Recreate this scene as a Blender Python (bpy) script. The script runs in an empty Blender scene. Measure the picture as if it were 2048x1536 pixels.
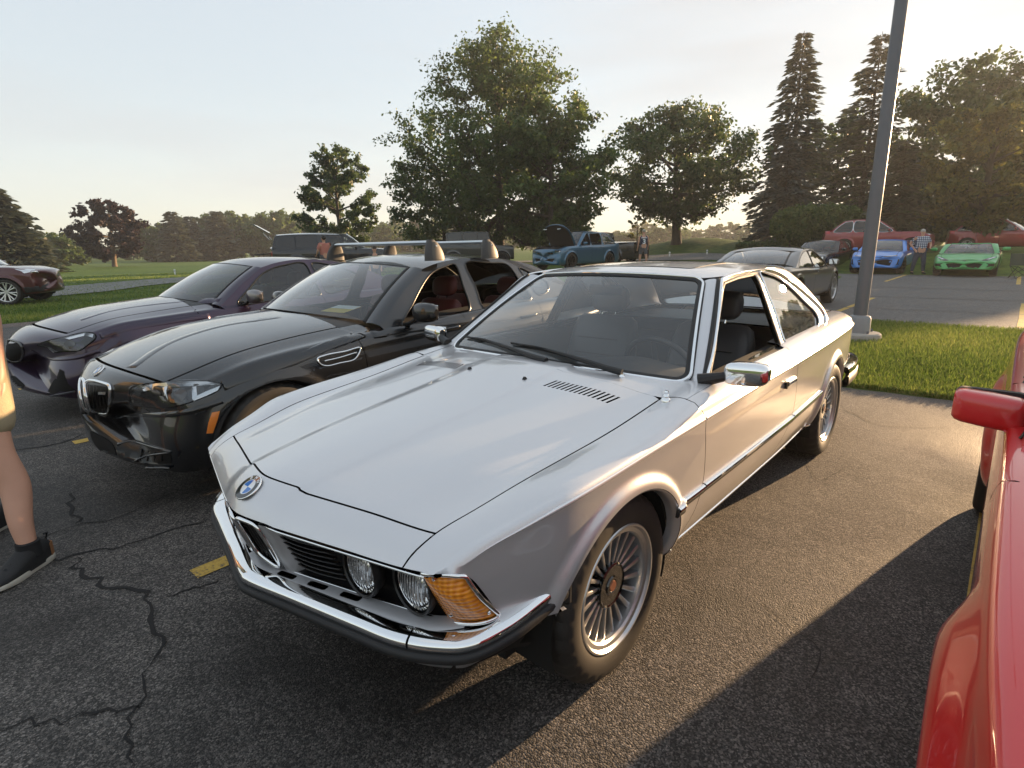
import bpy,bmesh,math,random
import numpy as np
from mathutils import Vector,Matrix
import mathutils.geometry as mgeo

# ------------------------------------------------------------------ camera, sky, sun, exposure
SC=bpy.context.scene
COL=SC.collection
CAM_LOC=(1.4407,1.6288,1.4133)
CAM_YAW,CAM_PITCH,CAM_ROLL,CAM_F=3.87182,0.241806,-0.018659,1117.286  # focal length in pixels of a 2048 wide frame
SUN_AZ,SUN_EL=math.radians(168.0),math.radians(9.0)

def camera_axes():
 cy,sy,cp,sp=math.cos(CAM_YAW),math.sin(CAM_YAW),math.cos(CAM_PITCH),math.sin(CAM_PITCH)
 f=Vector((cy*cp,sy*cp,-sp));r=Vector((sy,-cy,0.0));u=r.cross(f)
 c,s=math.cos(CAM_ROLL),math.sin(CAM_ROLL)
 return c*r+s*u,-s*r+c*u,f
AX_R,AX_U,AX_F=camera_axes()
cam_data=bpy.data.cameras.new('camera');cam=bpy.data.objects.new('camera',cam_data);COL.objects.link(cam)
cam_data.sensor_width=36.0;cam_data.lens=CAM_F/2048*36.0
cam_data.clip_start=0.05;cam_data.clip_end=4000
cam.matrix_world=Matrix(((AX_R.x,AX_U.x,-AX_F.x,CAM_LOC[0]),(AX_R.y,AX_U.y,-AX_F.y,CAM_LOC[1]),
       (AX_R.z,AX_U.z,-AX_F.z,CAM_LOC[2]),(0,0,0,1)))
SC.camera=cam

world=bpy.data.worlds.new('World');SC.world=world;world.use_nodes=True
nt=world.node_tree;nt.nodes.clear()
wo=nt.nodes.new('ShaderNodeOutputWorld');bg=nt.nodes.new('ShaderNodeBackground');sky=nt.nodes.new('ShaderNodeTexSky')
sky.sky_type='NISHITA';sky.sun_disc=False
sky.sun_elevation=SUN_EL;sky.sun_rotation=math.pi/2-SUN_AZ
sky.altitude=200;sky.air_density=1.0;sky.dust_density=0.5;sky.ozone_density=1.0
bg.inputs['Strength'].default_value=0.15
hs=nt.nodes.new('ShaderNodeHueSaturation');hs.inputs['Saturation'].default_value=1.45;gm=nt.nodes.new('ShaderNodeGamma');gm.inputs[1].default_value=0.34  # thin even haze evens out the sky's brightness
nt.links.new(sky.outputs[0],gm.inputs[0]);nt.links.new(gm.outputs[0],hs.inputs['Color']);  # faint streaks of cloud
wc=nt.nodes.new('ShaderNodeTexCoord');wm=nt.nodes.new('ShaderNodeMapping');wm.inputs['Scale'].default_value=(1.0,1.0,5.5);nt.links.new(wc.outputs['Generated'],wm.inputs[0])
wn=nt.nodes.new('ShaderNodeTexNoise');wn.inputs['Scale'].default_value=1.7;wn.inputs['Detail'].default_value=5;wn.inputs['Roughness'].default_value=0.5;nt.links.new(wm.outputs[0],wn.inputs['Vector'])
wr=nt.nodes.new('ShaderNodeMapRange');wr.inputs[1].default_value=0.46;wr.inputs[2].default_value=0.72;wr.inputs[3].default_value=0.45;wr.inputs[4].default_value=0.85;nt.links.new(wn.outputs['Fac'],wr.inputs[0])
wx=nt.nodes.new('ShaderNodeMix');wx.data_type='RGBA';wx.inputs[7].default_value=(1.04,1.07,1.10,1);nt.links.new(wr.outputs[0],wx.inputs[0]);nt.links.new(hs.outputs[0],wx.inputs[6]);nt.links.new(wx.outputs[2],bg.inputs[0]);nt.links.new(bg.outputs[0],wo.inputs[0])

sun_data=bpy.data.lights.new('sun','SUN');sun=bpy.data.objects.new('sun',sun_data);COL.objects.link(sun)
sun_data.energy=3.5;sun_data.angle=math.radians(0.6);sun_data.color=(1.0,0.66,0.36)
SUN_DIR=Vector((math.cos(SUN_AZ)*math.cos(SUN_EL),math.sin(SUN_AZ)*math.cos(SUN_EL),math.sin(SUN_EL)))
sun.rotation_euler=SUN_DIR.to_track_quat('Z','Y').to_euler();sun.location=(-30,8,12)

vs=SC.view_settings
vs.view_transform='Standard';vs.look='None';vs.gamma=1.0;vs.use_curve_mapping=False;vs.exposure=2.2
SC.display_settings.display_device='sRGB'
SC.render.engine='CYCLES'
cy=SC.cycles
cy.use_denoising=True;cy.max_bounces=9;cy.diffuse_bounces=3;cy.glossy_bounces=4
cy.transmission_bounces=6;cy.transparent_max_bounces=14;cy.caustics_reflective=False;cy.caustics_refractive=False
cy.sample_clamp_indirect=6.0

# ------------------------------------------------------------------ helpers: materials
MATS={}
def lin(h):
 h=h.lstrip('#');c=[int(h[i:i+2],16)/255 for i in(0,2,4)]
 return tuple(v/12.92 if v<0.04045 else((v+0.055)/1.055)**2.4 for v in c)
def new_mat(name):
 m=bpy.data.materials.new(name);m.use_nodes=True;m.node_tree.nodes.clear();MATS[name]=m
 o=m.node_tree.nodes.new('ShaderNodeOutputMaterial')
 return m,m.node_tree.nodes,m.node_tree.links,o
def pbr(name,col,rough=0.5,metal=0.0,coat=0.0,coat_rough=0.03,bump=0.0,bscale=80.0,var=0.0,vscale=6.0,rvar=0.0,spec=0.5,
  emit=None,estr=0.0,trans=0.0,ior=1.45,sheen=0.0):
 """Principled surface with optional object-space noise in colour, roughness and fine relief."""
 if name in MATS:return MATS[name]
 m,N,L,o=new_mat(name)
 p=N.new('ShaderNodeBsdfPrincipled');L.new(p.outputs[0],o.inputs[0])
 I=p.inputs
 I['Base Color'].default_value=(*col[:3],1);I['Roughness'].default_value=rough;I['Metallic'].default_value=metal
 I['Coat Weight'].default_value=coat;I['Coat Roughness'].default_value=coat_rough
 I['Specular IOR Level'].default_value=spec;I['IOR'].default_value=ior;I['Transmission Weight'].default_value=trans
 I['Sheen Weight'].default_value=sheen
 if emit:I['Emission Color'].default_value=(*emit,1);I['Emission Strength'].default_value=estr
 if var or bump or rvar:
  tc=N.new('ShaderNodeTexCoord')
 if var or rvar:
  n=N.new('ShaderNodeTexNoise');n.inputs['Scale'].default_value=vscale;n.inputs['Detail'].default_value=5
  L.new(tc.outputs['Object'],n.inputs['Vector'])
  if var:
   mx=N.new('ShaderNodeMix');mx.data_type='RGBA'
   mx.inputs[6].default_value=(*[max(0,c*(1-var))for c in col[:3]],1)
   mx.inputs[7].default_value=(*[min(1,c*(1+var))for c in col[:3]],1)
   L.new(n.outputs['Fac'],mx.inputs[0]);L.new(mx.outputs[2],I['Base Color'])
  if rvar:
   mr=N.new('ShaderNodeMapRange');mr.inputs[1].default_value=0.3;mr.inputs[2].default_value=0.7
   mr.inputs[3].default_value=max(0,rough-rvar);mr.inputs[4].default_value=rough+rvar
   L.new(n.outputs['Fac'],mr.inputs[0]);L.new(mr.outputs[0],I['Roughness'])
 if bump:
  b=N.new('ShaderNodeTexNoise');b.inputs['Scale'].default_value=bscale;b.inputs['Detail'].default_value=4
  L.new(tc.outputs['Object'],b.inputs['Vector'])
  bp=N.new('ShaderNodeBump');bp.inputs['Strength'].default_value=bump;bp.inputs['Distance'].default_value=0.01
  L.new(b.outputs['Fac'],bp.inputs['Height']);L.new(bp.outputs[0],I['Normal'])
 return m
def paint(name,col,metal=0.55,rough=0.32,flake=0.0,coat=1.0,coat_rough=0.025,dust=0.06):
 """Car paint: flaked base under a clear coat, with a thin uneven film of dust."""
 if name in MATS:return MATS[name]
 m,N,L,o=new_mat(name)
 p=N.new('ShaderNodeBsdfPrincipled');L.new(p.outputs[0],o.inputs[0]);I=p.inputs
 I['Base Color'].default_value=(*col,1);I['Metallic'].default_value=metal;I['Roughness'].default_value=rough
 I['Coat Weight'].default_value=coat;I['Coat Roughness'].default_value=coat_rough
 tc=N.new('ShaderNodeTexCoord')
 n=N.new('ShaderNodeTexNoise');n.inputs['Scale'].default_value=2.3;n.inputs['Detail'].default_value=7;n.inputs['Roughness'].default_value=0.65
 L.new(tc.outputs['Object'],n.inputs['Vector'])
 mr=N.new('ShaderNodeMapRange');mr.inputs[1].default_value=0.42;mr.inputs[2].default_value=0.75
 mr.inputs[3].default_value=coat_rough;mr.inputs[4].default_value=coat_rough+dust
 L.new(n.outputs['Fac'],mr.inputs[0]);L.new(mr.outputs[0],I['Coat Roughness'])
 if flake:
  v=N.new('ShaderNodeTexVoronoi');v.inputs['Scale'].default_value=900
  L.new(tc.outputs['Object'],v.inputs['Vector'])
  nm=N.new('ShaderNodeVectorMath');nm.operation='SUBTRACT';nm.inputs[1].default_value=(0.5,0.5,0.5)
  L.new(v.outputs['Color'],nm.inputs[0])
  sc=N.new('ShaderNodeVectorMath');sc.operation='SCALE';sc.inputs['Scale'].default_value=flake;L.new(nm.outputs[0],sc.inputs[0])
  g=N.new('ShaderNodeNewGeometry');ad=N.new('ShaderNodeVectorMath');ad.operation='ADD'
  L.new(g.outputs['Normal'],ad.inputs[0]);L.new(sc.outputs[0],ad.inputs[1])
  no=N.new('ShaderNodeVectorMath');no.operation='NORMALIZE';L.new(ad.outputs[0],no.inputs[0]);L.new(no.outputs[0],I['Normal'])
 return m
def glass(name,tint=(0.75,0.8,0.8),ior=1.5,rough=0.0,film=0.0):
 """Thin pane: clear tinted transmission with fresnel reflection and a faint dusty film."""
 if name in MATS:return MATS[name]
 m,N,L,o=new_mat(name)
 t=N.new('ShaderNodeBsdfTransparent');t.inputs[0].default_value=(*tint,1)
 g=N.new('ShaderNodeBsdfGlossy');g.inputs['Roughness'].default_value=rough;g.inputs[0].default_value=(1,1,1,1)
 f=N.new('ShaderNodeFresnel');f.inputs[0].default_value=ior
 mul=N.new('ShaderNodeMath');mul.operation='MULTIPLY';mul.inputs[1].default_value=1.7;mul.use_clamp=True
 L.new(f.outputs[0],mul.inputs[0])
 x=N.new('ShaderNodeMixShader');L.new(mul.outputs[0],x.inputs[0]);L.new(t.outputs[0],x.inputs[1]);L.new(g.outputs[0],x.inputs[2])
 last=x
 if film:
  d=N.new('ShaderNodeBsdfDiffuse');d.inputs[0].default_value=(0.75,0.75,0.72,1)
  y=N.new('ShaderNodeMixShader');y.inputs[0].default_value=film
  L.new(x.outputs[0],y.inputs[1]);L.new(d.outputs[0],y.inputs[2]);last=y
 L.new(last.outputs[0],o.inputs[0])
 return m
def chrome(name='chrome',col=(0.86,0.87,0.88),rough=0.04):return pbr(name,col,rough,1.0,rvar=0.02,vscale=9)
BLACK=pbr('black_trim',(0.012,0.012,0.013),0.5,bump=0.03,bscale=300)
RUBBER=pbr('rubber',(0.018,0.018,0.019),0.62,var=0.2,bump=0.08,bscale=200)
TYRE=pbr('tyre_rubber',(0.024,0.022,0.020),0.66,var=0.35,vscale=9,bump=0.02,bscale=220)
DARK=pbr('dark_underbody',(0.006,0.006,0.006),0.85)
CHROME=chrome()

# ------------------------------------------------------------------ helpers: objects and meshes
def tag(o,label=None,cat=None,group=None,kind=None):
 if label:o['label']=label
 if cat:o['category']=cat
 if group:o['group']=group
 if kind:o['kind']=kind
 return o
def empty(name,loc=(0,0,0),rz=0.0,label=None,cat=None,group=None):
 o=bpy.data.objects.new(name,None);COL.objects.link(o);o.location=loc;o.rotation_euler=(0,0,rz);o.empty_display_size=0.2
 return tag(o,label,cat,group)
def mesh_obj(name,V,F,mat,parent=None,smooth=True,normals=None,mats=None,fmat=None):
 me=bpy.data.meshes.new(name)
 V=np.asarray(V,dtype=np.float64)
 me.from_pydata(V.tolist(),[],F if isinstance(F,list)else F.tolist())
 if mats:
  for q in mats:me.materials.append(q)
  me.polygons.foreach_set('material_index',np.asarray(fmat,dtype=np.int32))
 elif mat is not None:me.materials.append(mat)
 if smooth:me.polygons.foreach_set('use_smooth',np.ones(len(me.polygons),dtype=bool))
 me.update()
 if normals is not None:me.normals_split_custom_set_from_vertices(np.asarray(normals).tolist())
 o=bpy.data.objects.new(name,me);COL.objects.link(o)
 if parent:o.parent=parent
 return o
def sharpen(o,deg=35):
 o.data.set_sharp_from_angle(angle=math.radians(deg));return o
class MB:
 """Collects shapes that become one mesh."""
 def __init__(s):s.V=[];s.F=[];s.M=[];s.n=0;s.mi=0
 def add(s,V,F):
  V=np.asarray(V,float);s.V.append(V);F=F.tolist()if hasattr(F,'tolist')else F
  s.F+=[[i+s.n for i in f]for f in F];s.M+=[s.mi]*len(F);s.n+=len(V);return s
 def box(s,c,size,rot=None,bev=0.0):
  V,F=box_vf(size,bev)
  if rot is not None:V=V@np.array(rot.to_3x3()).T
  return s.add(V+np.array(c),F)
 def tube(s,pts,r,n=8,cap=True,flat=1.0,ref=(0,0,1)):return s.add(*tube_vf(pts,r,n,cap,flat,ref))
 def lathe(s,prof,axis='y',n=32,c=(0,0,0),close=False):return s.add(*lathe_vf(prof,axis,n,c,close))
 def build(s,name,mat,parent=None,smooth=True,deg=35,mats=None):
  o=mesh_obj(name,np.concatenate(s.V),s.F,mat,parent,smooth,mats=mats,fmat=s.M if mats else None)
  if smooth:sharpen(o,deg)
  return o
def box_vf(size,bev=0.0):
 x,y,z=[v/2 for v in size]
 if bev<=0:
  V=np.array([(a*x,b*y,c*z)for a in(-1,1)for b in(-1,1)for c in(-1,1)])
  F=[[0,1,3,2],[4,6,7,5],[0,4,5,1],[2,3,7,6],[0,2,6,4],[1,5,7,3]]
  return V,F
 b=min(bev,0.98*min(x,y,z));V=[];idx={}
 for a in(-1,1):
  for d in(-1,1):
   for c in(-1,1):
    for k,q in enumerate(((x,y-b,z-b),(x-b,y,z-b),(x-b,y-b,z))):
     idx[a,d,c,k]=len(V);V.append((a*q[0],d*q[1],c*q[2]))
 F=[]
 for a in(-1,1):
  F.append([idx[a,-1,-1,0],idx[a,1,-1,0],idx[a,1,1,0],idx[a,-1,1,0]][::a])
  F.append([idx[-1,a,-1,1],idx[-1,a,1,1],idx[1,a,1,1],idx[1,a,-1,1]][::a])
  F.append([idx[-1,-1,a,2],idx[1,-1,a,2],idx[1,1,a,2],idx[-1,1,a,2]][::a])
 for a in(-1,1):
  for d in(-1,1):
   F.append([idx[a,d,-1,0],idx[a,d,-1,1],idx[a,d,1,1],idx[a,d,1,0]][::-a*d])
   F.append([idx[a,-1,d,0],idx[a,1,d,0],idx[a,1,d,2],idx[a,-1,d,2]][::-a*d*-1*-1])
   F.append([idx[-1,a,d,1],idx[-1,a,d,2],idx[1,a,d,2],idx[1,a,d,1]][::-a*d])
   for c in(-1,1):F.append([idx[a,d,c,0],idx[a,d,c,1],idx[a,d,c,2]][::a*d*c])
 return np.array(V),F
def frames(P,ref):
 P=np.asarray(P,float);T=np.gradient(P,axis=0);T/=np.linalg.norm(T,axis=1)[:,None]+1e-12
 R=np.asarray(ref,float);R=np.broadcast_to(R,P.shape)if R.ndim==1 else R
 B=np.cross(T,R);ln=np.linalg.norm(B,axis=1)[:,None]
 bad=ln[:,0]<1e-4
 if bad.any():B[bad]=np.cross(T[bad],(1,0.01,0));ln=np.linalg.norm(B,axis=1)[:,None]
 B=B/(ln+1e-12);N=np.cross(B,T)
 return T,N,B
def sweep_vf(P,sec,ref=(0,0,1),closed=False,cap=True,scale=None):
 """Sweep a 2D section (b, n) along P; ref gives the section's n direction."""
 P=np.asarray(P,float);sec=np.asarray(sec,float);m=len(sec)
 T,N,B=frames(P,ref)
 if closed:
  T=np.roll(P,-1,0)-np.roll(P,1,0);T/=np.linalg.norm(T,axis=1)[:,None]
  R=np.asarray(ref,float);R=np.broadcast_to(R,P.shape)if R.ndim==1 else R
  B=np.cross(T,R);B/=np.linalg.norm(B,axis=1)[:,None]+1e-12;N=np.cross(B,T)
 sc=np.ones(len(P))if scale is None else np.asarray(scale)
 V=(P[:,None,:]+sc[:,None,None]*(sec[None,:,0:1]*B[:,None,:]+sec[None,:,1:2]*N[:,None,:])).reshape(-1,3)
 F=[];n=len(P)
 for i in range(n if closed else n-1):
  a,b=i*m,((i+1)%n)*m
  for k in range(m):
   k2=(k+1)%m;F.append([a+k,b+k,b+k2,a+k2])
 if cap and not closed:F.append(list(range(m))[::1]);F.append([(n-1)*m+k for k in range(m)][::-1])
 return V,F
def tube_vf(pts,r,n=8,cap=True,flat=1.0,ref=(0,0,1)):
 a=np.linspace(0,2*np.pi,n,endpoint=False)
 r=np.asarray(r,float);sec=np.stack([np.cos(a),flat*np.sin(a)],1)
 if r.ndim==0:return sweep_vf(pts,sec*float(r),ref,cap=cap)
 return sweep_vf(pts,sec,ref,cap=cap,scale=r)
def lathe_vf(prof,axis='y',n=32,c=(0,0,0),close=False):
 """prof: list of (radius, offset along axis)."""
 prof=np.asarray(prof,float);m=len(prof);a=np.linspace(0,2*np.pi,n,endpoint=False)
 r=prof[:,0];h=prof[:,1]
 ca,sa=np.cos(a),np.sin(a)
 X=np.outer(ca,r);Z=np.outer(sa,r);H=np.broadcast_to(h,X.shape)
 if axis=='y':V=np.stack([X,H,Z],-1)
 elif axis=='x':V=np.stack([H,X,Z],-1)
 else:V=np.stack([X,Z,H],-1)
 V=V.reshape(-1,3)+np.array(c);F=[]
 for i in range(n):
  j=(i+1)%n
  for k in range(m if close else m-1):
   k2=(k+1)%m;F.append([i*m+k,j*m+k,j*m+k2,i*m+k2])
 return V,F
def rrect(w,h,r,n=4):
 P=[]
 for cx,cz,a0 in((w/2-r,h/2-r,0),(-w/2+r,h/2-r,90),(-w/2+r,-h/2+r,180),(w/2-r,-h/2+r,270)):
  for k in range(n+1):
   a=math.radians(a0+90*k/n);P.append((cx+r*math.cos(a),cz+r*math.sin(a)))
 return P
def loft_vf(rings,cap=True):
 rings=[np.asarray(r,float)for r in rings];m=len(rings[0]);V=np.concatenate(rings);F=[]
 for i in range(len(rings)-1):
  for k in range(m):
   k2=(k+1)%m;F.append([i*m+k,(i+1)*m+k,(i+1)*m+k2,i*m+k2])
 if cap:F.append(list(range(m))[::-1]);F.append([(len(rings)-1)*m+k for k in range(m)])
 return V,F
def grid_vf(G):
 """G: array (a, b, 3)."""
 G=np.asarray(G,float);a,b=G.shape[:2]
 i,j=np.meshgrid(np.arange(a-1),np.arange(b-1),indexing='ij');k=(i*b+j).ravel()
 return G.reshape(-1,3),np.stack([k,k+b,k+b+1,k+1],1)
def fix_normals(o):
 bm=bmesh.new();bm.from_mesh(o.data);bmesh.ops.recalc_face_normals(bm,faces=bm.faces);bm.to_mesh(o.data);bm.free();o.data.update();return o
def pchip(x,y):
 x=np.asarray(x,float);y=np.asarray(y,float);o=np.argsort(x);x=x[o];y=y[o]
 h=np.diff(x);d=np.diff(y)/h;m=np.zeros_like(y)
 if len(x)==2:m[:]=d[0]
 else:
  for i in range(1,len(x)-1):
   if d[i-1]*d[i]>0:
    w1=2*h[i]+h[i-1];w2=h[i]+2*h[i-1];m[i]=(w1+w2)/(w1/d[i-1]+w2/d[i])
  m[0]=d[0];m[-1]=d[-1]
 def f(q):
  q=np.asarray(q,float);i=np.clip(np.searchsorted(x,q)-1,0,len(x)-2)
  hh=h[i];t=(q-x[i])/hh
  r=(2*t**3-3*t**2+1)*y[i]+(t**3-2*t**2+t)*hh*m[i]+(-2*t**3+3*t**2)*y[i+1]+(t**3-t**2)*hh*m[i+1]
  r=np.where(q<x[0],y[0]+(q-x[0])*m[0],r);return np.where(q>x[-1],y[-1]+(q-x[-1])*m[-1],r)
 return f
def crv(P,n=40,closed=False):
 """Smooth 3D (or 2D) curve through points: centripetal Catmull-Rom, n samples."""
 P=np.asarray(P,float)
 if closed:P=np.concatenate([P[-1:],P,P[:2]])
 else:P=np.concatenate([2*P[:1]-P[1:2],P,2*P[-1:]-P[-2:-1]])
 seg=len(P)-3;out=[]
 d=np.maximum(np.linalg.norm(np.diff(P,axis=0),axis=1)**0.5,1e-6)
 L=np.cumsum(np.r_[0,np.linalg.norm(np.diff(P[1:-1],axis=0),axis=1)])
 q=np.linspace(0,L[-1],n,endpoint=not closed)
 for v in q:
  i=min(max(np.searchsorted(L,v,side='right')-1,0),seg-1);u=(v-L[i])/max(L[i+1]-L[i],1e-9)
  p0,p1,p2,p3=P[i:i+4];t0,t1=0,d[i];t2=t1+d[i+1];t3=t2+d[i+2];t=t1+u*(t2-t1)
  a1=(t1-t)/(t1-t0)*p0+(t-t0)/(t1-t0)*p1;a2=(t2-t)/(t2-t1)*p1+(t-t1)/(t2-t1)*p2
  a3=(t3-t)/(t3-t2)*p2+(t-t2)/(t3-t2)*p3
  b1=(t2-t)/(t2-t0)*a1+(t-t0)/(t2-t0)*a2;b2=(t3-t)/(t3-t1)*a2+(t-t1)/(t3-t1)*a3
  out.append((t2-t)/(t2-t1)*b1+(t-t1)/(t2-t1)*b2)
 return np.array(out)
def lseg(*P,step=0.02):
 """Polyline sampled straight between points."""
 P=[np.asarray(p,float)for p in P];out=[P[0]]
 for a,b in zip(P[:-1],P[1:]):
  n=max(1,int(np.ceil(np.linalg.norm(b-a)/step)));out+=[a+(b-a)*k/n for k in range(1,n+1)]
 return np.array(out)
def inside(Q,poly):
 x,y=Q[:,0],Q[:,1];r=np.zeros(len(Q),bool);a=np.asarray(poly);b=np.roll(a,-1,0)
 for(x1,y1),(x2,y2)in zip(a,b):
  c=(y1>y)!=(y2>y)
  if c.any():r[c]^=x[c]<(x2-x1)*(y[c]-y1)/(y2-y1)+x1
 return r
def near_poly(Q,poly,d):
 a=np.asarray(poly);b=np.roll(a,-1,0);r=np.zeros(len(Q),bool)
 for p,q in zip(a,b):
  v=q-p;l2=v@v+1e-15;t=np.clip(((Q-p)@v)/l2,0,1);r|=((Q-p-t[:,None]*v)**2).sum(1)<d*d
 return r
def tri2d(loop,holes=(),step=(0.03,0.03),extra=None):
 """Triangulate a 2D region with an inner grid of points."""
 loop=np.asarray(loop,float);sx,sy=step
 k=np.array([1.0,sx/sy]);lp=loop*k;hs=[np.asarray(h,float)*k for h in holes]
 lo,hi=lp.min(0),lp.max(0)
 gx,gy=np.meshgrid(np.arange(lo[0]+sx*0.5,hi[0],sx),np.arange(lo[1]+sx*0.5,hi[1],sx));Q=np.stack([gx.ravel(),gy.ravel()],1)
 if len(Q):
  m=inside(Q,lp)&~near_poly(Q,lp,sx*0.45)
  for h in hs:m&=~inside(Q,h)&~near_poly(Q,h,sx*0.45)
  Q=Q[m]
 if extra is not None:
  X=np.asarray(extra,float)*k;m=inside(X,lp)&~near_poly(X,lp,.0012)
  for h in hs:m&=~inside(X,h)
  X=X[m];cell={tuple(c)for c in np.floor(X/(sx*.8)).astype(int)}
  Q=Q[[tuple(c)not in cell for c in np.floor(Q/(sx*.8)).astype(int)]]if len(Q)else Q
  Q=np.concatenate([Q,X])
 P=[lp]+hs;edges=[];n=0;loops=[]
 for p in P:
  c=len(p);edges+=[(n+i,n+(i+1)%c)for i in range(c)];loops.append(list(range(n,n+c)));n+=c
 allp=np.concatenate(P+[Q])if len(Q)else np.concatenate(P)
 v,e,f,ov,oe,of=mgeo.delaunay_2d_cdt([Vector(p)for p in allp],edges,[],0,1e-7)
 v=np.array([tuple(p)for p in v]);f=np.array([list(t)for t in f if len(t)==3])
 c=v[f].mean(1);m=inside(c,lp)
 for h in hs:m&=~inside(c,h)
 f=f[m]
 a=v[f];ar=(a[:,1,0]-a[:,0,0])*(a[:,2,1]-a[:,0,1])-(a[:,2,0]-a[:,0,0])*(a[:,1,1]-a[:,0,1])
 f[ar<0]=f[ar<0][:,::-1]
 f=f[np.abs(ar)>1e-12]
 o2n={}
 for i,l in enumerate(ov):
  for q in l:o2n[q]=i
 loops=[[o2n[i]for i in lp_ if i in o2n]for lp_ in loops]
 return v/k,f,loops
def panel(name,fn,loop,mat,parent=None,holes=(),step=(0.03,0.03),flange=0.012,mirror=False,flip=False,lift=0.0,h=0.012,extra=None):
 """Sheet on the surface fn(a, b) -> (P, N) cut to a 2D outline, with its edge turned inwards."""
 v,f,loops=tri2d(loop,holes,step,extra)
 P,Nn=fn(v[:,0],v[:,1]);P=P+Nn*lift
 tn=np.cross(P[f[:,1]]-P[f[:,0]],P[f[:,2]]-P[f[:,0]]);
 if(tn*Nn[f[:,0]]).sum()<0:f=f[:,::-1]
 V=[P];NN=[Nn];F=f.tolist();n=len(P)
 if flange:
  for lp in loops:
   c=len(lp);a=P[lp];na=Nn[lp]
   tg=np.roll(a,-1,0)-np.roll(a,1,0);tg/=np.linalg.norm(tg,axis=1)[:,None]+1e-12
   out=np.cross(tg,na)
   b=a-na*flange
   V+=[a,b];NN+=[out,out]
   F+=[[n+i,n+(i+1)%c,n+c+(i+1)%c,n+c+i]for i in range(c)];n+=2*c
 V=np.concatenate(V);NN=np.concatenate(NN)
 if mirror:
  V=V*(1,-1,1);NN=NN*(1,-1,1);F=[q[::-1]for q in F]
 o=mesh_obj(name,V,F,mat,parent,True)
 # turn flange normals to agree with their faces, then write normals
 me=o.data
 o.data.normals_split_custom_set_from_vertices(NN.tolist())
 return o
class Surf:
 """Car body skin: rows of (s, y, z) from the sill up to the centre line, mirrored to the other side.
    s runs along the car; x = s - sweep(y) * blend(s)."""
 def __init__(S,rows,smooth=0.03,sweep=None,disp=None,crease=(),smin=-4.2,smax=1.2,nose=None):
  S.g=np.arange(smin,smax,0.005);S.R=len(rows);S.sweep=sweep;S.disp=disp
  Y=[];Z=[]
  for r in rows:
   r=sorted(r);a=[p[0]for p in r]
   y=pchip(a,[p[1]for p in r])(S.g);z=pchip(a,[p[2]for p in r])(S.g)
   def sm(q,sg):
    k=np.exp(-0.5*(np.arange(-60,61)*0.005/sg)**2);k/=k.sum()
    return np.convolve(np.pad(q,60,mode='reflect',reflect_type='odd'),k,'valid')
   if nose:
    w=np.clip((S.g-nose[0])/(nose[1]-nose[0]),0,1);w=w*w*(3-2*w)
    y=sm(y,smooth)*(1-w)+sm(y,0.006)*w;z=sm(z,smooth)*(1-w)+sm(z,0.006)*w
   else:y=sm(y,smooth);z=sm(z,smooth)
   Y.append(y);Z.append(z)
  Y=np.array(Y);Z=np.array(Z)
  S.Y=np.concatenate([Y,-Y[-2::-1]]);S.Z=np.concatenate([Z,Z[-2::-1]])
  S.n=len(S.Y);S.top=S.n-1
  S.cr=np.zeros(S.n,bool)
  for c in crease:S.cr[c]=True;S.cr[S.top-c]=True
 def at(S,M,s,i):
  q=(np.clip(s,S.g[0],S.g[-1]-0.006)-S.g[0])/0.005;k=q.astype(int);t=q-k
  i=np.clip(i,0,S.n-1)
  return M[i,k]*(1-t)+M[i,k+1]*t
 def pos(S,s,u):
  s=np.asarray(s,float);u=np.clip(np.asarray(u,float),0,S.top-1e-6);i=u.astype(int);t=u-i
  P=[np.stack([S.at(S.Y,s,i+k),S.at(S.Z,s,i+k)],-1)for k in(-1,0,1,2)]
  d=[np.linalg.norm(P[k+1]-P[k],axis=-1)+1e-9 for k in range(3)]
  d[0]=np.where(i==0,d[1],d[0]);d[2]=np.where(i>=S.n-2,d[1],d[2])
  e=(P[2]-P[1])/d[1][...,None];e0=(P[1]-P[0])/d[0][...,None];e2=(P[3]-P[2])/d[2][...,None]
  e0=np.where((i==0)[...,None],e,e0);e2=np.where((i>=S.n-2)[...,None],e,e2)
  m1=(e0*d[1][...,None]+e*d[0][...,None])/(d[0]+d[1])[...,None]
  m2=(e*d[2][...,None]+e2*d[1][...,None])/(d[1]+d[2])[...,None]
  m1=np.where(S.cr[np.clip(i,0,S.n-1)][...,None],e,m1);m2=np.where(S.cr[np.clip(i+1,0,S.n-1)][...,None],e,m2)
  t=t[...,None];D=d[1][...,None]
  q=(2*t**3-3*t**2+1)*P[1]+(t**3-2*t**2+t)*D*m1+(-2*t**3+3*t**2)*P[2]+(t**3-t**2)*D*m2
  x=s if S.sweep is None else s-S.sweep(q[...,0],s)
  out=np.stack([x,q[...,0],q[...,1]],-1)
  return S.disp(out)if S.disp else out
 def __call__(S,s,u,h=0.012):
  s=np.asarray(s,float);u=np.asarray(u,float);P=S.pos(s,u);hu=0.06
  a=S.pos(s+h,u)-S.pos(s-h,u);b=S.pos(s,np.clip(u+hu,0,S.top))-S.pos(s,np.clip(u-hu,0,S.top))
  n=-np.cross(a,b);n/=np.linalg.norm(n,axis=-1)[...,None]+1e-12
  return P,n
 def inv(S,x,z,u0=0.0,u1=9.0):
  """(s, u) of side points given x and z."""
  x=np.asarray(x,float);z=np.asarray(z,float);s=x.copy()
  for _ in range(6):
   lo=np.full_like(x,u0);hi=np.full_like(x,u1)
   for _ in range(24):
    m=(lo+hi)/2;q=S.pos(s,m)[...,2];up=q<z;lo=np.where(up,m,lo);hi=np.where(up,hi,m)
   u=(lo+hi)/2;s=s+(x-S.pos(s,u)[...,0])
  return np.stack([s,u],-1)
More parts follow.
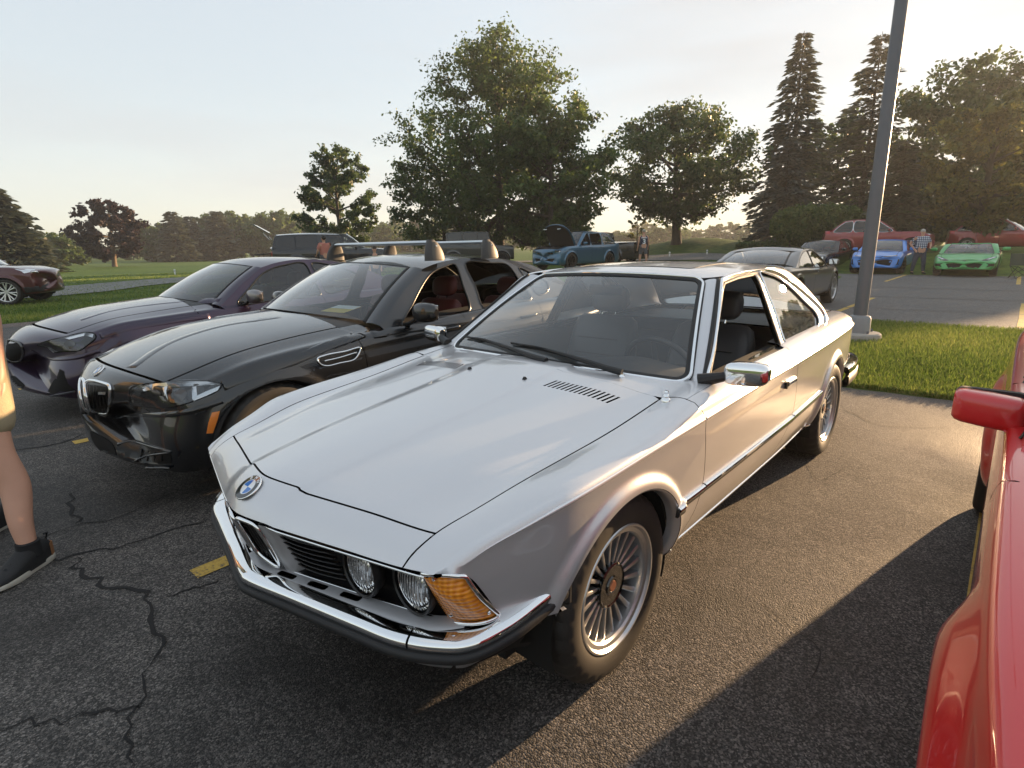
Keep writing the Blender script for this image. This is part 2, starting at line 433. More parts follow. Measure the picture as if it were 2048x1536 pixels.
def strip_on(name,fn,uv,w,t,mat,parent=None,mirror=False,closed=False,rnd=True,sink=0.002,taper=0):
 """Moulding of width w and thickness t lying along a surface curve."""
 uv=np.asarray(uv,float);P,N=fn(uv[:,0],uv[:,1])
 if rnd:sec=[(-w/2,-sink),(-w/2,t*.45),(-w*.32,t*.85),(0,t),(w*.32,t*.85),(w/2,t*.45),(w/2,-sink)]
 else:sec=[(-w/2,-sink),(-w/2,t),(w/2,t),(w/2,-sink)]
 V,F=sweep_vf(P,sec,N,closed,scale=np.minimum(1,(np.arange(len(P))+1)/taper)if taper else None)
 if mirror:V=V*(1,-1,1);F=[f[::-1]for f in F]
 o=mesh_obj(name,V,F,mat,parent);return sharpen(fix_normals(o),40)
def mirrored(o,name=None):
 c=o.copy();me=o.data.copy();c.data=me;COL.objects.link(c)
 n=len(me.vertices);co=np.empty(n*3);me.vertices.foreach_get('co',co);co=co.reshape(-1,3)*(1,-1,1);me.vertices.foreach_set('co',co.ravel())
 me.flip_normals();me.update();c.name=name or o.name;return c
def text_obj(name,body,size,mat,parent=None,mw=None,extrude=0.001,align='CENTER',bold=0.0,sx=1.0):
 cu=bpy.data.curves.new(name,'FONT');cu.body=body;cu.size=size;cu.align_x=align;cu.align_y='CENTER';cu.extrude=extrude;cu.offset=bold
 t=bpy.data.objects.new(name,cu);COL.objects.link(t)
 dg=bpy.context.evaluated_depsgraph_get();me=bpy.data.meshes.new_from_object(t.evaluated_get(dg));bpy.data.objects.remove(t);bpy.data.curves.remove(cu)
 me.materials.clear();me.materials.append(mat)
 if sx!=1.0:
  for v in me.vertices:v.co.x*=sx
 o=bpy.data.objects.new(name,me);COL.objects.link(o)
 if mw is not None:o.matrix_world=mw
 if parent:o.parent=parent
 return o
def basis(loc,xa,ya):
 """Matrix whose local x and y axes run along xa and ya at loc."""
 x=Vector(xa).normalized();y=Vector(ya);y=(y-x*y.dot(x)).normalized();z=x.cross(y)
 return Matrix(((x.x,y.x,z.x,loc[0]),(x.y,y.y,z.y,loc[1]),(x.z,y.z,z.z,loc[2]),(0,0,0,1)))
def pixel_ray(px,py):
 d=AX_F+AX_R*((px-1024)/CAM_F)-AX_U*((py-768)/CAM_F);return Vector(CAM_LOC),d
def pix_z(px,py,z=0.0):
 o,d=pixel_ray(px,py);t=(z-o.z)/d.z;return o+d*t
def pix_d(px,dist,z=0.0):
 """Ground point at a horizontal distance along the direction of pixel column px (taken at the horizon)."""
 o,d=pixel_ray(px,490);h=Vector((d.x,d.y,0)).normalized();return Vector((o.x+h.x*dist,o.y+h.y*dist,z))

# ------------------------------------------------------------------ ground
def node(N,t,**k):
 n=N.new(t)
 for a,v in k.items():
  if a.startswith('_'):setattr(n,a[1:],v)
  else:n.inputs[a.replace('__',' ')].default_value=v
 return n
def asphalt(name,base,warm,stone,bump=.5,crack=.0,stain=.5,scale=130):
 m,N,L,o=new_mat(name);p=node(N,'ShaderNodeBsdfPrincipled',Roughness=.82);p.inputs['Specular IOR Level'].default_value=.35;L.new(p.outputs[0],o.inputs[0])
 tc=N.new('ShaderNodeTexCoord');V=tc.outputs['Object']
 vor=node(N,'ShaderNodeTexVoronoi',Scale=scale);L.new(V,vor.inputs['Vector'])
 vor2=node(N,'ShaderNodeTexVoronoi',Scale=scale*.8);L.new(V,vor2.inputs['Vector'])
 sep=N.new('ShaderNodeSeparateColor');L.new(vor.outputs['Color'],sep.inputs[0]);sep2=N.new('ShaderNodeSeparateColor');L.new(vor2.outputs['Color'],sep2.inputs[0])
 big=node(N,'ShaderNodeTexNoise',Scale=.75,Detail=9,Roughness=.6,Distortion=.5);L.new(V,big.inputs['Vector'])
 fine=node(N,'ShaderNodeTexNoise',Scale=9,Detail=6,Roughness=.7);L.new(V,fine.inputs['Vector'])
 r1=N.new('ShaderNodeValToRGB');e=r1.color_ramp.elements;e[0].position=.30;e[0].color=(*[c*.35 for c in base],1);e[1].position=.97;e[1].color=(*stone,1)
 e2=e.new(.62);e2.color=(*base,1);e3=e.new(.86);e3.color=(*warm,1);L.new(sep.outputs[0],r1.inputs[0])
 # a few bigger chips
 mr=node(N,'ShaderNodeMapRange');mr.inputs[1].default_value=.93;mr.inputs[2].default_value=.99;L.new(sep2.outputs[0],mr.inputs[0])
 mx=N.new('ShaderNodeMix');mx.data_type='RGBA';mx.inputs[7].default_value=(*stone,1);L.new(mr.outputs[0],mx.inputs[0]);L.new(r1.outputs[0],mx.inputs[6])
 # worn and stained areas
 st=N.new('ShaderNodeValToRGB');q=st.color_ramp.elements;q[0].position=.38;q[0].color=(1-stain,1-stain,1-stain,1);q[1].position=.52;q[1].color=(1,1,1,1);q2=q.new(.80);q2.color=(1.22,1.2,1.18,1);L.new(big.outputs['Fac'],st.inputs[0])
 mu=N.new('ShaderNodeMix');mu.data_type='RGBA';mu.blend_type='MULTIPLY';mu.inputs[0].default_value=1;L.new(mx.outputs[2],mu.inputs[6]);L.new(st.outputs[0],mu.inputs[7])
 f2=N.new('ShaderNodeValToRGB');w=f2.color_ramp.elements;w[0].position=.3;w[0].color=(.72,.72,.72,1);w[1].position=.7;w[1].color=(1.15,1.15,1.15,1);L.new(fine.outputs['Fac'],f2.inputs[0])
 mv=N.new('ShaderNodeMix');mv.data_type='RGBA';mv.blend_type='MULTIPLY';mv.inputs[0].default_value=1;L.new(mu.outputs[2],mv.inputs[6]);L.new(f2.outputs[0],mv.inputs[7])
 L.new(mv.outputs[2],p.inputs['Base Color'])
 rr=node(N,'ShaderNodeMapRange');rr.inputs[1].default_value=.3;rr.inputs[2].default_value=.6;rr.inputs[3].default_value=.55;rr.inputs[4].default_value=.88;L.new(big.outputs['Fac'],rr.inputs[0]);L.new(rr.outputs[0],p.inputs['Roughness'])
 b=node(N,'ShaderNodeBump',Strength=bump,Distance=.006,_invert=True);L.new(vor.outputs['Distance'],b.inputs['Height'])
 b2=node(N,'ShaderNodeBump',Strength=bump*.6,Distance=.02);L.new(fine.outputs['Fac'],b2.inputs['Height']);L.new(b.outputs[0],b2.inputs['Normal']);L.new(b2.outputs[0],p.inputs['Normal'])
 return m
def grass_mat(name,c0,c1,c2,scale=2.0,bump=.6):
 m,N,L,o=new_mat(name);p=node(N,'ShaderNodeBsdfPrincipled',Roughness=.75);p.inputs['Specular IOR Level'].default_value=.2;L.new(p.outputs[0],o.inputs[0])
 tc=N.new('ShaderNodeTexCoord');n=node(N,'ShaderNodeTexNoise',Scale=scale,Detail=9,Roughness=.68);L.new(tc.outputs['Object'],n.inputs['Vector'])
 n2=node(N,'ShaderNodeTexNoise',Scale=.09,Detail=4);L.new(tc.outputs['Object'],n2.inputs['Vector'])
 r=N.new('ShaderNodeValToRGB');e=r.color_ramp.elements;e[0].position=.32;e[0].color=(*c0,1);e[1].position=.72;e[1].color=(*c2,1);k=e.new(.5);k.color=(*c1,1);L.new(n.outputs['Fac'],r.inputs[0])
 s=N.new('ShaderNodeValToRGB');q=s.color_ramp.elements;q[0].position=.35;q[0].color=(.8,.85,.8,1);q[1].position=.65;q[1].color=(1.25,1.15,1,1);L.new(n2.outputs['Fac'],s.inputs[0])
 mu=N.new('ShaderNodeMix');mu.data_type='RGBA';mu.blend_type='MULTIPLY';mu.inputs[0].default_value=1;L.new(r.outputs[0],mu.inputs[6]);L.new(s.outputs[0],mu.inputs[7]);L.new(mu.outputs[2],p.inputs['Base Color'])
 b=node(N,'ShaderNodeBump',Strength=bump,Distance=.05);n3=node(N,'ShaderNodeTexNoise',Scale=40,Detail=4);L.new(tc.outputs['Object'],n3.inputs['Vector']);L.new(n3.outputs['Fac'],b.inputs['Height']);L.new(b.outputs[0],p.inputs['Normal'])
 return m
ASPHALT=asphalt('asphalt_near',(.098,.091,.085),(.15,.132,.118),(.24,.215,.195),.42,stain=.6,scale=190)
ASPHALT_FAR=asphalt('asphalt_far',(.155,.15,.145),(.19,.18,.17),(.25,.24,.23),.3,stain=.25)
ROAD=asphalt('road_pale',(.24,.235,.225),(.28,.27,.26),(.33,.32,.31),.2,stain=.15,scale=90)
GRASS=grass_mat('lawn',(.035,.068,.010),(.062,.115,.016),(.115,.165,.028))
GRASS_SOIL=grass_mat('lawn_base',(.025,.045,.010),(.045,.075,.014),(.075,.095,.025),6)
def worn_paint():
 m,N,L,o=new_mat('line_yellow');p=node(N,'ShaderNodeBsdfPrincipled',Roughness=.75);L.new(p.outputs[0],o.inputs[0]);tc=N.new('ShaderNodeTexCoord')
 a=node(N,'ShaderNodeTexNoise',Scale=70,Detail=5,Roughness=.7);b=node(N,'ShaderNodeTexNoise',Scale=5,Detail=6,Roughness=.65);s=N.new('ShaderNodeMath');s.operation='MULTIPLY_ADD';s.inputs[1].default_value=.6
 L.new(tc.outputs['Object'],a.inputs['Vector']);L.new(tc.outputs['Object'],b.inputs['Vector']);L.new(b.outputs['Fac'],s.inputs[0]);L.new(a.outputs['Fac'],s.inputs[2])
 r=N.new('ShaderNodeValToRGB');e=r.color_ramp.elements;e[0].position=.60;e[0].color=(.10,.09,.08,1);e[1].position=.74;e[1].color=(.50,.32,.06,1);k=e.new(.95);k.color=(.58,.40,.10,1);L.new(s.outputs[0],r.inputs[0]);L.new(r.outputs[0],p.inputs['Base Color'])
 bp=node(N,'ShaderNodeBump',Strength=.4,Distance=.006);L.new(a.outputs['Fac'],bp.inputs['Height']);L.new(bp.outputs[0],p.inputs['Normal']);return m
PAINT_Y=worn_paint()
def S01(t):t=max(0.0,min(1.0,t));return t*t*(3-2*t)
MOUND=pix_d(1400,50)
def ground_z(x,y):
 """Gently rolling ground: level at the lots, a bank behind the far lot, a mown mound."""
 d=math.hypot(x-1.4,y-1.6)
 z=.72*S01((-26.6-x)/4.5)*S01((y+11)/7)
 az=math.atan2(y-1.6,x-1.4)%(2*math.pi)
 z+=.28*S01((d-17)/10)*S01((math.radians(252)-az)/.25)*S01((az-math.radians(190))/.2)*(1-S01((y+11)/7)*S01((-24-x)/4))
 m=math.hypot((x-MOUND.x)*.8+(y-MOUND.y)*.3,(y-MOUND.y)*.75-(x-MOUND.x)*.25);z+=1.55*math.exp(-(m/5.0)**2)
 z+=.25*math.sin(x*.05+1)*math.sin(y*.043)*S01((d-45)/40)
 return z
def build_ground():
 # terrain sheet: polar grid about the camera, flat under the lots
 rad=np.r_[np.linspace(0,16,9),np.linspace(18,70,40),np.geomspace(74,1600,26)];ang=np.radians(np.linspace(0,360,181)[:-1]);G=[]
 for r in rad:G.append([(1.4+r*math.cos(a),1.6+r*math.sin(a),ground_z(1.4+r*math.cos(a),1.6+r*math.sin(a))-.012)for a in ang])
 G=np.array(G);G=np.concatenate([G,G[:,:1]],1);V,F=grid_vf(G);g=mesh_obj('ground',V,F,GRASS);tag(g,kind='structure');fix_normals(g)
 def sheet(name,P,z,mat,n=1):
  o=mesh_obj(name,[(x,y,z)for x,y in P],[list(range(len(P)))],mat,None,False);tag(o,kind='structure');return o
 # near lot with a ragged edge towards the grass island
 rnd=random.Random(4);ed=[(-4.72-.25*S01((y-.6)/4)+rnd.uniform(-.03,.03),y)for y in np.linspace(14,-13.4,120)]
 near=sheet('parking_lot',[(9,-13.5),(9,14)]+ed,0.0,ASPHALT)
 # strip of old reddish paving along the left edge
 sheet('paved_edge',[(9,-13.5),(-4.7,-13.45),(-4.7,-14.35),(9,-14.4)],.0,asphalt('edge_paving',(.16,.12,.10),(.2,.15,.12),(.25,.2,.17),.3))
 far=sheet('far_lot',[(-10.05,1.0),(-10.15,-7),(-26.3,-9.5),(-26.6,34),(-10.9,34),(-10.55,5)],.004,ASPHALT_FAR)
 # tarred joints across the far lot
 TAR=pbr('tar_joint',(.045,.043,.042),.6)
 def strips(name,P,w,z,mat,par,jit=.2,seed=1):
  r=random.Random(seed);P=np.array(P,float);c=crv(P,max(12,int(np.linalg.norm(np.diff(P,axis=0),axis=1).sum()/.05)))if len(P)>2 else np.array([P[0]+(P[1]-P[0])*t for t in np.linspace(0,1,30)])
  t=np.gradient(c,axis=0);n=np.stack([-t[:,1],t[:,0]],1);n/=np.linalg.norm(n,axis=1)[:,None]+1e-9
  c=c+n*np.array([r.gauss(0,jit*w)for _ in c])[:,None];ww=np.array([w*(.45+.8*r.random())*min(1,.25+6*min(i,len(c)-1-i)/len(c))for i in range(len(c))])
  G=np.stack([np.c_[c+n*ww[:,None]/2,np.full(len(c),z)],np.c_[c-n*ww[:,None]/2,np.full(len(c),z)]],1);V,F=grid_vf(G);return mesh_obj(name,V,F,mat,par,False)
 for i,(x0,x1)in enumerate(((-12.3,-12.9),(-15.3,-15.8),(-18.6,-19.0),(-22.4,-22.6))):strips('tar_joint',[(x0,-6),(x0-.1,-1),(x1+.1,5),(x1,22)],.10,.0082,TAR,far,.6,i)
 # painted bay lines
 def line(name,a,b,w,z,par,seed=0):
  a,b=np.array(a),np.array(b);d=(b-a)/np.linalg.norm(b-a);n=np.array([-d[1],d[0]])*w/2;r=random.Random(seed);k=14;L_=[];R_=[]
  for i in range(k+1):
   c=a+(b-a)*i/k;L_.append(tuple(c+n*(1+r.uniform(-.10,.06))));R_.append(tuple(c-n*(1+r.uniform(-.10,.06))))
  V=[(x,y,z)for x,y in L_+R_];F=[[i,i+1,k+2+i,k+1+i]for i in range(k)];return mesh_obj(name,V,F,PAINT_Y,par,False)
 line('bay_line',(.735,-.955),(-4.4,-.985),.10,.004,near,1);line('bay_line',(.655,-3.625),(-4.4,-3.66),.10,.004,near,2);line('bay_line',(.70,1.73),(-4.4,1.70),.10,.004,near,3);line('bay_line',(.62,-6.30),(-4.4,-6.33),.10,.004,near,4)
 for i,y in enumerate((-3.76,-1.0,1.80,4.55)):line('bay_line',(-10.5,y),(-15.0,y+.04),.11,.008,far,5+i)
 for i,y in enumerate((-7.2,-4.45,-1.72,1.7,4.4)):line('bay_line',(-21.6,y),(-26.2,y),.11,.008,far,9+i)
 # cracks, traced where they run over the lot
 CR=pbr('crack_dark',(.012,.011,.011),.85,var=.4,vscale=30)
 def crack(P,w,seed):strips('crack',[tuple(pix_z(*p).xy)for p in P],w*.62,.0035,CR,near,1.1,seed)
 for i,(P,w)in enumerate([([(153,981),(148,997),(141,1010),(152,1026),(156,1047)],.028),([(60,1092),(109,1065),(156,1049),(234,1036),(345,985)],.016),([(90,1128),(156,1109),(234,1094),(286,1078),(338,1060),(420,1040)],.024),
        ([(154,1114),(150,1135),(182,1161),(198,1174),(240,1182),(286,1184),(310,1220),(330,1290),(300,1330)],.03),([(325,1198),(385,1179),(440,1160)],.016),([(0,1456),(60,1440),(130,1436),(200,1428),(290,1412)],.018),
        ([(300,1330),(285,1390),(262,1450),(255,1536)],.014),([(0,905),(60,896),(120,888),(170,868)],.03),([(1600,900),(1640,960),(1700,930)],.008),([(1690,820),(1760,850),(1900,856)],.014),([(1500,1180),(1560,1240),(1640,1300),(1610,1380)],.006)]):crack(P,w,i)
 # old tar patch band by the left bay
 # drive winding past the lawn
 def ribbon(name,P,w,mat,lift=.03):
  c=crv(P,160);t=np.gradient(c,axis=0);n=np.stack([-t[:,1],t[:,0]],1);n/=np.linalg.norm(n,axis=1)[:,None];G=[]
  for p,q in zip(c,n):
   G.append([(p[0]+q[0]*w*s/2,p[1]+q[1]*w*s/2,ground_z(p[0]+q[0]*w*s/2,p[1]+q[1]*w*s/2)+lift)for s in(-1,-.5,0,.5,1)])
  V,F=grid_vf(np.array(G));o=fix_normals(mesh_obj(name,V,F,mat));return tag(o,kind='structure')
 P=[(34,-29),(14,-28)]+[tuple(pix_d(px,d).xy)for px,d in((0,27),(190,31),(400,36),(650,40),(900,42),(1150,42),(1320,41),(1420,41),(1500,40),(1600,41))]
 ribbon('road',P,4.2,ROAD)
 return near,far
NEAR_LOT,FAR_LOT=build_ground()

# ------------------------------------------------------------------ grass blades
def blade_mat(name,c0,c1,c2):
 m,N,L,o=new_mat(name);d=node(N,'ShaderNodeBsdfPrincipled',Roughness=.5);d.inputs['Specular IOR Level'].default_value=.3;t=N.new('ShaderNodeBsdfTranslucent')
 at=N.new('ShaderNodeAttribute');at.attribute_name='tone';r=N.new('ShaderNodeValToRGB');e=r.color_ramp.elements;e[0].position=0;e[0].color=(*c0,1);e[1].position=1;e[1].color=(*c2,1);k=e.new(.5);k.color=(*c1,1)
 L.new(at.outputs['Fac'],r.inputs[0]);L.new(r.outputs[0],d.inputs['Base Color']);L.new(r.outputs[0],t.inputs[0])
 x=N.new('ShaderNodeMixShader');x.inputs[0].default_value=.45;L.new(d.outputs[0],x.inputs[1]);L.new(t.outputs[0],x.inputs[2]);L.new(x.outputs[0],o.inputs[0]);return m
def tri_cloud(name,V,nper,tone,mat,parent=None,quads=False):
 """One mesh of many small faces; tone is stored per face corner point."""
 n=len(V)//nper;me=bpy.data.meshes.new(name);me.vertices.add(len(V));me.vertices.foreach_set('co',np.ascontiguousarray(V,dtype=np.float32).ravel())
 me.loops.add(len(V));me.loops.foreach_set('vertex_index',np.arange(len(V),dtype=np.int32));me.polygons.add(n)
 me.polygons.foreach_set('loop_start',np.arange(0,len(V),nper,dtype=np.int32));me.polygons.foreach_set('loop_total',np.full(n,nper,dtype=np.int32))
 me.update(calc_edges=True);me.materials.append(mat)
 a=me.attributes.new('tone','FLOAT','POINT');a.data.foreach_set('value',np.repeat(tone,nper).astype(np.float32))
 o=bpy.data.objects.new(name,me);COL.objects.link(o)
 if parent:o.parent=parent
 return o
def grass_patch(name,pts,hgt,wid,mat,seed,lean=.5,clump=None):
 r=np.random.default_rng(seed);n=len(pts);a=r.uniform(0,2*np.pi,n);h=hgt*r.uniform(.5,1.25,n);w=wid*r.uniform(.7,1.3,n)
 d=np.stack([np.cos(a),np.sin(a),np.zeros(n)],1);b=r.uniform(0,2*np.pi,n);ln=r.uniform(.1,1,n)*lean
 tip=pts+np.stack([np.cos(b)*ln*h,np.sin(b)*ln*h,h*np.sqrt(np.clip(1-ln**2*.6,.1,1))],1);mid=pts+(tip-pts)*.55+np.stack([0*h,0*h,h*.10],1)
 V=np.stack([pts-d*w[:,None]/2,pts+d*w[:,None]/2,mid+d*w[:,None]*.35,tip,mid-d*w[:,None]*.35],1).reshape(-1,3)
 t=np.clip(r.normal(.5,.22,n)+.25*np.sin(pts[:,0]*1.3)*np.sin(pts[:,1]*1.7),0,1)
 o=tri_cloud(name,V,5,t,mat);return o
def build_grass():
 r=np.random.default_rng(3);BL=blade_mat('grass_blade',(.06,.105,.018),(.15,.22,.038),(.30,.32,.09))
 # island between the two lots: dense blades, finer towards the far side
 n=120000;x=-4.80-5.4*r.uniform(0,1,n)**1.25;y=r.uniform(-1.2,4.6,n);k=y<(2.2+(-x-4.6)*.42)*1.0+.6
 P=np.stack([x[k],y[k],np.full(k.sum(),-.006)],1);k2=np.hypot(P[:,0]+7.9,P[:,1]-.03)>.24;P=P[k2]
 g=grass_patch('grass_island',P,.075,.0075,BL,5,.8);tag(g,'bright mown grass island between the two parking lots','grass',kind='stuff')
 n=60000;x=-4.8-5.2*r.uniform(0,1,n);y=r.uniform(-14,-1.2,n);P=np.stack([x,y,np.full(n,-.006)],1)
 g=grass_patch('grass_island_back',P,.07,.011,BL,6,.8);tag(g,'mown grass behind the row of parked cars','grass',kind='stuff')
 # lawn on the left, beyond the purple coupe
 n=90000;d=13+34*r.uniform(0,1,n)**1.6;px=r.uniform(-60,1000,n);az=CAM_YAW-np.arctan((px-1024)/CAM_F);x=1.44+d*np.cos(az);y=1.63+d*np.sin(az)
 k=(y<-14.35)|(x<-10.4)&(y<-10);z=np.array([ground_z(a,b)for a,b in zip(x[k],y[k])]);P=np.stack([x[k],y[k],z-.01],1)
 g=grass_patch('lawn_grass',P,.07,.02,BL,7,.8);tag(g,'mown lawn beyond the purple coupe and beside the drive','grass',kind='stuff')
build_grass()

# ------------------------------------------------------------------ trees
BARK=pbr('bark',(.055,.045,.036),.9,var=.4,vscale=5,bump=.6,bscale=14)
BARK_PALE=pbr('bark_pale',(.14,.105,.075),.9,var=.3,vscale=5,bump=.5,bscale=14)
def leaf_mat(name,c0,c1,c2,tr=.42):
 m,N,L,o=new_mat(name);d=node(N,'ShaderNodeBsdfPrincipled',Roughness=.5);d.inputs['Specular IOR Level'].default_value=.35;t=N.new('ShaderNodeBsdfTranslucent')
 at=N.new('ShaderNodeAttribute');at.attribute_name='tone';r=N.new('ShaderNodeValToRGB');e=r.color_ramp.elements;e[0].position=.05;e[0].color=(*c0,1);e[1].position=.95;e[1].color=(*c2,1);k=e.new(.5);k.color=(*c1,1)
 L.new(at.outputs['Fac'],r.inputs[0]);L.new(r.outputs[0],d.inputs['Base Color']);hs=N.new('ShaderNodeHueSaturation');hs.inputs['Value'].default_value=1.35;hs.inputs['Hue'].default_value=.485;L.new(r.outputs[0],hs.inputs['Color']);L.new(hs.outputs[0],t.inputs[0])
 x=N.new('ShaderNodeMixShader');x.inputs[0].default_value=tr;L.new(d.outputs[0],x.inputs[1]);L.new(t.outputs[0],x.inputs[2]);L.new(x.outputs[0],o.inputs[0]);return m
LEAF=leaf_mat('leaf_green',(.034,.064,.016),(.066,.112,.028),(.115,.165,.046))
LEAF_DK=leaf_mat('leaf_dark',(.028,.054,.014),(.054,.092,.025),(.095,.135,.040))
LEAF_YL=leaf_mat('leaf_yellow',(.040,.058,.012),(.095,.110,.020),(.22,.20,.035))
LEAF_PU=leaf_mat('leaf_purple',(.012,.008,.009),(.028,.016,.018),(.055,.030,.030),.3)
NEEDLE=leaf_mat('needle',(.030,.040,.026),(.054,.068,.044),(.09,.10,.062),.3)
NEEDLE_BL=leaf_mat('needle_blue',(.036,.044,.040),(.060,.072,.064),(.10,.11,.095),.3)
def leaves(name,C,D,spread,size,n_each,mat,parent,seed,tone0=None,aspect=.62):
 """Small leaf faces in clumps: C clump centres, D growth directions."""
 r=np.random.default_rng(seed);m=len(C);N_=m*n_each
 c=np.repeat(C,n_each,0);dd=np.repeat(D,n_each,0);s=np.repeat(spread,n_each)
 off=r.normal(0,1,(N_,3));off/=np.linalg.norm(off,axis=1)[:,None]+1e-9;off*=(r.uniform(0,1,N_)**.45)[:,None]
 p=c+off*s[:,None]*np.array([1,1,.8])+dd*(r.uniform(-.6,.7,N_)*s)[:,None]
 nrm=off*.6+r.normal(0,.55,(N_,3))+(0,0,.35);nrm/=np.linalg.norm(nrm,axis=1)[:,None]
 t=np.cross(nrm,r.normal(0,1,(N_,3)));t/=np.linalg.norm(t,axis=1)[:,None]+1e-9;b=np.cross(nrm,t)
 L_=size*r.uniform(.55,1.3,N_);
 V=np.stack([p-t*L_[:,None]*.5,p+b*(L_*aspect*.5)[:,None]+nrm*(L_*.08)[:,None]-t*(L_*.08)[:,None],p+t*L_[:,None]*.5,p-b*(L_*aspect*.5)[:,None]+nrm*(L_*.08)[:,None]-t*(L_*.08)[:,None]],1).reshape(-1,3)
 tn=np.clip(np.repeat(r.normal(.5,.20,m)if tone0 is None else tone0,n_each)+r.normal(0,.16,N_),0,1)
 return tri_cloud(name,V,4,tn,mat,parent)
def broadleaf(name,label,loc,H,W,mat,seed,group=None,clear=.16,limbs=14,twigs=9,n_leaf=34,size=.24,top=.5,squash=1.0,gap=.0,trunk_r=None,bark=None,upright=.5,spread=.55,depth=1.0,cat='tree'):
 """Trunk with tapering limbs, twigs to the edge of an uneven crown, leaf clumps on the twigs."""
 r=random.Random(seed);nr=np.random.default_rng(seed);root=empty(name,loc,0,label,cat,group);bark=bark or BARK
 tr=trunk_r or H*.022;zc=H*clear;mb=MB();hc=H-zc
 lean=(r.uniform(-.03,.03)*H,r.uniform(-.03,.03)*H)
 trunk=crv([(0,0,-.3),(0,0,zc*.5),(lean[0]*.3,lean[1]*.3,zc),(lean[0],lean[1],zc+hc*.45),(lean[0]*1.4,lean[1]*1.4,zc+hc*.85)],14)
 mb.tube(trunk,np.r_[tr*1.35,np.linspace(tr,tr*.18,13)],8,ref=(1,0,0))
 lump=[(r.uniform(0,2*math.pi),r.uniform(0.5,1.0),r.uniform(.75,1.2))for _ in range(9)]
 def env(az,t):  # crown radius at height fraction t
  base=(max(0.0,1-abs((t-top)/(1-top if t>top else top))**2.1))**.55 if squash>0 else 1
  w=1
  for a,f,k in lump:w*=1+.13*(k-.9)*math.cos((az-a)*(1+int(f*3)))+.06*math.sin(t*7*f+a)
  return max(.05,base)*w*W/2
 C=[];D=[];Sp=[];Tn=[]
 for i in range(limbs):
  t=(i+.5+r.uniform(-.3,.3))/limbs;az=i*2.39996+r.uniform(-.4,.4);z0=zc+hc*t*.62
  tt=min(.98,t*.95+.05+r.uniform(-.05,.08));R_=env(az,tt)*r.uniform(.74,1.0);z1=zc+hc*tt
  k=np.searchsorted(trunk[:,2],z0);k=min(max(k,1),len(trunk)-1);a=trunk[k];e=np.array([math.cos(az)*R_,math.sin(az)*R_*depth,z1]);mid=a*.45+e*.55+np.array([0,0,-upright*.12*hc*(1-t)+.02*hc])
  lc=crv([a,mid,e],9);lr=tr*(.55-.3*t);mb.tube(lc,np.linspace(lr,lr*.16,9),6)
  for j in range(twigs):
   u=.28+.72*(j+r.random())/twigs;q=lc[int(u*8)];ta=az+r.uniform(-1.5,1.5);el=r.uniform(-.35,.95);ln=W*.20*r.uniform(.5,1.15)*(1.05-.35*u)
   d=np.array([math.cos(ta)*math.cos(el),math.sin(ta)*math.cos(el)*depth,math.sin(el)]);e2=q+d*ln
   fr=(e2[2]-zc)/hc;rad=math.hypot(e2[0],e2[1]/max(depth,.2));lim=env(math.atan2(e2[1],e2[0]),min(max(fr,.02),.995))*1.06
   if rad>lim:e2[:2]*=lim/rad
   e2[2]=min(max(e2[2],zc*.72),H*1.02)
   if r.random()<.55:mb.tube([q,(q+e2)/2+(0,0,.02*ln),e2],[lr*.22,lr*.12,lr*.05],4,cap=False)
   for v in(.45,.75,1.0):
    if r.random()<gap:continue
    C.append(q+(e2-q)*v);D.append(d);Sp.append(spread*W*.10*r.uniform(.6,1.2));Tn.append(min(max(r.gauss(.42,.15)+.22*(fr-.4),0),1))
 mb.build('trunk',bark,root,True,60)
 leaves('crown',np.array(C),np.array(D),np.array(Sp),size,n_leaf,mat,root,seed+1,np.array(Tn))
 return root
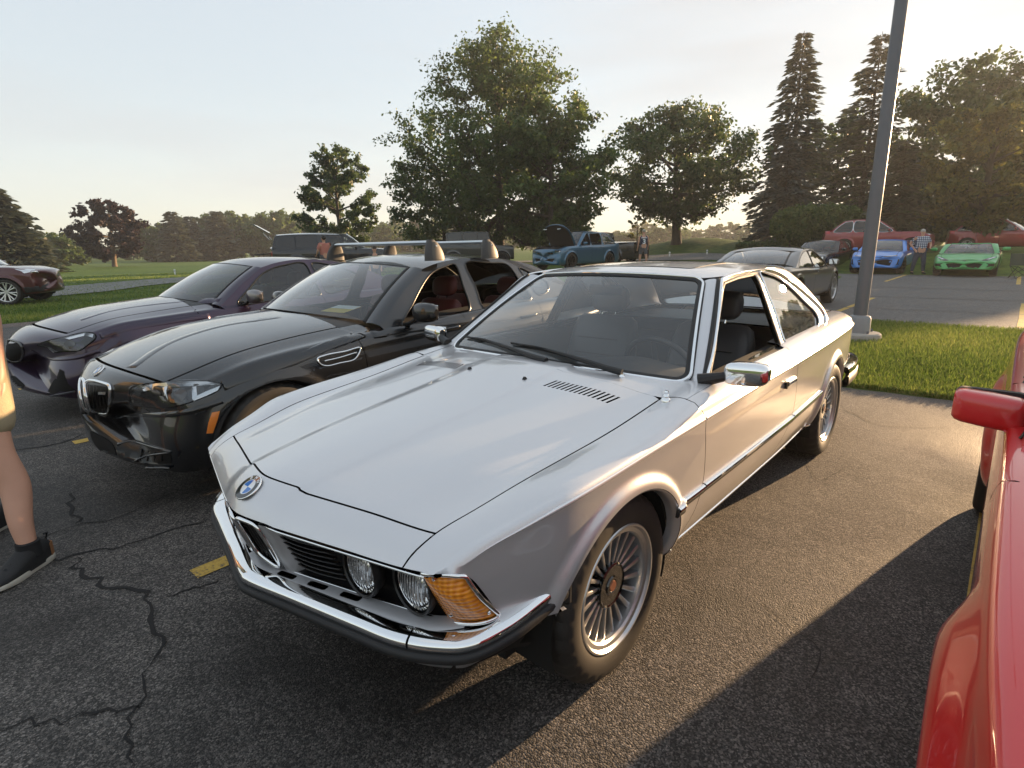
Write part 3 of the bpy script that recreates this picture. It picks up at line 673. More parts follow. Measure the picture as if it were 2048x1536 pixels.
def conifer(name,label,loc,H,W,mat,seed,group=None,clear=.05,whorls=30,per=8,n=26,size=.34,droop=.35,ragged=.25,bark=None,card=.26):
 """Straight tapering trunk, drooping whorls of branches, each hung with needle sprays."""
 r=random.Random(seed);root=empty(name,loc,0,label,'tree',group);mb=MB();mb.tube([(0,0,-.3),(0,0,H*.5),(0,0,H)],[H*.016,H*.009,.015],8,ref=(1,0,0))
 P=[];Dr=[];Ln=[];Tn=[]
 for i in range(whorls):
  t=(i+r.random()*.6)/whorls;z=H*(clear+(1-clear)*t**.92);R_=W/2*(1-t)**.82*(1.0+.04*math.sin(i))+.05
  for j in range(per):
   if r.random()<.08:continue
   az=2*math.pi*(j+r.random()*.8)/per+i*.7;L_=R_*r.uniform(1-ragged*1.4,1.08);up=.22*(t-.25)
   c=crv([(0,0,z),(math.cos(az)*L_*.5,math.sin(az)*L_*.5,z+L_*(up-droop*.30)),(math.cos(az)*L_,math.sin(az)*L_,z+L_*(up-droop+.10))],6)
   mb.tube(c,np.linspace(.035*(1.1-t)+.006,.006,6),4,cap=False)
   m=max(5,int(n*(L_/(W/2))**.8+4));tn=r.gauss(.45,.15)
   for q in range(m):
    u=r.uniform(.12,1.0)**.8;k=u*5;a=int(min(k,4));p=c[a]+(c[a+1]-c[a])*(k-a);side=r.uniform(-1,1)
    dirv=np.array([math.cos(az+side*.9),math.sin(az+side*.9),-droop*r.uniform(.2,1.1)]);P.append(p+np.array([-math.sin(az),math.cos(az),0])*side*L_*.16*(1-.5*u)+(0,0,r.uniform(-.10,.05)*(1+L_*.2)));Dr.append(dirv);Ln.append(size*r.uniform(.6,1.3));Tn.append(tn+r.gauss(0,.14)+.2*u-.1)
 mb.build('trunk',bark or BARK,root,True,60)
 P=np.array(P);Dr=np.array(Dr);Dr/=np.linalg.norm(Dr,axis=1)[:,None];Ln=np.array(Ln);nr=np.random.default_rng(seed);s=np.cross(Dr,nr.normal(0,.5,Dr.shape)+(0,0,1));s/=np.linalg.norm(s,axis=1)[:,None];w=Ln[:,None]*card
 V=np.stack([P-s*w*.5,P+Dr*Ln[:,None]*.5-s*w,P+Dr*Ln[:,None],P+Dr*Ln[:,None]*.5+s*w],1).reshape(-1,3)
 tri_cloud('crown',V,4,np.clip(np.array(Tn),0,1),mat,root);return root
def at_px(px,d,dz=0.0):
 p=pix_d(px,d);return(p.x,p.y,ground_z(p.x,p.y)+dz)
def copy_tree(o,loc,rz,sc,label,group=None):
 c=o.copy();COL.objects.link(c);c.location=loc;c.rotation_euler=(0,0,rz);c.scale=sc;c['label']=label
 if group:c['group']=group
 for ch in o.children:d=ch.copy();COL.objects.link(d);d.parent=c
 return c
def t_h(px,ytop,d):
 """Height a tree at distance d needs for its top to reach row ytop."""
 o,v=pixel_ray(px,ytop);h=math.hypot(v.x,v.y);p=at_px(px,d);return o.z+v.z/h*d-p[2]
def t_w(p1,p2,d):
 o,v=pixel_ray((p1+p2)/2,490);return(p2-p1)/CAM_F*d*(v.normalized().dot(AX_F))
def build_trees():
 G='trees along the far edge of the golf course'
 broadleaf('maple_tree','tall loose-crowned maple rising highest behind the open-bonnet blue car',at_px(1000,40),t_h(1000,72,40),t_w(815,1190,40),LEAF,11,clear=.13,limbs=36,twigs=16,n_leaf=28,size=.25,top=.50,gap=.10,upright=1.5,spread=.50)
 broadleaf('maple_tree','full low maple with drooping boughs in front of the tallest maple',at_px(1100,36),t_h(1100,195,36),t_w(975,1245,36),LEAF,23,clear=.12,limbs=22,twigs=12,n_leaf=28,size=.26,top=.42,gap=.12,spread=.55)
 broadleaf('maple_tree','low spreading maple boughs left of the tallest maple',at_px(890,41),t_h(890,310,41),t_w(760,1000,41),LEAF_DK,29,clear=.14,limbs=16,twigs=11,n_leaf=26,size=.25,top=.40,gap=.22)
 broadleaf('oak_tree','dark round oak with a clear trunk on the mown mound',at_px(1352,47),t_h(1352,222,47),t_w(1200,1500,47),LEAF_DK,37,clear=.17,limbs=22,twigs=12,n_leaf=30,size=.30,top=.48,gap=.06,spread=.62,trunk_r=.38)
 broadleaf('park_tree','upright dark green tree behind the black pickup',at_px(682,47),t_h(682,285,47),t_w(598,760,47),LEAF_DK,41,clear=.12,limbs=18,twigs=10,n_leaf=30,size=.27,top=.5,gap=.08)
 broadleaf('copper_maple','dark purple-leaved tree alone on the lawn',at_px(222,78),t_h(222,402,78),t_w(155,290,78),LEAF_PU,43,clear=.13,limbs=18,twigs=9,n_leaf=26,size=.42,top=.40,gap=.05,bark=BARK_PALE,trunk_r=.26)
 conifer('spruce_tree','tall pointed spruce left of the lamp post',at_px(1568,46),t_h(1568,68,46),t_w(1460,1660,46),NEEDLE,51,whorls=38,per=9,n=42,size=.50,droop=.40,ragged=.4,card=.2)
 conifer('spruce_tree','tall spruce with open ragged top behind the lamp post',at_px(1712,49),t_h(1712,72,49),t_w(1600,1820,49),NEEDLE,53,whorls=34,per=9,n=40,size=.52,droop=.26,ragged=.5,card=.20)
 conifer('spruce_tree','blue-grey dense spruce low beside the clipped hedge',at_px(1560,43),t_h(1560,270,43),t_w(1470,1650,43),NEEDLE_BL,57,whorls=24,per=11,n=40,size=.42,droop=.5,ragged=.35,card=.2)
 conifer('spruce_tree','small spruce standing behind the blue hatchback',at_px(1785,36),t_h(1785,280,36),t_w(1715,1855,36),NEEDLE,59,whorls=24,per=9,n=34,size=.38,droop=.34,ragged=.4,card=.18)
 broadleaf('lime_tree','broad tall tree filling the skyline right of the lamp post',at_px(1905,52),t_h(1905,125,52),t_w(1745,2065,52),LEAF_DK,61,clear=.10,limbs=28,twigs=12,n_leaf=26,size=.34,top=.60,gap=.12,upright=1.2)
 broadleaf('lime_tree','dense dark tree between the two tall spruces',at_px(1650,53),t_h(1650,225,53),t_w(1560,1770,53),LEAF_DK,67,clear=.08,limbs=20,twigs=10,n_leaf=24,size=.32,top=.5)
 broadleaf('young_tree','yellow-tipped smaller tree behind the green sports car',at_px(1950,37),t_h(1950,200,37),t_w(1835,2060,37),LEAF_YL,71,clear=.13,limbs=20,twigs=11,n_leaf=24,size=.27,top=.42,gap=.10,trunk_r=.24)
 broadleaf('lime_tree','dark leafy tree beyond the green sports car',at_px(2040,60),t_h(2040,130,60),t_w(1950,2120,60),LEAF_DK,73,clear=.1,limbs=22,twigs=10,n_leaf=24,size=.34,top=.5)
 conifer('spruce_tree','dark spruce at the edge of the lawn behind the maroon SUV',at_px(10,62),t_h(10,375,62),t_w(-100,115,62),NEEDLE,79,whorls=30,per=10,n=36,size=.60,droop=.30)
 broadleaf('shrub_tree','low green thicket between the dark spruce and the purple tree',at_px(120,92),t_h(120,470,92),t_w(70,180,92),LEAF,83,clear=.03,limbs=14,twigs=9,n_leaf=22,size=.42,top=.35)
 # clipped hedge
 c=at_px(1633,36);h=empty('clipped_hedge',c,CAM_YAW+math.pi/2+.12,'clipped round-topped hedge in front of the spruces','hedge')
 r=np.random.default_rng(5);n=620;a=r.uniform(0,2*np.pi,n);v=r.uniform(-1,1,n);k=np.sqrt(1-v**2)**.6
 C=np.stack([np.cos(a)*k*2.55,np.sin(a)*k*1.0,1.75+v*.85],1);leaves('crown',C,C*0+(0,0,1),np.full(n,.26),.17,34,LEAF,h,6)
 for x in(-1.6,-.5,.6,1.5):mb=MB();mb.tube([(x,0,-.2),(x*1.1,0,1.5)],.05,6);mb.build('stem',BARK,h)
 c=at_px(1590,37);h=empty('low_hedge',c,CAM_YAW+math.pi/2,'low dark hedge running along the bank behind the black classic coupe','hedge')
 n=700;C=np.stack([r.uniform(-3.4,3.2,n),r.uniform(-.5,.5,n),r.uniform(.05,.95,n)],1);leaves('crown',C,C*0+(0,0,1),np.full(n,.2),.15,26,LEAF_DK,h,8)
 for x in np.linspace(-3,3,9):mb=MB();mb.tube([(x,0,-.1),(x,0,.7)],.03,5);mb.build('stem',BARK,h)
 # far edge: individuals copied from three builds
 p1=broadleaf('field_tree','grey-green broad tree in the far tree line behind the black pickup',at_px(470,128),t_h(470,428,128),12.5,LEAF,91,G,clear=.06,limbs=16,twigs=9,n_leaf=20,size=.75,top=.5)
 p2=broadleaf('field_tree','loose rounded tree in the far tree line behind the olive off-roader',at_px(545,120),t_h(545,430,120),11.5,LEAF,93,G,clear=.05,limbs=14,twigs=9,n_leaf=20,size=.75,top=.55,gap=.15)
 p3=conifer('field_spruce','dark pointed spruce in the far tree line left of the black pickup',at_px(352,112),t_h(352,422,112),7.5,NEEDLE,97,G,whorls=22,per=9,n=26,size=.9,droop=.3)
 rnd=random.Random(12)
 top=pchip([-200,0,100,200,300,420,500,600,700,800,1000,1300,1500,1700,2100],[400,440,480,485,455,425,445,430,450,442,452,455,440,400,300])
 where={1:('beside the dark spruces','behind the black pickup','beyond the tallest maple','beyond the mown mound','behind the tall spruces'),2:('near the purple tree','behind the olive off-roader','past the blue car','beyond the oak','behind the lamp post'),3:('left of the black pickup',)*5}
 nm=('','grey-green broad tree','loose rounded tree','dark pointed spruce')
 for px,d,k in((385,118,3),(300,122,1),(410,132,2),(515,135,1),(440,116,3),(330,126,3),(580,122,2),(262,150,1),(160,150,1),(205,170,2),(100,130,2),(60,150,1),(625,125,1),(745,140,2),(790,150,1),(830,160,3),(870,150,1),(920,160,2),(970,150,1),(1020,165,1),
      (1070,150,2),(1120,160,1),(1180,155,2),(1235,150,1),(1290,160,2),(1345,150,1),(1400,155,2),(1450,150,1),(1510,140,2),(1610,120,1),(1760,95,1),(1830,88,2),(-40,110,1),(-120,100,2),(770,120,1),(850,125,2),(1000,120,2),(1260,118,1),(1140,122,1),(1330,120,2)):
  src,h0=((None,0),(p1,t_h(470,428,128)),(p2,t_h(545,430,120)),(p3,t_h(352,422,112)))[k];s=max(.3,t_h(px,float(top(px))+rnd.uniform(-8,14),d)/h0);w=max(s,.72)
  copy_tree(src,at_px(px,d),rnd.uniform(0,6.28),(w*rnd.uniform(.9,1.2),w*rnd.uniform(.9,1.2),s),nm[k]+' in the far tree line '+where[k][0 if px<450 else 1 if px<800 else 2 if px<1250 else 3 if px<1550 else 4],G)
 # tree belt towards the low sun, right of the picture
 for az,d,k in((179.5,84,1),(176,90,2),(172.5,82,1),(169,92,2),(165.5,85,1),(162,90,1),(158,82,2),(153.5,88,1),(149,84,2),(144,90,1),(138,86,2)):
  a=math.radians(az);x,y=1.4+d*math.cos(a),1.6+d*math.sin(a);src,h0=((p1,t_h(470,428,128)),(p2,t_h(545,430,120)))[k-1];s=(1.4+d*math.tan(math.radians(rnd.uniform(6.2,7.2))))/h0
  copy_tree(src,(x,y,ground_z(x,y)),rnd.uniform(0,6.28),(1.05,1.05,s),nm[k]+' in the tree belt towards the low sun',G)
 # small yellow-green bush on the mound
 broadleaf('young_tree','small sapling beside the man in the numbered vest',at_px(1275,46),3.0,1.8,LEAF_YL,101,clear=.1,limbs=8,twigs=6,n_leaf=14,size=.16,top=.5,gap=.2)
build_trees()

# ------------------------------------------------------------------ wheels
WHEEL_CACHE={}
def tyre_vf(R,rim,w,seg=96,tread=True):
 """Tyre around the y axis; outer side is +y."""
 h=w/2;sh=min(0.02,w*0.1)
 prof=[(rim-.004,h-.018),(rim+.003,h-.006),(rim+.010,h-.001),(rim+(R-rim)*.30,h+.006),(rim+(R-rim)*.52,h+.008),(rim+(R-rim)*.74,h+.003),
   (R-.014,h-.008),(R-.005,h-.018),(R,h-.036)]
 k0=len(prof)
 if tread:
  for y in(h*.36,h*.0):
   prof+=[(R+.001,y+.010),(R-.007,y+.007),(R-.007,y-.005),(R+.001,y-.008)]
 k1=len(prof)
 prof+=[(R,-h+.036),(R-.005,-h+.018),(R-.014,-h+.008),(rim+(R-rim)*.5,-h-.006),(rim,-h+.01)]
 V,F=lathe_vf(prof,'y',seg);m=len(prof);V=V.reshape(seg,m,3)
 if tread:
  rr=np.linalg.norm(V[:,:,(0,2)],axis=2)
  for i in range(seg):
   if i%3==0:
    for k in list(range(6,k0))+[k1,k1+1,k1+2]:
     f=(rr[i,k]-.0075)/rr[i,k];V[i,k,0]*=f;V[i,k,2]*=f
 return V.reshape(-1,3),F
def make_wheel(key,R,rim,w,style,tyre_mat=None):
 """Returns a list of (name, mesh, [material]) for a wheel whose outer face lies at y = 0."""
 if key in WHEEL_CACHE:return WHEEL_CACHE[key]
 parts=[];tm=tyre_mat or TYRE
 def put(name,mb,mat,deg=32):
  o=mb.build(name,mat,None,True,deg);me=o.data;bpy.data.objects.remove(o);parts.append((name,me))
 mb=MB();V,F=tyre_vf(R,rim,w,96 if style['q']>1 else 48,style['q']>1);V=V+(0,-w/2,0);mb.add(V,F);put('tyre',mb,tm,28)
 seg=72 if style['q']>1 else 36
 L=style.get('lip',.012);mat=style['mat'];dish=style.get('dish',.03)
 mb=MB()
 mb.lathe([(rim+.006,-.020),(rim+.006,-.004),(rim+.003,0),(rim-.003,.0),(rim-.006,-.004),(rim-.010,-.010),(rim-L-.004,-.013),
    (rim-L-.010,-.020),(rim-L-.014,-.05),(rim-L-.020,-w*.8)],'y',seg)
 put('rim',mb,style.get('lip_mat',mat))
 n=style['n'];hr=style['hub'];ro=rim-L-.010;y0=-dish;y1=-style.get('edge',.020)
 for k in range(n):
  a0=2*math.pi*k/n+style.get('rot',0.0)
  for sgn in((-1,1)if style.get('twin')else(0,)):
   mb=MB()if sgn in(0,-1)else mb
   a=a0+sgn*style.get('split',0.12)*0.5;ae=a0+sgn*style.get('split_out',style.get('split',0.12))+style.get('twist',0)
   wi,we,th=style['wi'],style['wo'],style['th']
   rings=[]
   for t in np.linspace(0,1,6):
    r=hr*.8+(ro+.004-hr*.8)*t;an=a+(ae-a)*t;y=y0+(y1-y0)*t**style.get('bow',1.5);ww=wi+(we-wi)*t**1.3
    e=np.array([math.cos(an),0,math.sin(an)]);tt=np.array([-math.sin(an),0,math.cos(an)]);c=e*r+np.array([0,y,0])
    rings.append([c-tt*ww/2+(0,-th,0),c-tt*ww/2+(0,-.002,0),c-tt*ww*.3,c+tt*ww*.3,c+tt*ww/2+(0,-.002,0),c+tt*ww/2+(0,-th,0)])
   mb.add(*loft_vf(rings))
  put('spoke',mb,mat)
 mb=MB();hz=y0+style.get('hubup',.006)
 mb.lathe([(0.0005,hz-.004),(hr*.26,hz-.004),(hr*.30,hz+.001),(hr*.40,hz+.001),(hr*.44,hz-.004),(hr*.86,hz-.004),(hr*.93,hz),(hr,hz-.004),(hr,hz-.04)],'y',seg//2)
 put('hub_cap',mb,style.get('hub_mat',mat))
 if style.get('badge'):
  mb=MB();mb.lathe([(0.0005,hz+.003),(hr*.22,hz+.003),(hr*.25,hz-.004)],'y',24);put('hub_badge',mb,style['badge'])
 mb=MB();mb.lathe([(0.0005,-w*.5),(rim-L-.03,-w*.5),(rim-L-.012,-w*.52)],'y',36)
 put('brake_disc',mb,style.get('back',DARK))
 for nm,me in parts:
  pass
 WHEEL_CACHE[key]=parts
 return parts
def place_wheel(parent,parts,x,y,z,side=1,steer=0.0,roll=0.0):
 e=bpy.data.objects.new('wheel',None);COL.objects.link(e);e.parent=parent;e.empty_display_size=.1
 e.location=(x,y*side,z);e.rotation_euler=(0,roll,(0 if side>0 else math.pi)+steer)
 for nm,me in parts:
  o=bpy.data.objects.new(nm,me);COL.objects.link(o);o.parent=e
 return e

# ------------------------------------------------------------------ silver classic coupe (front axle at the origin, nose towards +x)
SILVER=paint('silver_paint',(0.64,0.635,0.65),metal=0.55,rough=0.36,flake=0.10,dust=0.05)
SATIN=paint('silver_satin',(0.42,0.42,0.435),metal=0.35,rough=0.45,coat=0.12,coat_rough=0.2)
HIGHLIGHT=paint('highlight_silver',(0.80,0.80,0.81),metal=0.6,rough=0.22)  # lighter than the body paint, to draw the highlight along the crease
CLEAR=glass('clear_glass',(0.90,0.95,0.95),film=0.03)
CLEAR_SIDE=glass('side_glass',(0.70,0.74,0.72),film=0.006)
LEATHER=pbr('black_leather',(0.040,0.042,0.047),0.40,bump=0.12,bscale=120,var=0.2)
def silver_coupe():
 root=empty('classic_coupe',(0,0,0),0,'silver classic two-door coupe with chrome bumper, twin headlights and orange corner lamps','car')
 FA,RA,WZ,AR=0.022,-2.612,0.322,0.352
 def sweep(y,s):
  f=np.clip((s-.22)/(.76-.22),0,1);f=f*f*(3-2*f)
  g=np.clip((-3.0-s)/.7,0,1);g=g*g*(3-2*g)
  return 0.28*(np.sqrt(y*y+.0025)-.05)*f-0.10*y*y*g
 def disp(P):
  y=P[...,1];add=np.zeros_like(y)
  for cx in(FA,RA):
   d=np.hypot(P[...,0]-cx,P[...,2]-WZ);t=np.clip((d-AR-.010)/.046,0,1);add+=.020*.5*(1+np.cos(np.pi*t))*(d>AR*.3)
  add*=np.clip((np.abs(y)-.55)/.15,0,1)
  out=P.copy();out[...,1]=y+np.sign(y)*add;return out
 #      tail -3.62                                                                                     nose .86
 st=[-3.66,-3.45,-3.1,-2.6,-2.0,-1.5,-.9,-.5,-.1,.2,.45,.62,.75,.80,.83,.85,.86]
 def row(ys,zs):return[(s,y,z)for s,y,z in zip(st,ys,zs)]
 W=np.array([.70,.757,.80,.830,.853,.862,.862,.860,.852,.838,.812,.782,.745,.727,.716,.708,.705])
 def side(off,zs):return row(W+off,zs)
 cz=np.array([.792,.805,.812,.818,.818,.814,.806,.796,.782,.762,.742,.718,.690,.668,.655,.648,.645])
 f=lambda v:np.full(len(st),v)
 rows=[side(-.098,f(.262)),side(-.064,f(.305)),side(-.026,f(.40)),side(-.008,f(.515)),
   side(-.002,.515+(cz-.515)*.50),side(.001,cz-.014),side(.0025,cz-.002),side(-.006,cz+.012),
   row([.684,.741,.784,.813,.836,.845,.845,.842,.833,.815,.782,.750,.714,.699,.690,.684,.681],
    [.824,.838,.848,.853,.852,.848,.842,.836,.803,.782,.757,.733,.703,.684,.668,.655,.648]),
   row([.655,.712,.757,.787,.810,.818,.818,.814,.795,.768,.732,.700,.674,.662,.655,.650,.648],
    [.846,.862,.873,.878,.877,.872,.866,.854,.808,.786,.760,.735,.706,.688,.672,.657,.648]),
   row([.615,.67,.715,.746,.768,.777,.777,.770,.742,.714,.684,.660,.641,.633,.628,.625,.623],
    [.860,.880,.893,.900,.898,.893,.886,.862,.808,.782,.756,.732,.706,.688,.672,.657,.646]),
   row([.55,.600,.64,.665,.69,.70,.70,.698,.686,.668,.648,.630,.612,.607,.603,.600,.598],
    [.866,.890,.905,.913,.911,.903,.893,.856,.803,.774,.748,.726,.705,.688,.673,.657,.645]),
   row([.40,.43,.45,.46,.46,.46,.46,.46,.455,.445,.435,.425,.415,.41,.408,.406,.405],
    [.870,.897,.914,.922,.918,.910,.902,.880,.830,.796,.766,.742,.720,.702,.684,.664,.650]),
   row([.24,.25,.25,.25,.25,.25,.25,.235,.225,.215,.205,.195,.185,.178,.172,.168,.166],
    [.872,.900,.918,.926,.922,.914,.906,.892,.842,.808,.779,.756,.733,.713,.694,.672,.656]),
   row([.20,.21,.21,.21,.21,.21,.21,.195,.185,.175,.165,.157,.150,.146,.142,.139,.137],
    [.872,.900,.918,.926,.922,.914,.906,.900,.850,.816,.787,.764,.741,.722,.702,.679,.660]),
   row(f(0),[.874,.902,.920,.928,.924,.916,.908,.905,.856,.822,.793,.770,.748,.732,.711,.685,.664])]
 S=Surf(rows,0.05,sweep,disp,crease=(6,13,14),nose=(.55,.78))
 TOP=S.top;SEAM=11.0
 USC=0.09
 fn=lambda a,b:S(a,b/USC)  # panel plane: (s, u * USC)
 def uv(pts):return np.asarray(pts,float)*(1,USC)
 ST=(0.028,0.028)
 # hood and nose cut lines
 def cut_s(u):  # hood front edge along u
  y=S.pos(np.full_like(u,.76),u)[:,1];a=np.abs(y)
  return .7645+.020*np.clip((a-.13)/.03,0,1)*0+-.006*np.clip((.158-a)/.012,0,1)
 uu=np.linspace(SEAM,TOP-SEAM,90);front=np.stack([cut_s(uu),uu],1)
 uin=np.linspace(SEAM+.018,TOP-SEAM-.018,90)
 hf=np.stack([cut_s(uin)-.0032,uin],1)
 rear_s=-.447
 side_l=np.stack([np.linspace(hf[0,0],rear_s,60),np.full(60,SEAM+.018)],1)[1:]
 rear=np.stack([np.full(60,rear_s),np.linspace(SEAM+.018,TOP-SEAM-.018,60)],1)[1:]
 side_r=np.stack([np.linspace(rear_s,hf[0,0],60),np.full(60,TOP-SEAM-.018)],1)[1:-1]
 # louvre slots in the rear corners of the hood
 def slots():
  out=[]
  for sg in(1,-1):
   for k in range(15):
    y0=.262+k*.0205
    a=[]
    for dy,s in((0,-.272),(.0095,-.272),(.0095+.012,-.345),(.012,-.345)):
     yy=y0+dy;q=np.linspace(SEAM,(TOP)/2,200);Y=S.pos(np.full(200,s),q)[:,1];u=np.interp(-yy,-Y,q)
     a.append((s-.012*(yy-.25)/.3,u if sg>0 else TOP-u))
    out.append(uv(a if sg>0 else a[::-1]))
  return out
 hood=panel('hood',fn,uv(np.concatenate([hf[::-1],side_l[::1]*0+side_l]))if False else uv(np.concatenate([hf,side_r[::-1],rear[::-1],side_l[::-1][1:]])),SILVER,root,holes=slots(),step=ST)
 sm=MB()
 panel('hood_vent_tray',lambda a,b:S(a,b/USC),uv([(-.255,11.4),(-.36,11.4),(-.36,13.2),(-.255,13.2)]),BLACK,hood,flange=0,lift=-.012,step=(.05,.05))
 panel('hood_vent_tray',lambda a,b:S(a,b/USC),uv([(-.255,TOP-11.4),(-.36,TOP-11.4),(-.36,TOP-13.2),(-.255,TOP-13.2)]),BLACK,hood,flange=0,lift=-.012,step=(.05,.05))
 # nose panel in front of the hood
 nf=np.stack([cut_s(uin)+.0030,uin],1);tip=np.stack([np.full(70,.8598),np.linspace(TOP-SEAM-.02,SEAM+.02,70)],1)
 e1=np.stack([np.linspace(nf[-1,0],.8598,8),np.full(8,TOP-SEAM-.02)],1)[1:-1];e0=np.stack([np.linspace(.8598,nf[0,0],8),np.full(8,SEAM+.02)],1)[1:-1]
 nose=panel('nose_panel',fn,uv(np.concatenate([nf,e1,tip,e0])),SILVER,root,step=(.014,.03),flange=.02)
 # wheel arch arcs in (s, u)
 def arc(cx,a0,a1,n=40,r=AR):
  a=np.radians(np.linspace(a0,a1,n));return S.inv(cx+r*np.cos(a),WZ+r*np.sin(a))
 def rings(cx,a0,a1):return np.concatenate([arc(cx,a0,a1,110,AR+d)for d in(.004,.008,.012,.018,.024,.030,.036,.042,.048,.054,.060,.066,.072,.078)])
 def side_curve(P,n=24):
  c=crv(P,n);return S.inv(c[:,0],c[:,1],0,9.6)
 g=.0022
 dfx=[(-.400,.262),(-.425,.34),(-.472,.42),(-.498,.52),(-.492,.66),(-.470,.79),(-.462,.82),(-.458,.848)]
 drx=[(-1.33,.262),(-1.372,.33),(-1.53,.42),(-1.618,.53),(-1.632,.66),(-1.608,.78),(-1.60,.82),(-1.592,.855)]
 for mir in(False,True):
  # front fender
  df=side_curve([(x+g,z)for x,z in dfx])
  lamp=S.inv(*np.array(crv([(.505,.430),(.523,.480),(.562,.555),(.596,.612),(.622,.640)],14)).T,0,7.6)
  bot=S.inv(np.linspace(.30,.50,8),np.full(8,.425))
  sill=np.stack([np.linspace(df[0,0],arc(FA,190,191,2)[0,0],5),np.zeros(5)],1)
  ar=arc(FA,190,17,56)
  tipf=np.stack([np.full(24,.8598),np.linspace(7.55,SEAM-.02,24)],1)
  sb=np.stack([np.linspace(.8598,-.447,70),np.full(70,SEAM-.05)],1)[1:]
  bk=np.array([(-.452,10.6),(-.456,10.2),(-.457,9.8)])
  loop=np.concatenate([df[::1][:1],sill[1:-1],ar,bot[1:],lamp[1:],tipf,sb,bk,df[::-1][:-1]])
  fe=panel('front_fender',fn,uv(loop),SILVER,root,step=(.018,.02),mirror=mir,extra=uv(rings(FA,200,5)))
  # door
  d0=side_curve([(x-g,z)for x,z in dfx]);d1=side_curve([(x+g,z)for x,z in drx])
  bt=np.stack([np.linspace(d1[0,0],d0[0,0],30),np.zeros(30)],1)[1:-1]+(0,.30)
  tp=np.stack([np.linspace(d0[-1,0],d1[-1,0],40),np.full(40,9.55)],1)
  door=panel('door',fn,uv(np.concatenate([d0,tp,d1[::-1],bt])),SILVER,root,step=(.028,.028),mirror=mir)
  # quarter panel
  q0=side_curve([(x-g,z)for x,z in drx])
  ra=arc(RA,190,-4,56)
  rb=S.inv(np.linspace(RA+AR,-3.66,2)[:1]*0+np.array([-2.26]),np.array([.30]))if False else None
  arr=arc(RA,-8,188,60)  # front foot to rear foot
  low=np.stack([np.linspace(q0[0,0],arr[0,0],8),np.full(8,.0)],1)[1:-1]
  rearlow=S.inv(np.linspace(arr[-1,0]-.02,-3.60,10),np.full(10,.30))
  tailv=np.stack([np.full(30,-3.655),np.linspace(1.2,SEAM-.05,30)],1)
  topb=np.stack([np.linspace(-3.655,-1.60,60),np.full(60,SEAM-.05)],1)[1:]
  loop=np.concatenate([q0[:1],low,arr,rearlow,tailv,topb,np.array([(-1.597,10.3)]),q0[::-1][:-1]])
  quarter=panel('quarter_panel',fn,uv(loop),SILVER,root,step=(.02,.022),mirror=mir,extra=uv(rings(RA,200,-20)))
  # arch lips: rolled edge inside each arch
  for cx,a0,a1 in((FA,190,14),(RA,190,-10)):
   A=arc(cx,a0,a1,48,AR-.002);P,N=fn(A[:,0],A[:,1]*USC)
   inn=P.copy();inn[:,1]-=.05;mid=P.copy();c=np.array([cx,0,WZ]);dd=c-mid;dd[:,1]=0;dd/=np.linalg.norm(dd,axis=1)[:,None]
   G=np.stack([P-N*.002,P-N*.006+dd*.006,P-N*.03+dd*.010,inn+dd*.010],1)
   V,F=grid_vf(G*((1,-1,1)if mir else(1,1,1)));o=fix_normals(mesh_obj('wheel_arch_lip',V,F,SILVER,root))
   liner=[]
   for yy in(.80,.55):liner.append([(cx+(AR-.004)*math.cos(t),yy,WZ+(AR-.004)*math.sin(t))for t in np.radians(np.linspace(200,-20,30))])
   liner.append([(cx+.1*math.cos(t),.55,WZ+.1*math.sin(t))for t in np.radians(np.linspace(200,-20,30))])
   V,F=grid_vf(np.array(liner)*((1,-1,1)if mir else(1,1,1)));mesh_obj('wheel_well',V,F,DARK,root)
  # chrome and trims on the side
  for x0,x1,zz in((-.252,-.497,.512),(-.503,-1.615,.514),(-1.623,-2.25,.517)):
   c=S.inv(np.linspace(x0,x1,40),np.full(40,zz-.008));strip_on('side_moulding_rubber',fn,uv(c),.034,.013,RUBBER,root,mir)
   c=S.inv(np.linspace(x0+.0,x1,40),np.full(40,zz+.004));strip_on('side_moulding',fn,uv(c),.021,.017,CHROME,root,mir)
  c=S.inv(np.linspace(-.335,-2.255,80),np.full(80,.297));strip_on('sill_trim',fn,uv(c),.020,.006,CHROME,root,mir)
  c=S.inv(np.linspace(-.33,-2.26,60),np.full(60,.272));strip_on('sill',fn,uv(c),.05,.002,DARK,root,mir)
  # door handle: recessed cup with a chrome flap
  hc=S.inv(np.array([-1.475]),np.array([.735]))[0];P,N=S(hc[:1],hc[1:]);P=P[0];N=N[0]
  my=-1 if mir else 1
  M=basis((P[0],P[1]*my,P[2]),(1,0,0),(0,N[2]*-my,abs(N[1])))if False else None
  hm=MB();hm.add(*loft_vf([[(P[0]+dx,(P[1]+dy)*my,P[2]+dz)for dy,dz in((-.004,-.013),(.012,-.013),(.018,-.006),(.018,.008),(.012,.016),(-.004,.016))]for dx in(-.075,-.07,.045,.05)]))
  h=fix_normals(hm.build('door_handle',CHROME,door))
  hm=MB();hm.add(*loft_vf([[(P[0]+dx,(P[1]+dy)*my,P[2]+dz)for dy,dz in((-.004,-.020),(.014,-.020),(.014,.014),(-.004,.014))]for dx in(.052,.072)]))
  fix_normals(hm.build('lock_barrel',BLACK,h))
  # the crease is the panel's own ridge; a lighter raised strip paints its highlight
  c=np.stack([np.linspace(.80,-.455,80),np.full(80,6.0)],1);strip_on('waist_highlight',fn,uv(c),.012,.0045,HIGHLIGHT,root,mir,taper=22)
  c=np.stack([np.linspace(-.470,-1.60,60),np.full(60,6.0)],1);strip_on('waist_highlight',fn,uv(c),.012,.0045,HIGHLIGHT,root,mir)
  c=np.stack([np.linspace(-1.615,-3.6,80),np.full(80,6.0)],1);strip_on('waist_highlight',fn,uv(c),.012,.0045,HIGHLIGHT,root,mir)
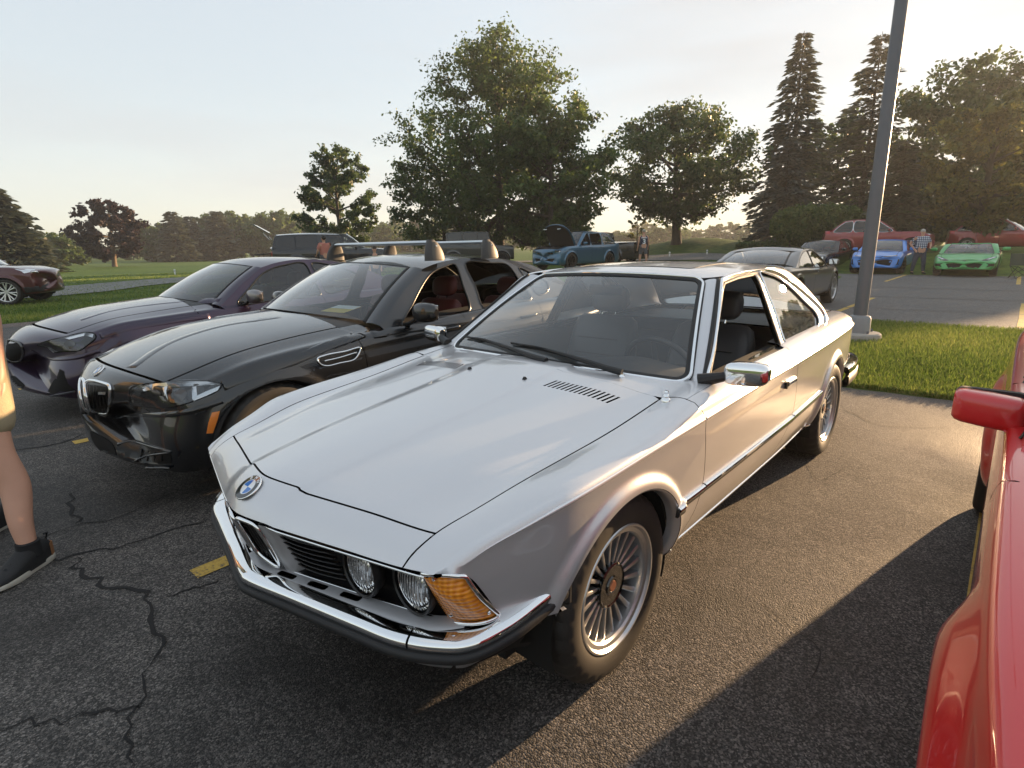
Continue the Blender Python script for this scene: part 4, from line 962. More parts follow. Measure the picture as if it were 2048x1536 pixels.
 # cowl between hood and windscreen
 cw=np.concatenate([np.stack([np.full(50,rear_s-.004),np.linspace(10.85,TOP-10.85,50)],1),np.array([(-.552-.125*(min(abs(S.pos(np.array([-.6]),np.array([u]))[0,1]),.70)/.70)**2,u)for u in np.linspace(TOP-10.2,10.2,50)])])
 panel('cowl',fn,uv(cw),SILVER,root,step=(.03,.03),flange=.004,lift=-.0015)
 for mir in(False,True):
  lp=np.concatenate([np.stack([np.full(6,-.4615),np.linspace(9.58,10.84,6)],1),np.stack([np.linspace(-.47,-.74,10),np.full(10,10.84)],1),np.stack([np.linspace(-.74,-.47,10),np.full(10,9.58)],1)])
  panel('scuttle_corner',fn,uv(lp),SILVER,root,step=(.03,.03),flange=.004,mirror=mir)
 # rear deck lid
 td=np.concatenate([np.stack([np.full(40,-2.95),np.linspace(SEAM+.05,TOP-SEAM-.05,40)],1),np.stack([np.full(40,-3.655),np.linspace(TOP-SEAM-.05,SEAM+.05,40)],1)])
 panel('boot_lid',fn,uv(td),SILVER,root,step=(.05,.05))
 pd=np.concatenate([np.stack([np.full(40,-2.3),np.linspace(SEAM-.05,TOP-SEAM+.05,40)],1),np.stack([np.full(40,-2.945),np.linspace(TOP-SEAM+.05,SEAM-.05,40)],1)])
 panel('rear_parcel_panel',fn,uv(pd),LEATHER,root,step=(.06,.06),lift=-.03)
 # tail panel
 G=[]
 for u in np.linspace(.8,TOP-.8,60):
  P,N=S(np.array([-3.655]),np.array([u]));p=P[0];G.append([p,(p[0]-.02,p[1]*.985,p[2]*.99),(-3.74,p[1]*.9,.35+(p[2]-.35)*.9),(-3.74,0.0,.35+(p[2]-.35)*.9)])
 V,F=grid_vf(np.array(G));fix_normals(mesh_obj('tail_panel',V,F,SILVER,root))
 # dark inner shell so that gaps read black
 ss=np.linspace(-3.6,.80,90);us=np.linspace(.5,TOP-.5,110)
 Pm,Nm=S(np.repeat(ss,len(us)),np.tile(us,len(ss)));Pm=Pm-Nm*.016;Pm=Pm.reshape(len(ss),len(us),3)
 V,F=grid_vf(Pm);C=V[F].mean(1);keep=np.ones(len(F),bool)
 for cx in(FA,RA):keep&=~((np.hypot(C[:,0]-cx,C[:,2]-WZ)<AR+.03)&(np.abs(C[:,1])>.5)&(C[:,2]<.72))
 keep&=~((C[:,0]<-.56)&(C[:,0]>-3.0)&(np.abs(C[:,1])<.70)&(C[:,2]>.80))
 keep&=~((C[:,0]>.50)&(C[:,2]<.655)&(np.abs(C[:,1])>.0)&(C[:,2]>.40))
 mesh_obj('inner_shell',V,F[keep],DARK,root)
 mb=MB();mb.box((-1.4,0,.24),(3.6,1.30,.06));mb.box((.2,0,.35),(.7,1.0,.22));mb.box((.42,0,.42),(.10,1.24,.30));mb.build('floor_pan',DARK,root)

 # ---------------------------------------------------------------- greenhouse
 def Gy(x,z):return .775-.16*(z-.875)/.335-.015*(x+1.5)**2-.05*np.clip((z-1.20)/.1,0,1)**2
 def gfn(a,b):
  a=np.asarray(a,float);b=np.asarray(b,float);P=np.stack([a,Gy(a,b),b],-1);e=.01
  n=np.stack([-(Gy(a+e,b)-Gy(a-e,b))/(2*e),np.ones_like(a),-(Gy(a,b+e)-Gy(a,b-e))/(2*e)],-1)
  return P,n/np.linalg.norm(n,axis=-1)[...,None]
 # windscreen surface: v across (-1..1), t up (0..1)
 def wsfn(v,t):
  v=np.asarray(v,float);t=np.asarray(t,float)
  yb,yt=.700,.498
  base=np.stack([-.540-.125*v*v,yb*v,.893-.029*v*v],-1);top=np.stack([-1.15-.07*v*v,yt*v,1.258-.020*v*v],-1)
  P=base+(top-base)*t[...,None];n0=np.array([.52,0,.85]);P=P+n0*(.018*4*t*(1-t))[...,None]
  return P
 def wsf(v,t):
  e=.01;P=wsfn(v,t);n=np.cross(wsfn(v,t+e)-wsfn(v,t-e),wsfn(v+e,t)-wsfn(v-e,t));n=n/np.linalg.norm(n,axis=-1)[...,None]
  n=np.where(n[...,2:3]<0,-n,n);return P,n
 def rr(w0,w1,h0,h1,rc,n=6,ry=None):
  ry=ry or rc;P=[]
  for cx,cy_,a0 in((w1-rc,h1-ry,0),(w0+rc,h1-ry,90),(w0+rc,h0+ry,180),(w1-rc,h0+ry,270)):
   for k in range(n+1):
    a=math.radians(a0+90*k/n);P.append((cx+rc*math.cos(a),cy_+ry*math.sin(a)))
  return np.array(P)
 def dense(P,step=.03):
  P=np.concatenate([P,P[:1]]);out=[]
  for a,b in zip(P[:-1],P[1:]):
   n=max(1,int(np.linalg.norm(b-a)/step));out+=[a+(b-a)*k/n for k in range(n)]
  return np.array(out)
 gl=dense(rr(-1.0,1.0,.0,1.0,.09,6,.085),.05)
 panel('windscreen',wsf,gl,CLEAR,root,step=(.06,.06),flange=0)
 strip_on('windscreen_seal',wsf,gl,.036,.008,RUBBER,root,closed=True)
 strip_on('windscreen_trim',wsf,dense(rr(-1.008,1.008,-.012,1.012,.095,6,.09),.05),.016,.013,CHROME,root,closed=True)
 # side window apertures in (x, z)
 outer=[(-.640,.850),(-.852,.985),(-1.056,1.135),(-1.150,1.208),(-1.200,1.236),(-1.30,1.249),(-1.55,1.259),(-1.78,1.261),(-1.94,1.251),(-2.06,1.225),(-2.20,1.172),
    (-2.37,1.10),(-2.54,1.020),(-2.615,.972),(-2.635,.938),(-2.59,.900),(-2.48,.880),(-2.25,.874),(-1.6,.868),(-1.0,.864),(-.70,.858)]
 oc=crv(outer,150,closed=True)
 fg=dense(np.array([(-.690,.868),(-.855,.975),(-1.060,1.126),(-1.160,1.200),(-1.215,1.225),(-1.40,1.238),(-1.655,1.243),(-1.640,1.12),(-1.618,.99),(-1.600,.872)]),.04)
 qg=crv([(-1.745,1.243),(-1.90,1.234),(-2.03,1.200),(-2.18,1.135),(-2.34,1.045),(-2.46,.975),(-2.475,.940),(-2.42,.905),(-2.25,.884),(-1.95,.878),(-1.70,.876),(-1.72,1.05)],90,closed=True)
 DKPIL=pbr('pillar_black',(0.02,0.018,0.017),0.32)
 for mir in(False,True):
  my=-1 if mir else 1
  # silver surround from belt to roof, cut round the openings
  ring=panel('side_frame',gfn,oc,DKPIL,root,holes=[fg,qg],step=(.04,.04),mirror=mir,flange=.02)
  # door glass wound most of the way down leaves its top edge; the quarter glass is shut
  low=np.array([(-1.592,.868),(-1.602,.905),(-1.25,.893),(-1.10,.872)])
  panel('door_glass',gfn,dense(low[::-1],.04),CLEAR_SIDE,root,step=(.03,.03),flange=0,mirror=mir,lift=-.012)
  panel('quarter_glass',gfn,qg,CLEAR_SIDE,root,step=(.05,.05),flange=0,mirror=mir,lift=-.008)
  strip_on('window_trim',gfn,oc,.018,.012,CHROME,root,mir,closed=True)
  strip_on('window_seal',gfn,fg,.012,.006,RUBBER,root,mir,closed=True)
  strip_on('quarter_trim',gfn,qg,.009,.006,CHROME,root,mir,closed=True)
  strip_on('door_pillar_trim',gfn,lseg((-1.672,1.240),(-1.655,1.11),(-1.632,.98),(-1.612,.870)),.006,.006,CHROME,root,mir)
  strip_on('belt_trim',gfn,lseg((-.66,.855),(-1.0,.861),(-1.6,.865),(-2.25,.871),(-2.50,.878)),.020,.016,CHROME,root,mir)
  # front pillar skin: between windscreen edge and side frame
  t=np.linspace(-.01,1.0,30);A=wsf(np.full(30,1.012),t)[0]
  ob=crv([(-.612,.845),(-.640,.850),(-.852,.985),(-1.056,1.135),(-1.150,1.208),(-1.200,1.236)],30);Bp=gfn(ob[:,0],ob[:,1])[0]
  mid=(A+Bp)/2;outw=np.stack([.35*np.ones(30),np.full(30,.5),np.full(30,.6)],1);outw/=np.linalg.norm(outw[0])
  G=np.stack([A-outw*.004,A*.75+Bp*.25+outw*.009,mid+outw*.014,A*.25+Bp*.75+outw*.010,Bp],1)*(1,my,1)
  V,F=grid_vf(G);fix_normals(mesh_obj('front_pillar',V,F,SILVER,root))
  # dark rubber gutter down the front pillar
  gp=A*.22+Bp*.78+outw*.013;V,F=sweep_vf(gp*(1,my,1),[(-.010,-.004),(-.009,.005),(0,.008),(.009,.005),(.010,-.004)],outw*(1,my,1));fix_normals(mesh_obj('rain_gutter',V,F,RUBBER,root))
  foot=MB();foot.tube([tuple(gp[0]*(1,my,1)),(gp[0][0]+.03,(gp[0][1]+.012)*my,gp[0][2]-.010),(gp[0][0]+.055,(gp[0][1]+.016)*my,gp[0][2]-.020)],.013,8);foot.build('gutter_foot',RUBBER,root)
 # roof: from windscreen top to rear window top, edges at the gutters
 xs=np.linspace(0,1,36);vs_=np.linspace(-1,1,41);G=np.zeros((36,41,3))
 prof=pchip([-2.52,-2.4,-2.2,-1.8,-1.4,-1.25,-1.155],[1.250,1.272,1.292,1.306,1.295,1.279,1.263])
 for i,t in enumerate(xs):
  x0=-1.155+t*(-2.50+1.155)
  for j,v in enumerate(vs_):
   bow=.075*(1-t)-.02*t
   x=x0-bow*v*v
   hw=.500+.085*min(1,t/.12)**.7-.075*max(0,(t-.55)/.45)**1.3
   edge=float(np.interp(x,[-2.52,-2.2,-1.94,-1.78,-1.55,-1.2],[1.235,1.262,1.268,1.271,1.269,1.245]))
   G[i,j]=(x,hw*v,prof(x0)+(edge-prof(x0))*(abs(v)**2.6))
 V,F=grid_vf(G);roof=fix_normals(mesh_obj('roof',V,F,SILVER,root))
 for e in(0,-1):
  p=G[2:,e];q=p.copy();sg=-1 if e==0 else 1
  ob=np.array([(x,Gy(x,z)*sg,z)for x,z in zip(p[:,0],np.interp(p[:,0],[-2.5,-2.2,-2.06,-1.94,-1.78,-1.55,-1.30,-1.2],[1.04,1.172,1.225,1.251,1.261,1.259,1.249,1.236]))])
  m=p[:,0]>-2.0;GG=np.stack([p[m],(p[m]*.5+ob[m]*.5)+(0,.006*sg,.004),ob[m]],1);V,F=grid_vf(GG);fix_normals(mesh_obj('roof_rail',V,F,SILVER,root))
 for mir in(False,True):
  my=-1 if mir else 1
  ob=crv([(-1.94,1.251),(-2.06,1.225),(-2.20,1.172),(-2.37,1.10),(-2.54,1.020),(-2.63,.95),(-2.66,.89)],26);Bp=gfn(ob[:,0],ob[:,1])[0]
  re0=[G[i,-1]for i in range(36)if G[i,-1][0]<-1.95][::4]
  A=crv(re0+[(-2.60,.535,1.185),(-2.76,.565,1.095),(-2.92,.595,1.00),(-3.01,.615,.94),(-3.06,.62,.90)],26)
  Q=np.stack([Bp,Bp*.75+A*.25+(0,.012,.009),(A+Bp)/2+(0,.014,.013),Bp*.25+A*.75+(-.002,.006,.006),A],1)
  Q[:6]=Q[:6]*np.linspace(0,1,6)[:,None,None]+np.stack([Bp[:6]*(1-t)+A[:6]*t for t in(0,.25,.5,.75,1)],1)*(1-np.linspace(0,1,6))[:,None,None]
  V,F=grid_vf(Q*(1,my,1));fix_normals(mesh_obj('rear_pillar',V,F,SILVER,root))
 # sunroof seam
 def roof_pt(fx,v):
  i=fx*35;a=int(min(i,34));t=i-a;j=(v+1)*20;b=int(min(j,39));w=j-b
  return(G[a,b]*(1-t)+G[a+1,b]*t)*(1-w)+(G[a,b+1]*(1-t)+G[a+1,b+1]*t)*w
 lp=[roof_pt(f_,v)+(0,0,.0012)for f_,v in dense(rr(.16,.52,-.62,.62,.03,3,.05),.06)]
 V,F=sweep_vf(np.array(lp),[(-.003,-.002),(-.003,.001),(.003,.001),(.003,-.002)],(0,0,1),closed=True);mesh_obj('sunroof_seam',V,F,RUBBER,root)
 # rear window
 def rwf(v,t):
  v=np.asarray(v,float);t=np.asarray(t,float)
  top=np.stack([-2.50+.02*v*v,.50*v,1.252-.012*v*v],-1);bt=np.stack([-3.03+.05*v*v,.605*v,.915-.01*v*v],-1)
  P=top+(bt-top)*t[...,None]+np.array([-.5,0,.8])*(.02*4*t*(1-t))[...,None]
  return P,np.broadcast_to(np.array([-.54,0,.84]),P.shape)
 panel('rear_window',rwf,dense(rr(-.97,.97,.02,.98,.08,5,.07),.05),CLEAR,root,step=(.08,.08),flange=0)
 strip_on('rear_window_trim',rwf,dense(rr(-.985,.985,.0,1.0,.09,5,.08),.05),.03,.010,RUBBER,root,closed=True)
 # ---------------------------------------------------------------- nose face
 def Tp(y,dx=0,dz=0):return np.array([.8598-.28*(math.sqrt(y*y+.0025)-.05)-.004+dx,y,float(np.interp(abs(y),[0,.14,.166,.40,.60,.71],[.656,.652,.648,.642,.637,.637]))+dz])
 def Bt(y,dx=0,dz=0):return np.array([.790-.277*(math.sqrt(y*y+.0025)-.05)+dx,y,.470+dz])
 BEZ=pbr('grille_black',(0.008,0.008,0.009),0.35)
 ys=np.linspace(-.66,.66,60)
 V,F=grid_vf(np.array([[Tp(y,-.002,-.006),Tp(y,-.02,-.01),Tp(y,-.085,-.012),Bt(y,-.05,.02),Bt(y,-.05,.0),Bt(y,-.002,-.002)]for y in ys]));fix_normals(mesh_obj('grille_recess',V,F,BEZ,root))
 LENS=fluted_lens();MIRR=pbr('lamp_reflector',(0.82,0.82,0.83),0.12,1.0,bump=0.5,bscale=40)
 for sg in(1,-1):
  # bright upper and lower mouldings of the grille opening
  for c,w,nm in(([Tp(y*sg,.001,-.004)for y in np.linspace(.135,.655,30)],.009,'grille_trim'),([Bt(y*sg,.0,.001)for y in np.linspace(.12,.66,30)],.010,'grille_trim')):
   V,F=tube_vf(c,w/2,8,flat=.8);mesh_obj(nm,V,F,CHROME,root)
  # horizontal slats
  for k in range(7):
   t=(k+.8)/7.6;c=[]
   for y in np.linspace(.135,.315,14):
    a,b=Tp(y*sg,-.016,-.012),Bt(y*sg,-.016,.004);c.append(a+(b-a)*t+(-.010*((y-.225)/.09)**2,0,0))
   V,F=sweep_vf(c,[(-.012,-.0022),(.008,-.0022),(.012,0),(.008,.0022),(-.012,.0022)],(-.35,0,.94));fix_normals(mesh_obj('grille_slat',V,F,BEZ,root))
  # inner silver pillar between kidney and grille
  q=[(.092,-.03),(.097,-.002),(.104,.004),(.122,.003),(.131,-.003),(.135,-.03)]
  V,F=grid_vf(np.array([[Tp(y*sg,d,-.003)*(1-t)+Bt(y*sg,d,-.002)*t for k,(y,d)in enumerate(q)]for t in np.linspace(0,1,10)]));fix_normals(mesh_obj('grille_pillar',V,F,SATIN,root))
  # round headlamps in deep black tubes
  for y,zc in((.395,.557),(.565,.555)):
   y*=sg;x=.5*(Tp(y)[0]+Bt(y)[0])-.022
   mb=MB();mb.lathe([(.072,.004),(.076,.008),(.080,.006),(.081,-.01),(.075,-.02),(.070,-.035),(.067,-.035)],'x',40,(x,y,zc));o=mb.build('headlamp',BEZ,root)
   mb=MB();mb.lathe([(.0005,.012),(.028,.0105),(.050,.005),(.061,-.003),(.0665,-.010),(.0665,-.016)],'x',40,(x,y,zc));mb.build('lens',LENS,o)
   mb=MB();mb.lathe([(.0665,-.014),(.056,-.034),(.038,-.052),(.015,-.060),(.0005,-.060)],'x',40,(x,y,zc));mb.build('reflector',MIRR,o)
   mb=MB();mb.lathe([(.069,-.012),(.070,-.006),(.0675,-.003),(.0655,-.008)],'x',40,(x,y,zc));mb.build('retaining_ring',CHROME,o)
   mb=MB();mb.lathe([(.016,-.03),(.016,-.018),(.0005,-.014)],'x',16,(x,y,zc));mb.build('bulb_shield',CHROME,o)
  # kidney grille
  kp=[(.016,.648),(.055,.650),(.086,.642),(.096,.600),(.098,.530),(.092,.488),(.074,.480),(.040,.498),(.018,.520),(.013,.580)]
  kc=crv(kp,60,closed=True)
  def K(y,z,d=0.0):return np.array([.872-.062*(.655-z)/.18-.27*y+d,y*sg,z])
  P=np.array([K(a,b,-.004)for a,b in kc]);V,F=sweep_vf(P,[(-.006,-.006),(-.006,.006),(0,.010),(.006,.006),(.006,-.006)],(1,0,.2),closed=True);kid=fix_normals(mesh_obj('kidney_grille',V,F,CHROME,root))
  P0=np.array([K(a,b,-.006)for a,b in kc]);P1=np.array([K(a,b,-.045)for a,b in kc]);G=np.stack([P0,P1],1);G=np.concatenate([G,G[:1]]);V,F=grid_vf(G);mesh_obj('kidney_shell',V,F,BEZ,kid)
  mb=MB();cc=np.array([K(.055,.565,-.045)]);V=np.concatenate([P1,cc]);mb.add(V,[[i,(i+1)%60,60]for i in range(60)]);mb.build('kidney_back',DARK,kid)
  for k in range(5):
   y=.028+k*.0132;zt,zb=.646,.512-.35*max(0,y-.02)
   V,F=sweep_vf([K(y,z,-.014)for z in np.linspace(zb,zt,8)],[(-.0016,-.008),(.0016,-.008),(.0016,.006),(-.0016,.006)],(1,0,.3));fix_normals(mesh_obj('kidney_slat',V,F,BEZ,kid))
  # orange corner lamp wrapping the corner
  ORG=MATS.get('orange_lens')or orange_lens()
  a,b,c,d=np.array([.684,.640,.638]),np.array([.632,.712,.642]),np.array([.524,.745,.484]),np.array([.610,.645,.474])
  G=np.zeros((19,15,3))
  for i in range(19):
   for j in range(15):
    p,q=i/18,j/14
    base=(a*(1-p)+b*p)*(1-q)+(d*(1-p)+c*p)*q
    bul=.030*(4*p*(1-p))**.8*(.25+.75*min(1,q*2.5))+.008*4*q*(1-q)
    # rounded upper outer corner
    cut=.018*max(0,p-.55)**1.5*max(0,1-q*1.8)*6
    G[i,j]=base+np.array([.62,.75,.1])*bul+np.array([-.55,.25,-.45])*cut
  V,F=grid_vf(G*(1,sg,1));lamp=fix_normals(mesh_obj('corner_lamp',V,F,ORG,root))
  rim=np.concatenate([G[:,0],G[-1,1:]]);rim=crv(rim[::2],50)+np.array([.004,.006,.003])
  V,F=tube_vf(rim*(1,sg,1),.0065,8);mesh_obj('lamp_trim',V,F,CHROME,lamp)
  V,F=tube_vf((crv(np.concatenate([G[:,-1]])[::2],30)+np.array([.003,.004,-.004]))*(1,sg,1),.005,8);mesh_obj('lamp_trim',V,F,CHROME,lamp)
  G2=G-np.array([.62,.75,0])*.035;V,F=grid_vf(G2*(1,sg,1));mesh_obj('lamp_housing',V,F,BEZ,lamp)
  for p,q in((5,1),(16,12),(2,12)):
   mb=MB();pp=G[p,q]*(1,sg,1)+np.array([.003,.004*sg,0]);mb.lathe([(.0005,.003),(.004,.002),(.005,-.004)],'x',10,tuple(pp));mb.build('lamp_screw',CHROME,lamp)
 # lower apron with slots, sloping forward to the bumper
 def apr(a,b):  # a: y, b: 0 top .. 1 bottom
  a=np.asarray(a,float);b=np.asarray(b,float);r=np.sqrt(a*a+.0025)-.05
  x=.787-.277*r+.048*b-.07*np.clip((np.abs(a)-.60)/.12,0,1)**2;z=.474-.006*b-.012*b**4+.012*np.clip((np.abs(a)-.6)/.12,0,1)
  P=np.stack([x,a,z],-1);n=np.stack([.10+.6*b**3,.05*np.sign(a),.95-.3*b**3],-1);return P,n/np.linalg.norm(n,axis=-1)[...,None]
 lp=np.concatenate([np.stack([np.linspace(-.70,.70,80),np.zeros(80)],1),np.stack([np.linspace(.70,-.70,80),np.ones(80)],1)])
 hs=[np.array(rr(c-.034,c+.034,.30,.68,.010,3,.10))for c in(-.365,-.245,-.125,.125,.245,.365)]+[np.array(rr(c-.02,c+.02,.30,.68,.008,3,.10))for c in(-.035,.035)][:0]
 panel('front_apron',apr,lp*(1,.1),SILVER,root,holes=[h*(1,.1)for h in hs],step=(.025,.02),flange=.012)if False else panel('front_apron',lambda a,b:apr(a,b*10),lp*(1,.1),SATIN,root,holes=[h*(1,.1)for h in hs],step=(.02,.02),flange=.012)
 V,F=grid_vf(np.array([[apr(y,1.0)[0],apr(y,1.0)[0]+(-.01,0,-.05),apr(y,1.0)[0]+(-.10,0,-.05)]for y in np.linspace(-.7,.7,40)]));mesh_obj('apron_return',V,F,BEZ,root)
 # bumper: chrome upper blade, rubber lower, swept round the corners
 bp=crv([(.310,.807),(.42,.800),(.52,.785),(.625,.745),(.690,.668),(.733,.580),(.768,.44),(.824,.20),(.862,.045),(.869,.0)],130)
 path=np.concatenate([np.stack([bp[:,0],bp[:,1],np.full(130,.0)],1),np.stack([bp[::-1][1:,0],-bp[::-1][1:,1],np.full(129,.0)],1)])
 pz=np.interp(path[:,0],[.31,.42,.52,.65,.75,.87],[.052,.036,.020,.003,.0,.008])
 path[:,2]=pz
 tg=np.gradient(path,axis=0);nn=np.stack([tg[:,1],-tg[:,0],np.zeros(len(tg))],1);nn/=np.linalg.norm(nn,axis=1)[:,None]
 if nn[129,0]<0:nn=-nn
 def skin(sec):return np.array([[p+n*o+np.array([0,0,z])for o,z in sec]for p,n in zip(path,nn)])
 chs=[(-.062,.430),(-.060,.446),(-.052,.456),(-.042,.460),(-.020,.4555),(-.006,.450),(.000,.444),(.002,.434),(.000,.425),(-.008,.420),(-.016,.419)]
 jt=[0,17,70,86]
 for a,b in((0,57),(57,202),(202,259)):
  K_=skin(chs);K_[56]=K_[56]*.75+K_[57]*.25;K_[202]=K_[202]*.75+K_[201]*.25;V,F=grid_vf(K_[a:b]);fix_normals(mesh_obj('bumper_chrome',V,F,CHROME,root))
 V,F=grid_vf(skin([(-.018,.420),(.002,.4205),(.009,.416),(.011,.408),(.007,.396),(-.006,.387),(-.03,.384),(-.07,.382)]));fix_normals(mesh_obj('bumper_rubber',V,F,RUBBER,root))
 V,F=grid_vf(skin([(-.064,.45),(-.075,.34)]));mesh_obj('bumper_backing',V,F,BEZ,root)
 for e,sg in((0,1),(258,-1)):
  p=path[e];mb=MB();mb.box((p[0]-.012,p[1]-.022*sg,.41+p[2]),(.030,.060,.095),None,.012);mb.build('bumper_end_cap',RUBBER,root)
 # lower valance below the bumper; front run coloured dark to stand for shadow
 KK=skin([(-.045,.392),(-.062,.345),(-.075,.318),(-.11,.31)])
 for a,b,mt in((8,62,SILVER),(61,198,DARK),(197,251,SILVER)):V,F=grid_vf(KK[a:b]-(np.array([.05,0,0])if mt is DARK else 0));fix_normals(mesh_obj('lower_valance',V,F,mt,root))
 # rear bumper
 rp=crv([(-2.995,.835),(-3.3,.822),(-3.55,.775),(-3.70,.66),(-3.76,.4),(-3.775,0)],30);path2=np.concatenate([np.c_[rp,np.zeros(30)],np.c_[rp[::-1][1:,0],-rp[::-1][1:,1],np.zeros(29)]])
 tg=np.gradient(path2,axis=0);n2=np.stack([tg[:,1],-tg[:,0],np.zeros(len(tg))],1);n2/=np.linalg.norm(n2,axis=1)[:,None]
 if n2[29,0]>0:n2=-n2
 V,F=grid_vf(np.array([[p+n*o+np.array([0,0,z])for o,z in((-.05,.545),(0.0,.54),(.012,.52),(.012,.485),(0,.478))]for p,n in zip(path2,n2)]));fix_normals(mesh_obj('rear_bumper',V,F,CHROME,root))
 V,F=grid_vf(np.array([[p+n*o+np.array([0,0,z])for o,z in((0,.480),(.014,.476),(.016,.42),(0,.40),(-.06,.395))]for p,n in zip(path2,n2)]));fix_normals(mesh_obj('rear_bumper_rubber',V,F,RUBBER,root))
 # tail lamps
 RED=pbr('red_lens',(0.45,0.01,0.012),0.15,coat=1.0)
 for sg in(1,-1):
  mb=MB();mb.box((-3.725,.52*sg,.66),(.05,.34,.14),None,.015);mb.build('tail_lamp',RED,root)
 # ---------------------------------------------------------------- emblem on the nose
 hc=np.array([[.812,TOP/2]]);P,N=S(hc[:,0],hc[:,1]);roundel('emblem',P[0]+N[0]*.001,N[0],(1,0,0),.044,root)
 # washer jets, aerial base, wipers
 for sg in(1,-1):
  u=np.interp(-.163,-S.pos(np.full(100,-.277),np.linspace(11,TOP/2,100))[:,1],np.linspace(11,TOP/2,100));P,N=S(np.array([-.277]),np.array([u]));p=P[0]
  mb=MB();mb.add(*loft_vf([[(p[0]+a*.010,sg*p[1]+b*.008,p[2]-.002)for a,b in((1,1),(-1,1),(-1,-1),(1,-1))],[(p[0]+a*.003+.002,sg*p[1]+b*.004,p[2]+.010)for a,b in((1,1),(-1,1),(-1,-1),(1,-1))]]));fix_normals(mb.build('washer_jet',BLACK,hood,False))
 P,N=S(np.array([-.415]),np.array([10.55]));p=P[0]
 mb=MB();mb.lathe([(.0005,.040),(.007,.040),(.009,.034),(.007,.028),(.009,.026),(.012,.018),(.010,.014),(.016,.010),(.019,.004),(.019,-.004)],'z',20,tuple(p));mb.build('aerial_base',CHROME,root)
 def wiper(pv,tipv,midk,r0):
  a=wsf(np.array([tipv[0]]),np.array([tipv[1]]));b=wsf(np.array([tipv[2]]),np.array([tipv[3]]));n=a[1][0]
  A,B=a[0][0]+n*.012,b[0][0]+n*.012
  mb=MB();mb.tube(crv([A,A*.5+B*.5+n*.004,B],14),.006,6);blade=mb.build('wiper',RUBBER,root)
  k=A*(1-midk)+B*midk+n*.012
  mb=MB();mb.tube(crv([A*.8+B*.2+n*.006,A*.5+B*.5+n*.016,A*.2+B*.8+n*.006],10),.0055,6);mb.build('wiper_bridge',BLACK,blade)
  pv=np.array(pv)
  mb=MB();mb.tube(crv([pv+(0,0,.016),pv*.85+k*.15+n*.020,pv*.5+k*.5+n*.016,k],16),np.linspace(.015,.007,16),8);mb.build('wiper_arm',BLACK,blade)
  mb=MB();mb.lathe([(.0005,.012),(.011,.010),(.013,.0),(.017,-.005),(.018,-.015)],'z',16,tuple(pv));mb.build('wiper_spindle',CHROME,blade)
 WIPERS(wiper,wsf)
 # door mirrors
 for sg in(1,-1):
  mb=MB();rings=[]
  for t,sx,sz in((0,.55,.62),(.05,.80,.84),(.14,.94,.96),(.30,1,1),(.72,1.0,.98),(.88,.92,.88),(.96,.74,.70),(1.0,.50,.46)):
   y=.832+.158*t;cx=-.705-.018*t;cz_=.918+.006*t
   ring=[(cx+.036*sx*math.copysign(abs(math.cos(a))**.55,math.cos(a)),y*sg,cz_+.046*sz*math.copysign(abs(math.sin(a))**.55,math.sin(a)))for a in np.linspace(0,2*np.pi,28,endpoint=False)]
   rings.append(ring)
  mb.add(*loft_vf(rings));m=fix_normals(mb.build('door_mirror',CHROME,root,True,50))
  mb=MB();mb.box((-.752,.912*sg,.921),(.006,.128,.072),None,.002);mb.build('mirror_glass',chrome('mirror_glass',(.8,.82,.84),.01),m)
  mb=MB();mb.tube(crv([(-.70,.845*sg,.908),(-.685,.800*sg,.895),(-.672,.762*sg,.885),(-.665,.74*sg,.880)],12),np.linspace(.018,.028,12),10);mb.build('mirror_stalk',BLACK,m)
 # wheels
 ALU=pbr('alpina_silver',(0.55,0.56,0.57),0.32,0.85,coat=.4,var=.08,vscale=14)
 GLB=pbr('gloss_black',(0.006,0.006,0.006),0.08,coat=1.0);BRZ=pbr('badge_bronze',(0.30,0.13,0.08),0.35,0.6)
 wp=make_wheel('turbine',.318,.213,.222,dict(q=2,n=20,hub=.078,wi=.011,wo=.020,th=.036,dish=.040,edge=.030,mat=ALU,hub_mat=GLB,badge=BRZ,lip=.020,bow=1.2,hubup=.012,back=pbr('brake_grey',(.05,.05,.05),.5,.6)))
 for x,yy in((0.012,.808),(-2.622,.822)):
  for sg in(1,-1):place_wheel(root,wp,x,yy,.318,sg,0.0,.07)
 for x in(0.0,-2.626):
  mb=MB();mb.tube([(x,-.7,.31),(x,.7,.31)],.05,8);mb.build('axle',DARK,root)
 silver_interior(root,wsf)
 return root
